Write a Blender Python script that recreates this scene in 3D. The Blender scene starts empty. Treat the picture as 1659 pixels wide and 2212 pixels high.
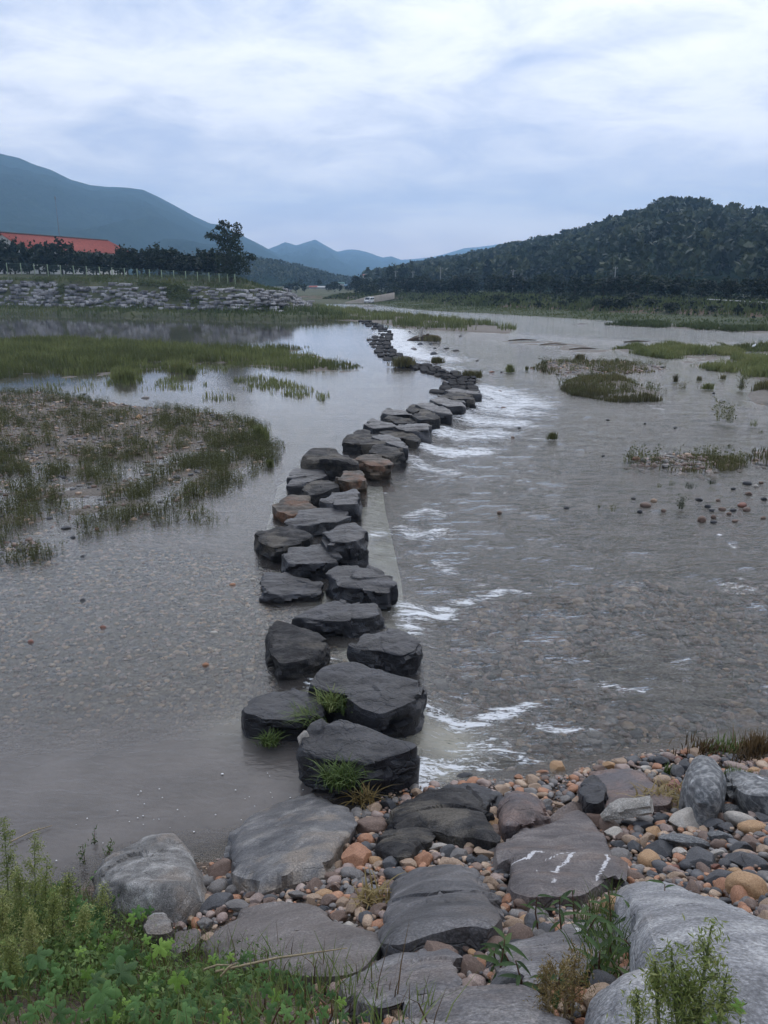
import bpy, math, random
import numpy as np
from mathutils import Vector, Matrix

SC = bpy.context.scene
COL = SC.collection
random.seed(11)
RNG = np.random.default_rng(11)

# ------------------------------------------------------------------ camera
CAM_H = 5.0
PITCH = math.radians(16.52)
cam_d = bpy.data.cameras.new("camera")
cam_d.sensor_fit = 'HORIZONTAL'
cam_d.sensor_width = 36.0
cam_d.lens = 36.0
cam_d.clip_start = 0.05
cam_d.clip_end = 30000.0
cam = bpy.data.objects.new("camera", cam_d)
COL.objects.link(cam)
cam.location = (0, 0, CAM_H)
cam.rotation_euler = (math.radians(90) - PITCH, 0, 0)
SC.camera = cam

# ------------------------------------------------------------------ render settings
SC.render.engine = 'CYCLES'
SC.view_settings.view_transform = 'Standard'
SC.view_settings.look = 'None'
SC.view_settings.exposure = 0.44
SC.view_settings.gamma = 1.0
SC.view_settings.use_curve_mapping = False
cy = SC.cycles
cy.use_denoising = True
try:
    cy.denoiser = 'OPENIMAGEDENOISE'
except Exception:
    pass
cy.max_bounces = 8
cy.diffuse_bounces = 3
cy.glossy_bounces = 3
cy.transmission_bounces = 4
cy.transparent_max_bounces = 24
cy.volume_bounces = 1
cy.caustics_reflective = False
cy.caustics_refractive = False
cy.sample_clamp_indirect = 6.0

# ------------------------------------------------------------------ sky and sun
SUN_EL = math.radians(33)
SUN_AZ = math.radians(20)          # to the right of the view axis (+y)
sdir = Vector((math.sin(SUN_AZ) * math.cos(SUN_EL), math.cos(SUN_AZ) * math.cos(SUN_EL), math.sin(SUN_EL)))
sun_d = bpy.data.lights.new("sun", 'SUN')
sun_d.energy = 1.5
sun_d.angle = math.radians(100)
sun_d.color = (1.0, 0.96, 0.94)
sun = bpy.data.objects.new("sun", sun_d)
COL.objects.link(sun)
sun.location = sdir * 50
sun.rotation_euler = (-sdir).to_track_quat('-Z', 'Y').to_euler()

world = bpy.data.worlds.new("World")
SC.world = world
world.use_nodes = True
wt = world.node_tree
for n in list(wt.nodes):
    wt.nodes.remove(n)


class NT:
    """small helper to write node trees"""
    def __init__(self, tree):
        self.t = tree

    def n(self, typ, inputs=None, **props):
        nd = self.t.nodes.new(typ)
        for k, v in props.items():
            setattr(nd, k, v)
        if inputs:
            for k, v in inputs.items():
                self.put(nd.inputs[k], v)
        return nd

    def put(self, sock, v):
        if isinstance(v, bpy.types.NodeSocket):
            self.t.links.new(v, sock)
        elif isinstance(v, bpy.types.Node):
            self.t.links.new(v.outputs[0], sock)
        else:
            sock.default_value = v

    def math(self, op, a, b=0.0, c=None, clamp=False):
        nd = self.t.nodes.new('ShaderNodeMath')
        nd.operation = op
        nd.use_clamp = clamp
        self.put(nd.inputs[0], a)
        self.put(nd.inputs[1], b)
        if c is not None:
            self.put(nd.inputs[2], c)
        return nd.outputs[0]

    def vmath(self, op, a, b=(0, 0, 0)):
        nd = self.t.nodes.new('ShaderNodeVectorMath')
        nd.operation = op
        self.put(nd.inputs[0], a)
        if op == 'SCALE':
            self.put(nd.inputs['Scale'], b)
        else:
            self.put(nd.inputs[1], b)
        return nd.outputs['Value' if op in ('DOT_PRODUCT', 'LENGTH', 'DISTANCE') else 'Vector']

    def mix(self, fac, a, b, blend='MIX'):
        nd = self.t.nodes.new('ShaderNodeMix')
        nd.data_type = 'RGBA'
        nd.blend_type = blend
        self.put(nd.inputs[0], fac)
        for s, v in ((nd.inputs[6], a), (nd.inputs[7], b)):
            if isinstance(v, (tuple, list)) and len(v) == 3:
                v = (*v, 1.0)
            self.put(s, v)
        return nd.outputs[2]

    def noise(self, vec, scale, detail=4.0, rough=0.55, dist=0.0, out='Fac'):
        nd = self.n('ShaderNodeTexNoise', {'Scale': scale, 'Detail': detail, 'Roughness': rough, 'Distortion': dist})
        self.put(nd.inputs['Vector'], vec)
        return nd.outputs[out]

    def ramp(self, fac, stops, interp='LINEAR'):
        nd = self.t.nodes.new('ShaderNodeValToRGB')
        cr = nd.color_ramp
        cr.interpolation = interp
        while len(cr.elements) < len(stops):
            cr.elements.new(0.5)
        for e, (p, c) in zip(cr.elements, stops):
            e.position = p
            if isinstance(c, (int, float)):
                c = (c, c, c)
            e.color = (*c, 1.0) if len(c) == 3 else c
        self.put(nd.inputs[0], fac)
        return nd.outputs[0]

    def sstep(self, x, lo, hi):
        nd = self.n('ShaderNodeMapRange', interpolation_type='SMOOTHSTEP')
        self.put(nd.inputs['Value'], x)
        nd.inputs['From Min'].default_value = lo
        nd.inputs['From Max'].default_value = hi
        return nd.outputs[0]

    def map(self, vec, scale=(1, 1, 1), rot=(0, 0, 0), loc=(0, 0, 0)):
        nd = self.n('ShaderNodeMapping', {'Scale': scale, 'Rotation': rot, 'Location': loc})
        self.put(nd.inputs['Vector'], vec)
        return nd.outputs[0]


w = NT(wt)
tc = w.n('ShaderNodeTexCoord')
D = w.vmath('NORMALIZE', tc.outputs['Generated'])
sep = w.n('ShaderNodeSeparateXYZ', {0: D})
zz = w.math('MAXIMUM', sep.outputs[2], 0.0)
den = w.math('ADD', zz, 0.26)
px = w.math('DIVIDE', sep.outputs[0], den)
pyy = w.math('DIVIDE', sep.outputs[1], den)
pc = w.n('ShaderNodeCombineXYZ', {0: px, 1: pyy, 2: 0.0})
pc = w.map(pc, rot=(0, 0, math.radians(-28)), scale=(0.95, 1.25, 1), loc=(3.1, 1.7, 0))
n1 = w.noise(pc, 1.35, 7, 0.58, 0.6)
n2 = w.noise(pc, 3.9, 6, 0.62, 0.5)
n3 = w.noise(pc, 0.45, 3, 0.5, 0.2)
cl = w.math('ADD', w.math('MULTIPLY', n1, 0.6), w.math('ADD', w.math('MULTIPLY', n2, 0.40), w.math('MULTIPLY', n3, 0.14)))
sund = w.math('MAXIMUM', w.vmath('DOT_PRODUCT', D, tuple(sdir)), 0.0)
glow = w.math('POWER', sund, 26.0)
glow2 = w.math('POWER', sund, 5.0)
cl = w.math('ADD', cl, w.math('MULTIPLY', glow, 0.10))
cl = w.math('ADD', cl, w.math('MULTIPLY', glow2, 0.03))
cloud = w.ramp(cl, [(0.42, (0.28, 0.355, 0.54)), (0.50, (0.40, 0.465, 0.62)), (0.575, (0.60, 0.63, 0.71)), (0.66, (0.84, 0.84, 0.86)), (0.79, (1.04, 1.01, 0.98))])
# pale rosy band low over the horizon, all the way round
low = w.math('POWER', w.math('SUBTRACT', 1.0, zz), 8.5)
cloud = w.mix(w.math('MULTIPLY', low, 0.75), cloud, (1.48, 1.15, 1.10))
cloud10 = w.vmath('SCALE', cloud, 10.0)
sky = w.n('ShaderNodeTexSky', sky_type='NISHITA')
sky.sun_disc = False
sky.sun_elevation = SUN_EL
sky.sun_rotation = SUN_AZ
skyc = w.mix(0.93, sky.outputs[0], cloud10)
# brightness ramp added to the sky: dimmer behind the camera, darkening camera-facing stone sides
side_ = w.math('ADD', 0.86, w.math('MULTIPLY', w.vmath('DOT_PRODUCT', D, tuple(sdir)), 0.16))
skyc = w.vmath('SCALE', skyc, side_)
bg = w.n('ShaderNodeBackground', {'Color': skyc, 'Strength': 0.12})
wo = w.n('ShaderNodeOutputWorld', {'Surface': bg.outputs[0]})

# ------------------------------------------------------------------ rays from the photograph's own pixels (1659 wide) to the ground
F_, CX_, CY_ = 1659.0, 829.5, 1106.0
cp, sp = math.cos(PITCH), math.sin(PITCH)


def ray(u, v):
    a = (u - CX_) / F_
    b = (v - CY_) / F_
    return np.array([a, cp - b * sp, -sp - b * cp])


def pt(u, v, z=0.0):
    d = ray(u, v)
    t = (z - CAM_H) / d[2]
    return np.array([d[0] * t, d[1] * t, z])


def at(u, v, Y):
    d = ray(u, v)
    t = Y / d[1]
    return np.array([d[0] * t, Y, CAM_H + d[2] * t])


# crops of the photograph that the coordinates below were read in
def c2(x, y): return (548.6 + x * .3637, 493.7 + y * .3637)
def c1(x, y): return (x * .3637, 274.3 + y * .3637)
def c3(x, y): return (1055.5 + x * .3637, 384.0 + y * .3637)
def c5(x, y): return (493.7 + x * .3637, 768.0 + y * .3637)
def c8(x, y): return (493.7 + x * .3307, 1152.1 + y * .3307)
def f3(x, y): return (329.2 + x * .26455, 1645.8 + y * .26455)
def f4(x, y): return (658.3 + x * .26455, 1590.9 + y * .26455)
def f6(x, y): return (1261.8 + x * .2394, 1590.9 + y * .2394)
def w6(x, y): return (1055.5 + x * .3637, 713.2 + y * .3637)
def w4(x, y): return (x * .3637, 658.3 + y * .3637)


# ------------------------------------------------------------------ numpy noise
def _hash(ix, iy, iz, seed):
    h = (ix.astype(np.int64) * 374761393 + iy.astype(np.int64) * 668265263 + iz.astype(np.int64) * 2147483647 + seed * 144269504) & 0x7fffffff
    h = ((h ^ (h >> 13)) * 1274126177) & 0x7fffffff
    h = ((h ^ (h >> 16)) * 668265263) & 0x7fffffff
    return ((h ^ (h >> 15)) & 0xffff) / 65535.0


def vnoise(p, seed=0):
    p = np.asarray(p, float)
    i = np.floor(p).astype(np.int64)
    f = p - i
    f = f * f * (3 - 2 * f)
    r = np.zeros(len(p))
    for dx in (0, 1):
        wx = f[:, 0] if dx else 1 - f[:, 0]
        for dy in (0, 1):
            wy = f[:, 1] if dy else 1 - f[:, 1]
            for dz in (0, 1):
                wz = f[:, 2] if dz else 1 - f[:, 2]
                r += wx * wy * wz * _hash(i[:, 0] + dx, i[:, 1] + dy, i[:, 2] + dz, seed)
    return r * 2 - 1


def fbm(p, oct=4, seed=0, gain=0.5):
    p = np.asarray(p, float)
    a, s, r = 1.0, 1.0, np.zeros(len(p))
    for o in range(oct):
        r += a * vnoise(p * s + o * 17.3, seed + o)
        a *= gain
        s *= 2.03
    return r


def xy3(x, y, s=1.0):
    return np.stack([x * s, y * s, np.zeros_like(x)], 1)


def sdf(x, y, poly):
    """signed distance to a polygon in the ground plane, inside positive"""
    P = np.asarray([q[:2] for q in poly])
    d = np.full(x.shape, 1e18)
    ins = np.zeros(x.shape, bool)
    n = len(P)
    for i in range(n):
        a, b = P[i], P[(i + 1) % n]
        e = b - a
        wx, wy = x - a[0], y - a[1]
        t = np.clip((wx * e[0] + wy * e[1]) / (e @ e + 1e-12), 0, 1)
        d = np.minimum(d, (wx - e[0] * t) ** 2 + (wy - e[1] * t) ** 2)
        c = (a[1] > y) != (b[1] > y)
        if abs(e[1]) > 1e-12:
            ins ^= c & (x < a[0] + (y - a[1]) * e[0] / e[1])
    d = np.sqrt(d)
    return np.where(ins, d, -d)


def dline(x, y, pts):
    d = np.full(x.shape, 1e18)
    for a, b in zip(pts[:-1], pts[1:]):
        a, b = np.asarray(a[:2]), np.asarray(b[:2])
        e = b - a
        wx, wy = x - a[0], y - a[1]
        t = np.clip((wx * e[0] + wy * e[1]) / (e @ e + 1e-12), 0, 1)
        d = np.minimum(d, (wx - e[0] * t) ** 2 + (wy - e[1] * t) ** 2)
    return np.sqrt(d)


def sst(x, a, b):
    t = np.clip((x - a) / (b - a), 0, 1)
    return t * t * (3 - 2 * t)


# ------------------------------------------------------------------ mesh helpers
def mesh_np(name, V, F, smooth=True, attrs=None, mats=None, midx=None, sharp=None):
    """V (n,3); F one (m,k) array or a list of them"""
    me = bpy.data.meshes.new(name)
    V = np.ascontiguousarray(V, dtype=np.float32)
    Fs = F if isinstance(F, list) else [F]
    Fs = [np.asarray(f, np.int32) for f in Fs if len(f)]
    me.vertices.add(len(V))
    me.vertices.foreach_set("co", V.ravel())
    loops = np.concatenate([f.ravel() for f in Fs])
    tot = np.concatenate([np.full(len(f), f.shape[1], np.int32) for f in Fs])
    start = np.concatenate([[0], np.cumsum(tot)[:-1]]).astype(np.int32)
    me.loops.add(len(loops))
    me.loops.foreach_set("vertex_index", loops)
    me.polygons.add(len(tot))
    me.polygons.foreach_set("loop_start", start)
    try:
        me.polygons.foreach_set("loop_total", tot)
    except Exception:
        pass
    if smooth:
        me.polygons.foreach_set("use_smooth", np.ones(len(tot), bool))
    if midx is not None:
        me.polygons.foreach_set("material_index", np.asarray(midx, np.int32))
    me.update(calc_edges=True)
    if attrs:
        for k, a in attrs.items():
            at_ = me.attributes.new(k, 'FLOAT', 'POINT')
            at_.data.foreach_set("value", np.asarray(a, np.float32))
    for m in (mats or []):
        me.materials.append(m)
    if sharp is not None:
        try:
            me.set_sharp_from_angle(angle=math.radians(sharp))
        except Exception:
            pass
    return me


def link(name, me, parent=None, loc=None, rot=None, label=None, cat=None, group=None, kind=None):
    o = bpy.data.objects.new(name, me)
    COL.objects.link(o)
    if parent is not None:
        o.parent = parent
    if loc is not None:
        o.location = loc
    if rot is not None:
        o.rotation_euler = rot
    tag(o, label, cat, group, kind)
    return o


def tag(o, label=None, cat=None, group=None, kind=None):
    for k, v in (('label', label), ('category', cat), ('group', group), ('kind', kind)):
        if v:
            o[k] = v


def copy_tree(o, parent=None):
    c = o.copy()
    COL.objects.link(c)
    c.parent = parent
    for ch in list(o.children):
        copy_tree(ch, c)
    return c


def grid_faces(nr, nc, wrap=False):
    r = np.arange(nr - 1)[:, None]
    c = np.arange(nc if wrap else nc - 1)[None, :]
    c1_ = (c + 1) % nc
    return np.stack([r * nc + c, r * nc + c1_, (r + 1) * nc + c1_, (r + 1) * nc + c], -1).reshape(-1, 4)


class MB:
    """collects simple solids into one mesh"""
    def __init__(self):
        self.v, self.f, self.n = [], {}, 0

    def add(self, V, F):
        V = np.asarray(V, float)
        F = np.asarray(F, int)
        self.v.append(V)
        self.f.setdefault(F.shape[1], []).append(F + self.n)
        self.n += len(V)

    def box(self, c, s, rz=0.0):
        c, s = np.asarray(c, float), np.asarray(s, float) / 2
        q = np.array([[x, y, z] for x in (-1, 1) for y in (-1, 1) for z in (-1, 1)]) * s
        ca, sa = math.cos(rz), math.sin(rz)
        q = np.stack([q[:, 0] * ca - q[:, 1] * sa, q[:, 0] * sa + q[:, 1] * ca, q[:, 2]], 1) + c
        self.add(q, [[0, 1, 3, 2], [4, 6, 7, 5], [0, 4, 5, 1], [2, 3, 7, 6], [0, 2, 6, 4], [1, 5, 7, 3]])

    def tube(self, pts, rad, k=6):
        P = np.asarray(pts, float)
        n = len(P)
        rad = np.full(n, rad) if np.isscalar(rad) else np.asarray(rad, float)
        T = np.gradient(P, axis=0)
        T /= np.linalg.norm(T, axis=1)[:, None] + 1e-9
        ref = np.array([0.0, 0, 1]) if abs(T[:, 2]).mean() < 0.8 else np.array([1.0, 0, 0])
        A = np.cross(T, ref)
        A /= np.linalg.norm(A, axis=1)[:, None] + 1e-9
        B = np.cross(T, A)
        an = np.arange(k) * 2 * math.pi / k
        V = P[:, None] + rad[:, None, None] * (A[:, None] * np.cos(an)[None, :, None] + B[:, None] * np.sin(an)[None, :, None])
        self.add(V.reshape(-1, 3), grid_faces(n, k, True))
        self.add(np.vstack([V[0], V[-1]]), np.array([list(range(k))[::-1], list(range(k, 2 * k))]))

    def build(self, name, mats, smooth=False, sharp=None):
        V = np.vstack(self.v)
        return mesh_np(name, V, [np.vstack(f) for f in self.f.values()], smooth=smooth, mats=mats if isinstance(mats, list) else [mats], sharp=sharp)


# ------------------------------------------------------------------ materials
def new_mat(name):
    m = bpy.data.materials.new(name)
    m.use_nodes = True
    t = m.node_tree
    for n in list(t.nodes):
        t.nodes.remove(n)
    g = NT(t)
    out = g.n('ShaderNodeOutputMaterial')
    return m, g, out


def attr(g, name):
    return g.n('ShaderNodeAttribute', attribute_name=name).outputs['Fac']


def plain_mat(name, col, rough=0.7, var=0.15, scale=6.0, bump=0.0, metallic=0.0):
    m, g, out = new_mat(name)
    c = g.n('ShaderNodeTexCoord').outputs['Object']
    n = g.noise(c, scale, 5, 0.6)
    lo = tuple(x * (1 - var * 2) for x in col)
    hi = tuple(min(1, x * (1 + var * 2)) for x in col)
    cc = g.ramp(n, [(0.3, lo), (0.7, hi)])
    b = g.n('ShaderNodeBsdfPrincipled', {'Base Color': cc, 'Roughness': rough, 'Metallic': metallic})
    if bump:
        g.put(b.inputs['Normal'], g.n('ShaderNodeBump', {'Height': g.noise(c, scale * 4, 5, 0.6), 'Strength': 0.6, 'Distance': bump}))
    g.put(out.inputs[0], b.outputs[0])
    return m


def rock_mat(name, dark, mid, light, rough=0.5, strata=5.0, band=0.0, scale=1.0, bump=0.012, tilt=(0.25, 0.15, 0), blotch=None, blotch_amt=0.0, spec=0.5, coat=0.0):
    m, g, out = new_mat(name)
    tcn = g.n('ShaderNodeTexCoord')
    oi = g.n('ShaderNodeObjectInfo')
    off = g.vmath('SCALE', (13.1, 7.7, 3.3), oi.outputs['Random'])
    c = g.vmath('ADD', tcn.outputs['Object'], off)
    cs = g.map(c, rot=tilt, scale=(scale, scale * 1.4, scale * strata))
    nb = g.noise(g.vmath('SCALE', c, scale), 2.6, 7, 0.62, 0.4)
    ns = g.noise(cs, 3.0, 6, 0.6, 0.6)
    f = g.math('ADD', g.math('MULTIPLY', nb, 0.55), g.math('MULTIPLY', ns, 0.45))
    col = g.ramp(f, [(0.33, dark), (0.5, mid), (0.66, light)])
    if band > 0:
        wv = g.n('ShaderNodeTexWave', {'Vector': cs, 'Scale': 1.6, 'Distortion': 7.0, 'Detail': 4.0, 'Detail Scale': 1.4})
        col = g.mix(g.math('MULTIPLY', g.sstep(wv.outputs['Fac'], 0.6, 0.95), band), col, light)
        col = g.mix(g.math('MULTIPLY', g.sstep(wv.outputs['Fac'], 0.35, 0.05), band * 0.6), col, dark)
    if blotch:
        col = g.mix(g.math('MULTIPLY', g.sstep(g.noise(g.vmath('SCALE', c, scale), 1.5, 5, 0.6, 0.3), 0.5, 0.62), blotch_amt), col, blotch)
    sp_ = g.noise(c, 75.0 * scale, 3, 0.7)
    col = g.mix(0.8, col, g.mix(1.0, col, g.ramp(sp_, [(0.30, 0.35), (0.5, 1.0), (0.70, 2.0)]), 'MULTIPLY'))
    # bird lime: a stain with its own outline
    st = g.math('MULTIPLY', attr(g, 'stain'), g.math('ADD', g.math('MULTIPLY', g.noise(c, 30.0, 6, 0.85), 2.6), -0.62))
    col = g.mix(g.sstep(st, 0.42, 0.52), col, (0.60, 0.59, 0.60))
    b = g.n('ShaderNodeBsdfPrincipled', {'Base Color': col})
    g.put(b.inputs['Roughness'], g.math('ADD', rough - 0.14, g.math('MULTIPLY', g.noise(c, 9.0, 4, 0.6), 0.30)))
    b.inputs['Specular IOR Level'].default_value = spec
    if coat:
        b.inputs['Coat Weight'].default_value = coat
        b.inputs['Coat Roughness'].default_value = 0.32
    h = g.math('ADD', g.math('MULTIPLY', ns, 0.7), g.math('ADD', g.math('MULTIPLY', g.noise(c, 16.0 * scale, 6, 0.70), 0.7), g.math('MULTIPLY', g.noise(c, 70.0 * scale, 3, 0.6), 0.12)))
    vor = g.n('ShaderNodeTexVoronoi', {'Vector': g.map(g.vmath('ADD', c, g.vmath('SCALE', g.noise(c, 3.0, 3, 0.6, out='Color'), 0.25)), scale=(1.2, 2.0, 3.0)), 'Scale': 1.5 * scale}, feature='DISTANCE_TO_EDGE')
    crack = g.sstep(vor.outputs['Distance'], 0.0, 0.03)
    h = g.math('ADD', h, g.math('MULTIPLY', crack, 0.22))
    g.put(b.inputs['Normal'], g.n('ShaderNodeBump', {'Height': h, 'Strength': 0.9, 'Distance': bump}))
    g.put(out.inputs[0], b.outputs[0])
    return m


M = {}
M['slate_wet'] = rock_mat('wet_slate', (0.006, 0.006, 0.008), (0.015, 0.015, 0.019), (0.042, 0.042, 0.050), rough=0.37, bump=0.035, blotch=(0.09, 0.085, 0.08), blotch_amt=0.18, coat=0.0, spec=0.5)
M['slate_far'] = rock_mat('worn_slate', (0.010, 0.010, 0.011), (0.025, 0.024, 0.025), (0.07, 0.066, 0.062), rough=0.85, bump=0.03, spec=0.15)
M['slate_brown'] = rock_mat('brown_slate', (0.022, 0.017, 0.014), (0.06, 0.048, 0.037), (0.15, 0.115, 0.085), rough=0.5, bump=0.022, blotch=(0.22, 0.10, 0.05), blotch_amt=0.45, spec=0.2)
M['slate_mid'] = rock_mat('weathered_slate', (0.010, 0.010, 0.011), (0.028, 0.027, 0.028), (0.085, 0.08, 0.075), rough=0.6, bump=0.032, blotch=(0.19, 0.165, 0.13), blotch_amt=0.4, spec=0.14)
M['slab_dark'] = rock_mat('dark_slab_rock', (0.03, 0.029, 0.031), (0.08, 0.077, 0.08), (0.17, 0.16, 0.16), rough=0.55, strata=3, bump=0.028, blotch=(0.15, 0.12, 0.10), blotch_amt=0.35, coat=0.12)
M['slab_grey'] = rock_mat('grey_slab_rock', (0.06, 0.056, 0.06), (0.135, 0.128, 0.13), (0.29, 0.28, 0.27), rough=0.6, strata=3, bump=0.028, blotch=(0.21, 0.16, 0.13), blotch_amt=0.35)
M['slab_patchy'] = rock_mat('patchy_wet_rock', (0.03, 0.03, 0.034), (0.10, 0.097, 0.098), (0.27, 0.255, 0.235), rough=0.5, strata=2.2, bump=0.03, blotch=(0.30, 0.235, 0.17), blotch_amt=0.5, coat=0.12)
M['slab_brown'] = rock_mat('brown_slab_rock', (0.075, 0.062, 0.056), (0.125, 0.107, 0.098), (0.18, 0.16, 0.15), rough=0.6, strata=2, bump=0.008, blotch=(0.16, 0.15, 0.145), blotch_amt=0.4)
M['slab_red'] = rock_mat('reddish_slab_rock', (0.04, 0.034, 0.036), (0.13, 0.09, 0.078), (0.24, 0.16, 0.13), rough=0.5, strata=3, bump=0.028, blotch=(0.085, 0.08, 0.09), blotch_amt=0.7)
M['slab_mauve'] = rock_mat('mauve_slab_rock', (0.045, 0.038, 0.039), (0.11, 0.094, 0.091), (0.21, 0.185, 0.17), rough=0.58, strata=3, bump=0.028, blotch=(0.15, 0.10, 0.075), blotch_amt=0.45)
M['pale_rock'] = rock_mat('pale_banded_rock', (0.11, 0.11, 0.115), (0.23, 0.23, 0.236), (0.42, 0.415, 0.41), rough=0.65, strata=4, band=0.10, bump=0.03, blotch=(0.27, 0.22, 0.17), blotch_amt=0.3)
M['pale_crag'] = rock_mat('pale_crag_rock', (0.05, 0.048, 0.046), (0.155, 0.148, 0.14), (0.42, 0.41, 0.39), rough=0.65, strata=3, bump=0.025, scale=1.4, blotch=(0.2, 0.15, 0.11), blotch_amt=0.4)
M['banded'] = rock_mat('dark_banded_rock', (0.035, 0.037, 0.042), (0.09, 0.095, 0.10), (0.42, 0.42, 0.41), rough=0.55, strata=3, band=0.22, scale=3.0, bump=0.006)
PEB = {
    'tan': ((0.20, 0.13, 0.085), (0.36, 0.25, 0.17), (0.52, 0.40, 0.29)),
    'ochre': ((0.24, 0.13, 0.055), (0.42, 0.25, 0.125), (0.54, 0.37, 0.22)),
    'orange': ((0.20, 0.085, 0.045), (0.36, 0.17, 0.09), (0.47, 0.26, 0.155)),
    'brown': ((0.085, 0.055, 0.042), (0.16, 0.105, 0.08), (0.26, 0.18, 0.135)),
    'rosy': ((0.17, 0.115, 0.095), (0.29, 0.215, 0.185), (0.42, 0.34, 0.29)),
    'pale': ((0.26, 0.23, 0.20), (0.44, 0.40, 0.35), (0.60, 0.56, 0.50)),
    'grey': ((0.09, 0.082, 0.077), (0.165, 0.152, 0.143), (0.27, 0.25, 0.235)),
    'dark grey': ((0.035, 0.035, 0.038), (0.075, 0.075, 0.08), (0.13, 0.13, 0.135)),
    'black': ((0.014, 0.015, 0.018), (0.032, 0.034, 0.04), (0.065, 0.068, 0.076)),
    'red': ((0.13, 0.045, 0.032), (0.23, 0.095, 0.065), (0.32, 0.16, 0.115)),
}
for k_, (a_, b_, c_) in PEB.items():
    M['peb_' + k_] = rock_mat(k_.replace(' ', '_') + '_cobble', a_, b_, c_, rough=0.55, strata=1.5, scale=3.5, bump=0.005)
M['peb_banded'] = M['banded']

# ------------------------------------------------------------------ shore, bank, riverbed and water: shared ground functions
SHORE = [pt(u, v) for u, v in ((-700, 2150), (-300, 2080), (0, 1985), (200, 1888), (330, 1852), (490, 1838), (700, 1748), (880, 1706), (1000, 1694), (1100, 1694), (1250, 1676), (1400, 1642), (1500, 1618), (1659, 1592), (2000, 1545), (2500, 1500))]
SX = np.array([p[0] for p in SHORE])
SY = np.array([p[1] for p in SHORE])
o_ = np.argsort(SX)
SX, SY = SX[o_], SY[o_]


def shore_d(x, y):
    return np.interp(x, SX, SY) - y


def bank_h(x, y):
    d = shore_d(np.asarray(x, float), np.asarray(y, float))
    up = 0.28 * d + 0.060 * np.maximum(d, 0) ** 2
    up = np.where(up > 2.6, 2.6 + 0.8 * (1 - np.exp(-(up - 2.6) / 0.8)), up)
    return np.where(d > 0, up, 0.42 * d)


def hit(u, v, off=0.0):
    """where the ray through a pixel of the photograph meets the near bank (raised by off)"""
    d = ray(u, v)
    t = np.arange(0.8, 16, 0.02)
    x, y, z = d[0] * t, d[1] * t, CAM_H + d[2] * t
    g = z - bank_h(x, y) - off
    i = np.argmax(g < 0)
    a = t[i] - 0.02 * (g[i] / (g[i] - g[i - 1])) if i > 0 else t[0]
    return np.array([d[0] * a, d[1] * a, CAM_H + d[2] * a])


def vp(pts, z=0.0):
    return [pt(u, v, z) for u, v in pts]


CREST = vp([(905, 1690), (905, 1640), (915, 1490), (905, 1400), (855, 1290), (795, 1210), (790, 1110), (790, 1045), (845, 1030), (880, 985), (935, 935), (985, 892), (1038, 850), (1030, 825), (950, 792), (875, 772), (842, 735), (846, 704)])
DOWN = CREST + vp([(1115, 716), (1400, 735), (1659, 742), (2600, 760), (2600, 1560), (1659, 1600), (1300, 1680), (1000, 1700)])
ISL = {
    'grass_left': vp([(-300, 735), (0, 735), (120, 728), (250, 737), (400, 747), (560, 752), (640, 750), (700, 772), (775, 788), (788, 803), (700, 806), (560, 792), (440, 788), (390, 796), (280, 815), (0, 820), (-300, 830)]),
    'gravel_left': vp([(-300, 850), (0, 848), (80, 848), (200, 868), (380, 886), (480, 900), (545, 922), (540, 955), (420, 960), (300, 985), (100, 988), (-300, 1010)]),
    'weeds_left': vp([(-300, 1000), (0, 985), (300, 980), (560, 950), (570, 990), (440, 1060), (420, 1120), (300, 1130), (120, 1150), (60, 1195), (-300, 1210)]),
    'pebble_left': vp([(-300, 1215), (0, 1200), (350, 1190), (560, 1240), (565, 1310), (640, 1400), (480, 1470), (200, 1500), (-300, 1480)]),
    'island_mid': vp([(640, 660), (700, 664), (780, 672), (830, 680), (980, 690), (1110, 710), (1100, 718), (960, 712), (860, 706), (800, 695), (770, 694), (690, 690), (600, 680)]),
    'grass_right': vp([(1325, 752), (1400, 742), (1500, 745), (1659, 763), (2000, 790), (2000, 850), (1659, 822), (1580, 802), (1500, 787), (1450, 772), (1380, 762)]),
    'grass_right_b': vp([(1555, 740), (1659, 738), (2000, 745), (2000, 775), (1659, 760), (1600, 752)]),
    'gravel_right': vp([(1155, 792), (1190, 777), (1300, 778), (1400, 784), (1450, 790), (1400, 800), (1300, 806), (1200, 806)]),
    'grass_round': vp([(1212, 832), (1250, 816), (1330, 815), (1425, 842), (1415, 860), (1330, 862), (1250, 848)]),
    'grass_edge': vp([(1618, 848), (1659, 830), (1900, 830), (1900, 880), (1640, 868)]),
    'gravel_thin': vp([(1368, 992), (1450, 976), (1580, 984), (1592, 1000), (1530, 1010), (1420, 1002)]),
    'gravel_edge': vp([(1622, 978), (1659, 968), (1900, 965), (1900, 1000), (1659, 996)]),
    'debris': vp([(1075, 733), (1200, 735), (1300, 748), (1330, 757), (1250, 760), (1170, 745), (1090, 740)]),
    'bar_far': vp([(1310, 702), (1400, 699), (1659, 712), (2000, 728), (2000, 738), (1659, 719), (1450, 708)]),
}
APRON = vp([(660, 1010), (820, 1000), (832, 1100), (866, 1250), (886, 1420), (930, 1560), (900, 1640), (700, 1640), (560, 1420), (560, 1200), (600, 1050)], -0.16)
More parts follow.
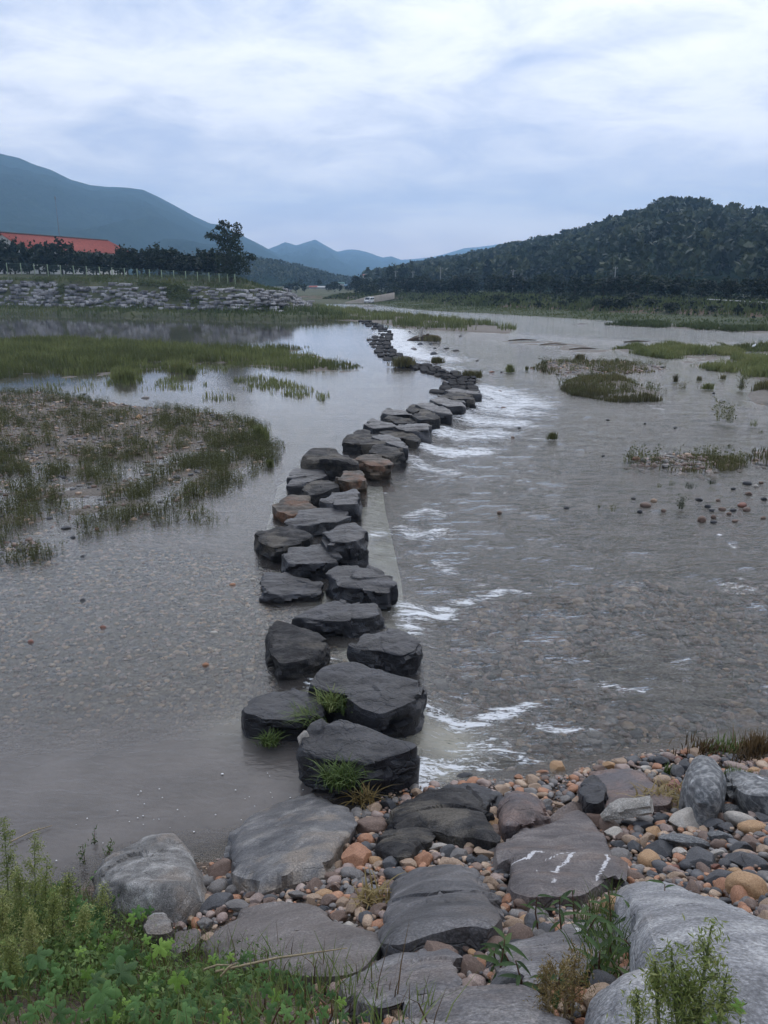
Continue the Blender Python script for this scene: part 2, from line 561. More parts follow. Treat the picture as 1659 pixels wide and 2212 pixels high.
# foam: (polyline in photo pixels, half width in metres, strength)
FOAM = [([(1045, 838), (1090, 850), (1120, 868)], 1.5, 1.0), ([(1030, 865), (1080, 880), (1120, 885)], 1.3, .95), ([(995, 893), (1050, 905), (1100, 908)], 1.0, 1.0),
        ([(950, 930), (1000, 935), (1060, 930)], .85, 1.0), ([(930, 965), (985, 972), (1030, 968)], .6, 1.05), ([(880, 985), (920, 1003), (975, 1012)], .35, .85), ([(895, 1022), (950, 1020)], .2, .7),
        ([(848, 712), (855, 735), (890, 765), (940, 772)], 1.9, 1.1), ([(880, 722), (905, 750)], 1.4, .8), ([(950, 790), (1010, 800)], .9, .7),
        ([(880, 1135), (910, 1145), (945, 1138)], .22, .9), ([(885, 1105), (920, 1092), (955, 1102)], .2, .9), ([(780, 1075), (830, 1060)], .12, .6), ([(790, 1160), (835, 1140)], .1, .7),
        ([(945, 1203), (962, 1218), (975, 1222)], .10, .85), ([(1030, 1238), (1050, 1255)], .07, .7),
        ([(872, 1308), (900, 1318), (950, 1310)], .16, 1.0), ([(885, 1330), (893, 1360)], .13, 1.0), ([(905, 1300), (890, 1345)], .08, .9), ([(970, 1312), (985, 1290), (1060, 1275), (1090, 1260)], .07, .85), ([(1090, 1262), (1140, 1268)], .05, .8), ([(1010, 1240), (1040, 1262)], .06, .6),
        ([(918, 1530), (955, 1538), (990, 1552), (1020, 1545), (1085, 1525)], .085, 1.05), ([(1080, 1522), (1150, 1508), (1215, 1500)], .045, .8), ([(1075, 1580), (1100, 1605), (1140, 1622)], .06, .95), ([(1040, 1560), (1085, 1590)], .04, .7),
        ([(897, 1650), (930, 1655), (985, 1635), (1060, 1600)], .13, .9), ([(898, 1668), (915, 1690)], .12, .95), ([(1030, 1645), (1070, 1640)], .04, .7),
        ([(1305, 1460), (1345, 1470), (1390, 1474)], .035, .95), ([(1150, 1545), (1215, 1562), (1265, 1552)], .04, .8), ([(1275, 1590), (1300, 1625)], .03, .6), ([(1130, 1520), (1180, 1545)], .05, .5),
        ([(1555, 1145), (1590, 1170)], .05, .7), ([(1560, 1250), (1640, 1262)], .04, .6), ([(1600, 1235), (1650, 1300)], .03, .5), ([(1150, 940), (1200, 945)], .25, .6), ([(1080, 1060), (1095, 1050)], .05, .4), ([(1400, 870), (1430, 880)], .3, .6),
        ([(672, 1470), (668, 1490)], .05, .8), ([(700, 1420), (760, 1425)], .06, .5), ([(720, 1010), (640, 1035)], .08, .5), ([(980, 1490), (1010, 1510)], .04, .6), ([(920, 1510), (960, 1490)], .04, .6)]


def bed_h(x, y):
    r = np.hypot(x, y)
    n = fbm(xy3(x, y, 0.5), 4, 3)
    z = -0.24 + 0.05 * n
    dn = sdf(x, y, DOWN)
    # right of the stones: shallow shoals under fast water
    sh = fbm(xy3(x + 0.4 * y, y - 0.2 * x, 0.22), 3, 9)
    z = np.where(dn > 0, -0.34 + 0.06 * n + 0.06 * sh, z)
    for k, top, wid in (('pebble_left', -0.075, 1.3), ('weeds_left', -0.015, 1.2), ('gravel_left', 0.06, 1.3), ('grass_left', -0.015, .8), ('island_mid', 0.06, 1.5), ('grass_right', -0.12, 1.0), ('grass_right_b', -0.10, 1.5),
                        ('gravel_right', -0.07, 1.2), ('grass_round', -.03, .8), ('grass_edge', -.03, .8), ('gravel_thin', -0.09, .6), ('gravel_edge', -0.09, .6), ('debris', -0.10, 2.0), ('bar_far', 0.06, 1.5)):
        s = sdf(x, y, ISL[k])
        wgt = sst(s, -wid, wid * 0.35)
        z = z * (1 - wgt) + (top + 0.045 * fbm(xy3(x, y, 1.3), 3, 5) * (1.0 if top < .1 else 2.0)) * wgt
    # bed sinks under the near bank
    return z - 0.5 * sst(shore_d(x, y), -0.9, 0.3)


def water_z(x, y):
    s = sdf(x, y, DOWN)
    r = np.hypot(x, y)
    return -0.11 * sst(s, -0.05, 0.25 + 0.03 * r)


def graded(nx, ny, y0, y1, half):
    ys = y0 * (y1 / y0) ** np.linspace(0, 1, ny)
    s = np.linspace(-1, 1, nx)
    xs = half * np.sinh(s * 3.2) / np.sinh(3.2)
    X, Y = np.meshgrid(xs, ys)
    return X.ravel(), Y.ravel(), nx, ny


# riverbed
x, y, nx, ny = graded(420, 440, 3.2, 260.0, 130.0)
zb = bed_h(x, y)
m, g, out = new_mat('river_gravel')
pos = g.n('ShaderNodeNewGeometry').outputs['Position']
wp = g.vmath('ADD', pos, g.vmath('SCALE', g.noise(pos, 9.0, 2, out='Color'), 0.05))
pm = g.map(wp, scale=(1.0, 1.0, 0.3))
v1 = g.n('ShaderNodeTexVoronoi', {'Vector': pm, 'Scale': 15.0, 'Randomness': 1.0})
v2 = g.n('ShaderNodeTexVoronoi', {'Vector': pm, 'Scale': 38.0})
rnd = g.n('ShaderNodeSeparateColor', {0: v1.outputs['Color']}).outputs[0]
rnd2 = g.n('ShaderNodeSeparateColor', {0: v2.outputs['Color']}).outputs[1]
stone = g.ramp(rnd, [(0.0, (.04, .037, .035)), (0.3, (.085, .074, .063)), (0.55, (.13, .11, .088)), (0.75, (.17, .115, .075)), (0.9, (.27, .235, .19)), (1.0, (.07, .042, .03))], 'CONSTANT')
fine = g.ramp(rnd2, [(0.0, (.045, .04, .036)), (0.4, (.10, .085, .07)), (0.8, (.16, .135, .108)), (1.0, (.22, .19, .16))])
edge = g.sstep(v1.outputs['Distance'], 0.42, 0.62)
big = g.noise(pos, 0.35, 4, 0.6)
col = g.mix(edge, stone, fine)
col = g.mix(g.math('MULTIPLY', g.sstep(big, 0.42, 0.62), 0.6), col, (.10, .086, .068))
mud = g.math('MULTIPLY', attr(g, 'mud'), g.sstep(g.noise(pos, 2.5, 5, .65), .3, .6))
col = g.mix(mud, col, g.mix(.45, (.085, .056, .035), col))
b = g.n('ShaderNodeBsdfPrincipled', {'Base Color': col, 'Roughness': 0.65})
hgt = g.math('ADD', g.math('MULTIPLY', g.math('SUBTRACT', 1.0, v1.outputs['Distance']), 1.0), g.math('MULTIPLY', g.math('SUBTRACT', 1.0, v2.outputs['Distance']), 0.3))
g.put(b.inputs['Normal'], g.n('ShaderNodeBump', {'Height': hgt, 'Strength': 1.0, 'Distance': 0.03}))
g.put(out.inputs[0], b.outputs[0])
M['gravel'] = m
link('riverbed', mesh_np('riverbed', np.stack([x, y, zb], 1), grid_faces(ny, nx), mats=[m], attrs={'mud': np.maximum(sst(sdf(x, y, ISL['gravel_left']), -.8, .5), np.maximum(.6 * sst(sdf(x, y, ISL['weeds_left']), -.8, .5), np.maximum(sst(sdf(x, y, ISL['grass_left']), -1.5, 0), np.maximum(sst(sdf(x, y, ISL['grass_right']), -2, 0), sst(sdf(x, y, ISL['island_mid']), -3, 0)))))}), kind='structure')

# near bank
xs = np.linspace(-14, 14, 300)
ys = np.linspace(-7, 11.5, 220)
X, Y = [q.ravel() for q in np.meshgrid(xs, ys)]
Z = bank_h(X, Y) + 0.014 * fbm(xy3(X, Y, 2.1), 4, 21) - 0.04
m, g, out = new_mat('bank_soil')
pos = g.n('ShaderNodeNewGeometry').outputs['Position']
n = g.noise(pos, 3.0, 6, 0.65)
v1 = g.n('ShaderNodeTexVoronoi', {'Vector': pos, 'Scale': 45.0})
c = g.ramp(n, [(0.3, (.05, .034, .024)), (0.5, (.10, .068, .048)), (0.7, (.17, .125, .09))])
rnd = g.n('ShaderNodeSeparateColor', {0: v1.outputs['Color']}).outputs[0]
c = g.mix(0.6, c, g.ramp(rnd, [(0, (.05, .045, .04)), (0.5, (.14, .10, .075)), (1, (.27, .21, .16))]))
b = g.n('ShaderNodeBsdfPrincipled', {'Base Color': c, 'Roughness': 0.85})
g.put(b.inputs['Normal'], g.n('ShaderNodeBump', {'Height': g.math('SUBTRACT', 1.0, v1.outputs['Distance']), 'Strength': 1.0, 'Distance': 0.02}))
g.put(out.inputs[0], b.outputs[0])
M['soil'] = m
link('near_bank', mesh_np('near_bank', np.stack([X, Y, Z], 1), grid_faces(len(ys), len(xs)), mats=[m]), kind='structure')

# water
x, y, nx, ny = graded(560, 620, 3.2, 330.0, 160.0)
zw = water_z(x, y)
dn = sdf(x, y, DOWN)
r = np.hypot(x, y)
foam = np.zeros_like(x)
for pl, hw, st in FOAM:
    d = dline(x, y, vp(pl))
    hw = hw * (.68 if pt(*pl[0])[1] > 16 else 1.0)
    foam = np.maximum(foam, st * (1 - sst(d, 0.4 * hw, 3.2 * hw)))
ripple = 0.26 + 0.74 * sst(dn, -0.3, 0.8)
# still pool in the lee of the left bank, gentle current nearer by
pool = sdf(x, y, vp([(-600, 640), (640, 640), (790, 690), (830, 740), (800, 800), (740, 900), (-600, 900)]))
ripple = np.where(dn < 0, ripple * (1 - 0.88 * sst(pool, -6, 14)), ripple)
calm_near = sdf(x, y, vp([(-900, 1700), (480, 1640), (660, 1700), (760, 1780), (400, 2000), (-900, 2200)]))
ripple = np.where(dn < 0, ripple * (1 - 0.35 * sst(calm_near, -0.6, 0.3)), ripple)
far_r = sst(r, 18, 70)
riv = sdf(x, y, vp([(640, 655), (800, 657), (1659, 707), (2600, 735), (2600, 762), (1659, 744), (1115, 718), (900, 700), (780, 676)]))
ripple = np.maximum(ripple, .85 * sst(riv, -4, 2))
ripple = ripple * (1 - np.where((dn > 0) | (riv > -2), .35, .72) * far_r)
gust = fbm(np.stack([x * 0.05, y * 0.02 + 4, 0 * x], 1), 3, 33)
ripple *= (1 + 0.35 * gust)
wave = (0.016 * fbm(np.stack([x * 1.6, y * 2.4, 0 * x], 1), 3, 41) * sst(dn, -.2, .8) * np.clip(1.6 - r / 40, 0.1, 1) + 0.05 * foam * vnoise(xy3(x, y, 3.2), 55))
zw = zw + wave
depth = np.maximum(water_z(x, y) - np.maximum(bed_h(x, y), bank_h(x, y) - .04), 0.0)
kk = np.where(dn > 0, .9, 2.0)
kk = kk + 6.0 * sst(calm_near, -1.3, 0.3) * (dn < 0)
pebz = sst(sdf(x, y, ISL['pebble_left']), -1.0, 0.5)
kk = np.where(dn < 0, kk * (1 - 0.45 * pebz), kk)
murk = 1 - np.exp(-depth * kk)
# pale churned water at the foot of the nearest stones
churn = np.zeros_like(x)
for (u, v), rad, st in (((965, 1590), .62, .95), ((940, 1650), .45, .85), ((1060, 1570), .5, .45), ((760, 1420), .35, .6), ((850, 1310), .5, .5), ((860, 1370), .35, .5), ((540, 1560), .45, .35), ((690, 1300), .3, .4)):
    p_ = pt(u, v)
    churn = np.maximum(churn, st * np.exp(-((x - p_[0]) ** 2 + (y - p_[1]) ** 2) / rad ** 2))
m, g, out = new_mat('river_water')
pos = g.n('ShaderNodeNewGeometry').outputs['Position']
rp = attr(g, 'ripple')
fo = attr(g, 'foam')
mk = attr(g, 'murk')
ch = attr(g, 'churn')
pw = g.map(pos, scale=(1.0, 2.1, 1.0), rot=(0, 0, math.radians(12)))
a1 = g.noise(pw, 0.9, 3, 0.5, 0.4)
a2 = g.noise(pw, 3.1, 4, 0.55, 0.8)
a3 = g.noise(pw, 9.0, 3, 0.6, 0.6)
lp = g.map(pos, scale=(0.8, 3.4, 1.0), rot=(0, 0, math.radians(24)))
a4 = g.noise(lp, 2.2, 3, 0.5, 0.3)
hh = g.math('ADD', g.math('ADD', g.math('MULTIPLY', a1, 0.05), g.math('MULTIPLY', a2, 0.060)), g.math('ADD', g.math('MULTIPLY', a3, 0.024), g.math('MULTIPLY', a4, 0.020)))
hh = g.math('MULTIPLY', hh, rp)
# threaded, broken foam
fs = g.map(pos, scale=(1.0, 2.6, 1.0), rot=(0, 0, math.radians(8)))
f1 = g.noise(fs, 7.5, 8, 0.76, 1.6)
f2 = g.noise(g.map(pos, scale=(0.55, 3.0, 1.0), rot=(0, 0, math.radians(5))), 2.6, 5, 0.68, 1.0)
ff = g.math('ADD', g.math('MULTIPLY', fo, 1.02), g.math('ADD', g.math('MULTIPLY', g.math('SUBTRACT', f1, 0.5), 3.2), g.math('MULTIPLY', g.math('SUBTRACT', f2, 0.5), 3.0)))
fm = g.math('MULTIPLY', g.sstep(ff, 0.70, 1.0), g.sstep(fo, 0.02, 0.3))
hh = g.math('ADD', hh, g.math('MULTIPLY', fm, 0.012))
bump = g.n('ShaderNodeBump', {'Height': hh, 'Strength': 1.0, 'Distance': 1.0})
fres = g.n('ShaderNodeFresnel', {'IOR': 1.33, 'Normal': bump.outputs[0]})
tr = g.n('ShaderNodeBsdfTransparent', {'Color': (0.90, 0.93, 0.90, 1)})
mcol = g.mix(g.math('MULTIPLY', ch, 1.0, clamp=True), (.122, .110, .104), (.40, .385, .31))
mcol = g.mix(0.5, mcol, g.mix(1.0, mcol, g.ramp(g.noise(pos, 1.2, 5, 0.6), [(0.35, 0.7), (0.65, 1.35)]), 'MULTIPLY'))
df = g.n('ShaderNodeBsdfDiffuse', {'Color': mcol})
body = g.n('ShaderNodeMixShader', {0: g.math('MAXIMUM', mk, g.math('MULTIPLY', ch, 0.8)), 1: tr.outputs[0], 2: df.outputs[0]})
gl = g.n('ShaderNodeBsdfGlossy', {'Color': (1, 1, 1, 1), 'Roughness': 0.04, 'Normal': bump.outputs[0]})
ws = g.n('ShaderNodeMixShader', {0: fres.outputs[0], 1: body.outputs[0], 2: gl.outputs[0]})
fb = g.n('ShaderNodeBsdfDiffuse', {'Color': (0.86, 0.88, 0.9, 1), 'Normal': bump.outputs[0]})
fin = g.n('ShaderNodeMixShader', {0: g.math('MULTIPLY', fm, 0.85), 1: ws.outputs[0], 2: fb.outputs[0]})
g.put(out.inputs[0], fin.outputs[0])
M['water'] = m
link('river_water', mesh_np('river_water', np.stack([x, y, zw], 1), grid_faces(ny, nx), mats=[m], attrs={'ripple': np.clip(ripple, 0.01, 1.4), 'foam': foam, 'murk': murk, 'churn': churn}), kind='structure')

# concrete apron under the stones
mb = MB()
A = np.array([q[:2] for q in APRON])
k = len(A)
mb.add(np.vstack([np.c_[A, np.full(k, -0.175)], np.c_[A, np.full(k, -0.6)]]), [[i, k + i, k + (i + 1) % k, (i + 1) % k] for i in range(k)])
mb.add(np.c_[A, np.full(k, -0.175)], [list(range(k))])
M['concrete'] = plain_mat('submerged_concrete', (.40, .385, .32), 0.8, 0.12, 3.0, 0.004)
link('concrete_apron', mb.build('concrete_apron', M['concrete']), kind='structure')


# ------------------------------------------------------------------ rocks with a drawn outline
def poly_r(P, c, th):
    """distance from c to the outline along each angle"""
    out_ = np.zeros(len(th))
    dx, dy = np.cos(th), np.sin(th)
    for i in range(len(P)):
        a, b = P[i] - c, P[(i + 1) % len(P)] - c
        e = b - a
        dnm = dx * e[1] - dy * e[0]
        with np.errstate(divide='ignore', invalid='ignore'):
            t = (a[0] * e[1] - a[1] * e[0]) / dnm
            s = (a[0] * dy - a[1] * dx) / dnm
        ok = (s >= -1e-6) & (s <= 1 + 1e-6) & (t > 0)
        out_ = np.where(ok & (t > out_), t, out_)
    bad = out_ <= 0
    if bad.any():
        out_[bad] = np.interp(th[bad], th[~bad], out_[~bad], period=2 * math.pi)
    return out_


def facet(p, seed, k, size, amp):
    """chipped facets: every cell of a scatter has its own plane"""
    rg = np.random.default_rng(seed)
    lo, hi = p.min(0), p.max(0)
    S = rg.uniform(lo, hi, (k, 3))
    G = rg.normal(0, 1, (k, 3))
    B = rg.normal(0, 1, k)
    d = ((p[:, None, :] - S[None]) ** 2).sum(2)
    i = d.argmin(1)
    return amp * (B[i] * 0.5 + ((p - S[i]) * G[i]).sum(1) / size)


def rock_mesh(name, top, base_z, mat, seed, na=80, nt=14, ns=10, flare=0.08, bulge=0.02, amp=1.0, bevel=0.1, stain=None, floor=None):
    """top: (k,3) outline of the upper face in world space. Returns (mesh, origin)"""
    T = np.asarray(top, float)
    c = T[:, :2].mean(0)
    P = T[:, :2]
    th = np.linspace(0, 2 * math.pi, na, endpoint=False)
    R = poly_r(P, c, th)
    lim = 1 + 3.2 * 2 * math.pi / na
    for _ in range(na // 2):
        R = np.minimum(R, np.minimum(np.roll(R, 1), np.roll(R, -1)) * lim)
    for _ in range(max(1, na // 50)):
        R = 0.5 * R + 0.25 * (np.roll(R, 1) + np.roll(R, -1))
    rg = np.random.default_rng(seed)
    size = R.mean()
    # fitted upper plane, kept as drawn at the rim
    Am = np.c_[P - c, np.ones(len(P))]
    co = np.linalg.lstsq(Am, T[:, 2], rcond=None)[0]
    dirs = np.stack([np.cos(th), np.sin(th)], 1)
    rows = []
    for s in np.linspace(0.0, 1.0, nt) ** 0.9:
        xy = c + dirs * (R * s)[:, None]
        z = (xy - c) @ co[:2] + co[2] + bulge * (1 - s * s)
        if floor is not None:
            z = .04 * z + .96 * (floor(xy[:, 0], xy[:, 1]) + bulge * (1 - s * s))
        z = z - bevel * size * np.clip((s - 0.78) / .22, 0, 1) ** 2
        rows.append(np.c_[xy, z])
    edge = rows[-1]
    for t in np.linspace(0, 1, ns + 1)[1:]:
        xy = c + dirs * (R * (1 + flare * t ** 0.8 + 0.02 * math.sin(t * 9)))[:, None]
        z = edge[:, 2] * (1 - t) + np.minimum(base_z, edge[:, 2] - .25) * t
        rows.append(np.c_[xy, z])
    V = np.vstack(rows)
    o = np.array([c[0], c[1], co[2]])
    L = V - o
    q = L / size
    n3 = L.copy()
    n3[:, 2] *= 0.6
    nrm = n3 / (np.linalg.norm(n3, axis=1)[:, None] + 1e-6)
    rim = np.concatenate([np.full(na, s) for s in np.linspace(0, 1, nt)] + [np.full(na, 1.0 + t) for t in np.linspace(0, 1, ns + 1)[1:]])
    side = sst(rim, 0.82, 1.05)
    st = np.array([q[:, 0] + .35 * q[:, 2], q[:, 1] - .2 * q[:, 2], q[:, 2] * 3 + .5 * q[:, 0]]).T
    fc = facet(q * [1, 1, 1.6], seed, 15, 0.5, 0.10) + facet(q * [1, 1, 1.8], seed + 1, 90, 0.25, 0.03)
    nz = 0.06 * fbm(q * 1.6 + seed, 3, seed) + 0.018 * fbm(st * 3.0 + seed, 4, seed + 3) + 0.016 * fbm(q * 11 + seed, 3, seed + 5)
    disp = size * amp * (fc * (0.25 + 0.75 * side) + nz * (0.4 + 0.6 * side))
    disp = np.clip(disp, -.15 * size, .12 * size) if floor is None else np.clip(disp, -.10 * size, .08 * size)
    outv = np.zeros_like(L)
    outv[:, :2] = nrm[:, :2] * (disp * side)[:, None]
    # cracks and laminae in the upper face
    step = fbm(np.stack([q[:, 0] * 1.3 + seed, q[:, 1] * 3.4, 0 * q[:, 0]], 1), 3, seed + 7)
    lam = np.round(step * 5) / 5 * 0.035
    outv[:, 2] = (disp * 0.42 + lam * size * amp) * (1 - 0.75 * np.clip(rim - 1, 0, 1))
    L = L + outv
    F = grid_faces(nt + ns, na, True)[:, ::-1]
    F = F[na:]                       # first ring is one point: fan instead
    top_f = np.stack([np.zeros(na, int), na + np.arange(na), na + (np.arange(na) + 1) % na], 1)
    L[:na] = L[:na].mean(0)
    last = (nt + ns - 1) * na
    F = F[:, ::-1]
    attrs = {}
    if stain is not None:
        W = L + o
        s_ = np.zeros(len(W))
        for pl, hw in stain:
            s_ = np.maximum(s_, 1 - sst(dline(W[:, 0], W[:, 1], pl), hw * 0.4, hw * 1.6))
        attrs['stain'] = s_ * (rim < 1.3)
    me = mesh_np(name, L, [F, top_f], mats=[mat], attrs=attrs, sharp=38)
    return me, o


def rock(name, top, base_z, mat, seed, label, cat, group, **kw):
    me, o = rock_mesh(name, top, base_z, M[mat], seed, **kw)
    return link(name, me, loc=o, label=label, cat=cat, group=group)


# ------------------------------------------------------------------ the stepping stones
STEP_G = 'stepping stones across the river'
# (crop, outline of the upper face, height of that face above the water, slope down towards the viewer, material, label)
STONES = [
    (c8, [(470, 1420), (500, 1340), (560, 1260), (690, 1195), (760, 1195), (1000, 1280), (1200, 1365), (1215, 1400), (1130, 1440), (900, 1510), (720, 1500), (560, 1470)], 0.443, .16, 'slate_wet', 'broad dark stepping stone nearest the bank with a grass tuft at its foot'),
    (c8, [(555, 985), (640, 890), (760, 862), (870, 858), (1010, 880), (1255, 965), (1225, 1080), (980, 1178), (880, 1140), (760, 1065), (600, 1025)], 0.443, .10, 'slate_wet', 'largest stepping stone, a smooth slanted dark slab second from the bank on the rapid side'),
    (c8, [(95, 1095), (190, 1045), (300, 1008), (470, 1008), (560, 1070), (610, 1170), (450, 1220), (240, 1215), (190, 1190), (130, 1180)], 0.308, .06, 'slate_wet', 'low rounded stepping stone with a dark hollow in its side, beside the largest stone'),
    (c8, [(262, 720), (265, 640), (310, 578), (440, 578), (570, 650), (635, 720), (600, 790), (440, 840), (340, 850), (285, 790)], 0.246, .05, 'slate_mid', 'speckled lobe-shaped stepping stone with a pale mottled top on the still-water side'),
    (c8, [(795, 735), (870, 655), (1000, 628), (1150, 640), (1255, 690), (1250, 770), (1150, 810), (1000, 780), (900, 765)], 0.356, .06, 'slate_wet', 'chipped dark stepping stone facing the foam patch, just beyond the largest stone'),
    (c8, [(345, 562), (560, 470), (690, 435), (800, 462), (960, 448), (1020, 510), (960, 545), (760, 570), (560, 570), (450, 555)], 0.284, .05, 'slate_wet', 'long wedge-pointed stepping stone lying across the line with a thin left tip'),
    (c8, [(628, 270), (720, 220), (900, 213), (1050, 272), (1092, 345), (1060, 395), (880, 375), (740, 350)], 0.331, .08, 'slate_wet', 'heavy round-shouldered dark stepping stone with layered grain on the rapid side'),
    (c8, [(215, 300), (235, 245), (350, 248), (520, 290), (600, 330), (612, 400), (520, 410), (350, 400), (225, 390)], 0.16, .10, 'slate_wet', 'low bluish sloping stepping stone sinking into the pebble shallows'),
    (c8, [(362, 150), (370, 85), (480, 78), (640, 82), (700, 130), (740, 180), (620, 195), (470, 200), (385, 195)], 0.331, .04, 'slate_wet', 'blocky flat-topped stepping stone with a small ledge on its right corner'),
    (c5, [(568, 1055), (640, 1005), (760, 978), (800, 1020), (818, 1080), (720, 1112), (600, 1108)], 0.541, .05, 'slate_wet', 'tall square stepping stone with a pale dry patch on top'),
    (c5, [(165, 1045), (270, 1008), (470, 1030), (487, 1075), (430, 1112), (330, 1140), (270, 1150), (185, 1110)], 0.308, .05, 'slate_mid', 'detached stepping stone standing out towards the still pool with slanted strata'),
    (c5, [(335, 1000), (430, 928), (560, 910), (715, 920), (718, 960), (640, 985), (480, 1008), (400, 1020)], 0.295, .04, 'slate_wet', 'wide dark stepping stone with a sheer front, behind the blocky flat-topped one'),
    (c5, [(540, 862), (610, 808), (750, 795), (782, 835), (770, 880), (640, 890)], 0.419, .04, 'slate_wet', 'peaked dark stepping stone with a steep right flank above the concrete apron'),
    (c5, [(262, 890), (380, 828), (470, 838), (525, 900), (440, 935), (370, 950), (300, 925)], 0.246, .08, 'slate_brown', 'brown stepping stone with a rusty orange end in the still water'),
    (c5, [(425, 800), (500, 745), (620, 740), (645, 785), (560, 815), (490, 830)], 0.331, .03, 'slate_mid', 'pale-topped stepping stone directly behind the rusty ended one'),
    (c5, [(640, 735), (680, 685), (790, 673), (816, 700), (812, 745), (720, 750)], 0.468, .03, 'slate_brown', 'tan-topped stepping stone with a square corner over the apron'),
    (c5, [(345, 760), (390, 675), (580, 678), (598, 712), (480, 750), (400, 760)], 0.27, .04, 'slate_wet', 'flat smooth stepping stone on the pool side before the line bends right'),
    (c5, [(445, 610), (500, 558), (620, 558), (790, 620), (780, 650), (620, 620), (500, 620)], 0.541, .03, 'slate_mid', 'very wide stepping stone with a pale back edge and overhanging dark front'),
    (c5, [(740, 615), (860, 585), (960, 612), (975, 650), (860, 655)], 0.419, .03, 'slate_brown', 'brown-grey rounded stepping stone at the end of the pale submerged apron'),
    (c5, [(825, 572), (880, 530), (1010, 540), (1042, 585), (960, 600)], 0.393, .03, 'slate_mid', 'stepping stone with a layered brownish crest, next after the apron ends'),
    (c5, [(688, 520), (710, 468), (830, 460), (970, 505), (975, 530), (800, 530)], 0.345, .03, 'slate_mid', 'striped stepping stone with pale dry top on the pool side of the bend'),
    (c5, [(850, 485), (940, 465), (1040, 508), (1070, 560), (980, 530)], 0.393, .03, 'slate_wet', 'domed dark stepping stone sloping down to the rapid side'),
    (c5, [(890, 455), (1080, 445), (1137, 482), (1125, 512), (1000, 490)], 0.295, .03, 'slate_mid', 'grey low stepping stone beside a small flat rock in the foam'),
    (c5, [(750, 455), (800, 432), (850, 448), (840, 485), (770, 475)], 0.295, .02, 'slate_mid', 'small pale stepping stone squeezed between two striped ones'),
    (c5, [(813, 412), (850, 378), (980, 395), (990, 425), (860, 435)], 0.32, .02, 'slate_wet', 'thin dark stepping stone on the pool side where the foam begins'),
    (c5, [(985, 435), (1060, 400), (1190, 398), (1205, 440), (1060, 448)], 0.419, .02, 'slate_wet', 'boxy dark stepping stone with an upright right end beside white foam'),
    (c5, [(915, 375), (955, 353), (1130, 382), (1110, 402), (1000, 400)], 0.295, .02, 'slate_mid', 'long low grey stepping stone behind the boxy one'),
    (c5, [(1090, 355), (1150, 320), (1225, 342), (1250, 375), (1140, 385)], 0.406, .02, 'slate_mid', 'angular grey stepping stone leaning towards the white rapid'),
    (c5, [(912, 345), (950, 313), (1060, 323), (1085, 352), (990, 355)], 0.27, .02, 'slate_wet', 'flat dark stepping stone at the pool side of the straight stretch'),
    (c5, [(1055, 315), (1090, 293), (1120, 292), (1135, 325), (1090, 340)], 0.345, .02, 'slate_mid', 'small knobbly stepping stone between two long flat ones'),
    (c5, [(1115, 295), (1180, 278), (1310, 305), (1345, 345), (1240, 340)], 0.406, .02, 'slate_wet', 'rounded dark stepping stone with a bulging right end in the foam'),
    (c5, [(1205, 265), (1260, 248), (1390, 268), (1412, 298), (1290, 300)], 0.381, .02, 'slate_wet', 'dark stepping stone with deep shaded side over the widest foam'),
    (c5, [(1240, 240), (1330, 218), (1440, 232), (1475, 262), (1350, 262)], 0.331, .02, 'slate_mid', 'brownish stepping stone near the top of the widest foam'),
    (c5, [(1290, 212), (1340, 198), (1488, 212), (1495, 228), (1380, 225)], 0.345, .02, 'slate_wet', 'upright-ended stepping stone at the outermost bulge of the line'),
]
seed = 100
for crop, pts, h, tiltv, mat, lab in STONES:
    px_ = [crop(*q) for q in pts]
    w0 = np.array([pt(u, v, h) for u, v in px_])
    c0 = w0.mean(0)
    # the drawn outline lies on a plane that leans towards the viewer
    n_ = np.array([0.0, -tiltv, 1.0])
    w_ = []
    for u, v in px_:
        d = ray(u, v)
        t = (n_ @ (c0 - np.array([0, 0, CAM_H]))) / (n_ @ d)
        w_.append(np.array([0, 0, CAM_H]) + d * t)
    near = c0[1] < 14
    rock('stepping_stone', w_, -0.38, mat, seed, lab, 'stepping stone', STEP_G, na=120 if near else 72, nt=22 if near else 12, ns=16 if near else 9, flare=0.09, bevel=.012)
    seed += 10

# far stretch: low worn slabs, row after row
ROWS = [(962, 1040, 1345), (938, 1100, 1338), (915, 1120, 1310), (897, 1150, 1320), (880, 1130, 1322), (866, 1070, 1240), (850, 1030, 1230), (836, 985, 1150), (822, 940, 1110), (806, 850, 1060), (790, 825, 960), (768, 760, 940), (745, 730, 890), (722, 715, 850), (700, 700, 830), (678, 690, 815), (657, 670, 812), (640, 700, 825), (624, 735, 830), (606, 740, 818), (590, 700, 795), (574, 665, 770), (560, 640, 740), (546, 620, 700)]
ORD = ['first', 'second', 'third', 'fourth', 'fifth', 'sixth', 'seventh', 'eighth', 'ninth', 'tenth', 'eleventh', 'twelfth', 'thirteenth', 'fourteenth', 'fifteenth', 'sixteenth', 'seventeenth', 'eighteenth', 'nineteenth', 'twentieth', 'twenty-first', 'twenty-second', 'twenty-third', 'twenty-fourth', 'twenty-fifth', 'twenty-sixth', 'twenty-seventh', 'twenty-eighth', 'twenty-ninth', 'thirtieth']
rg = np.random.default_rng(5)
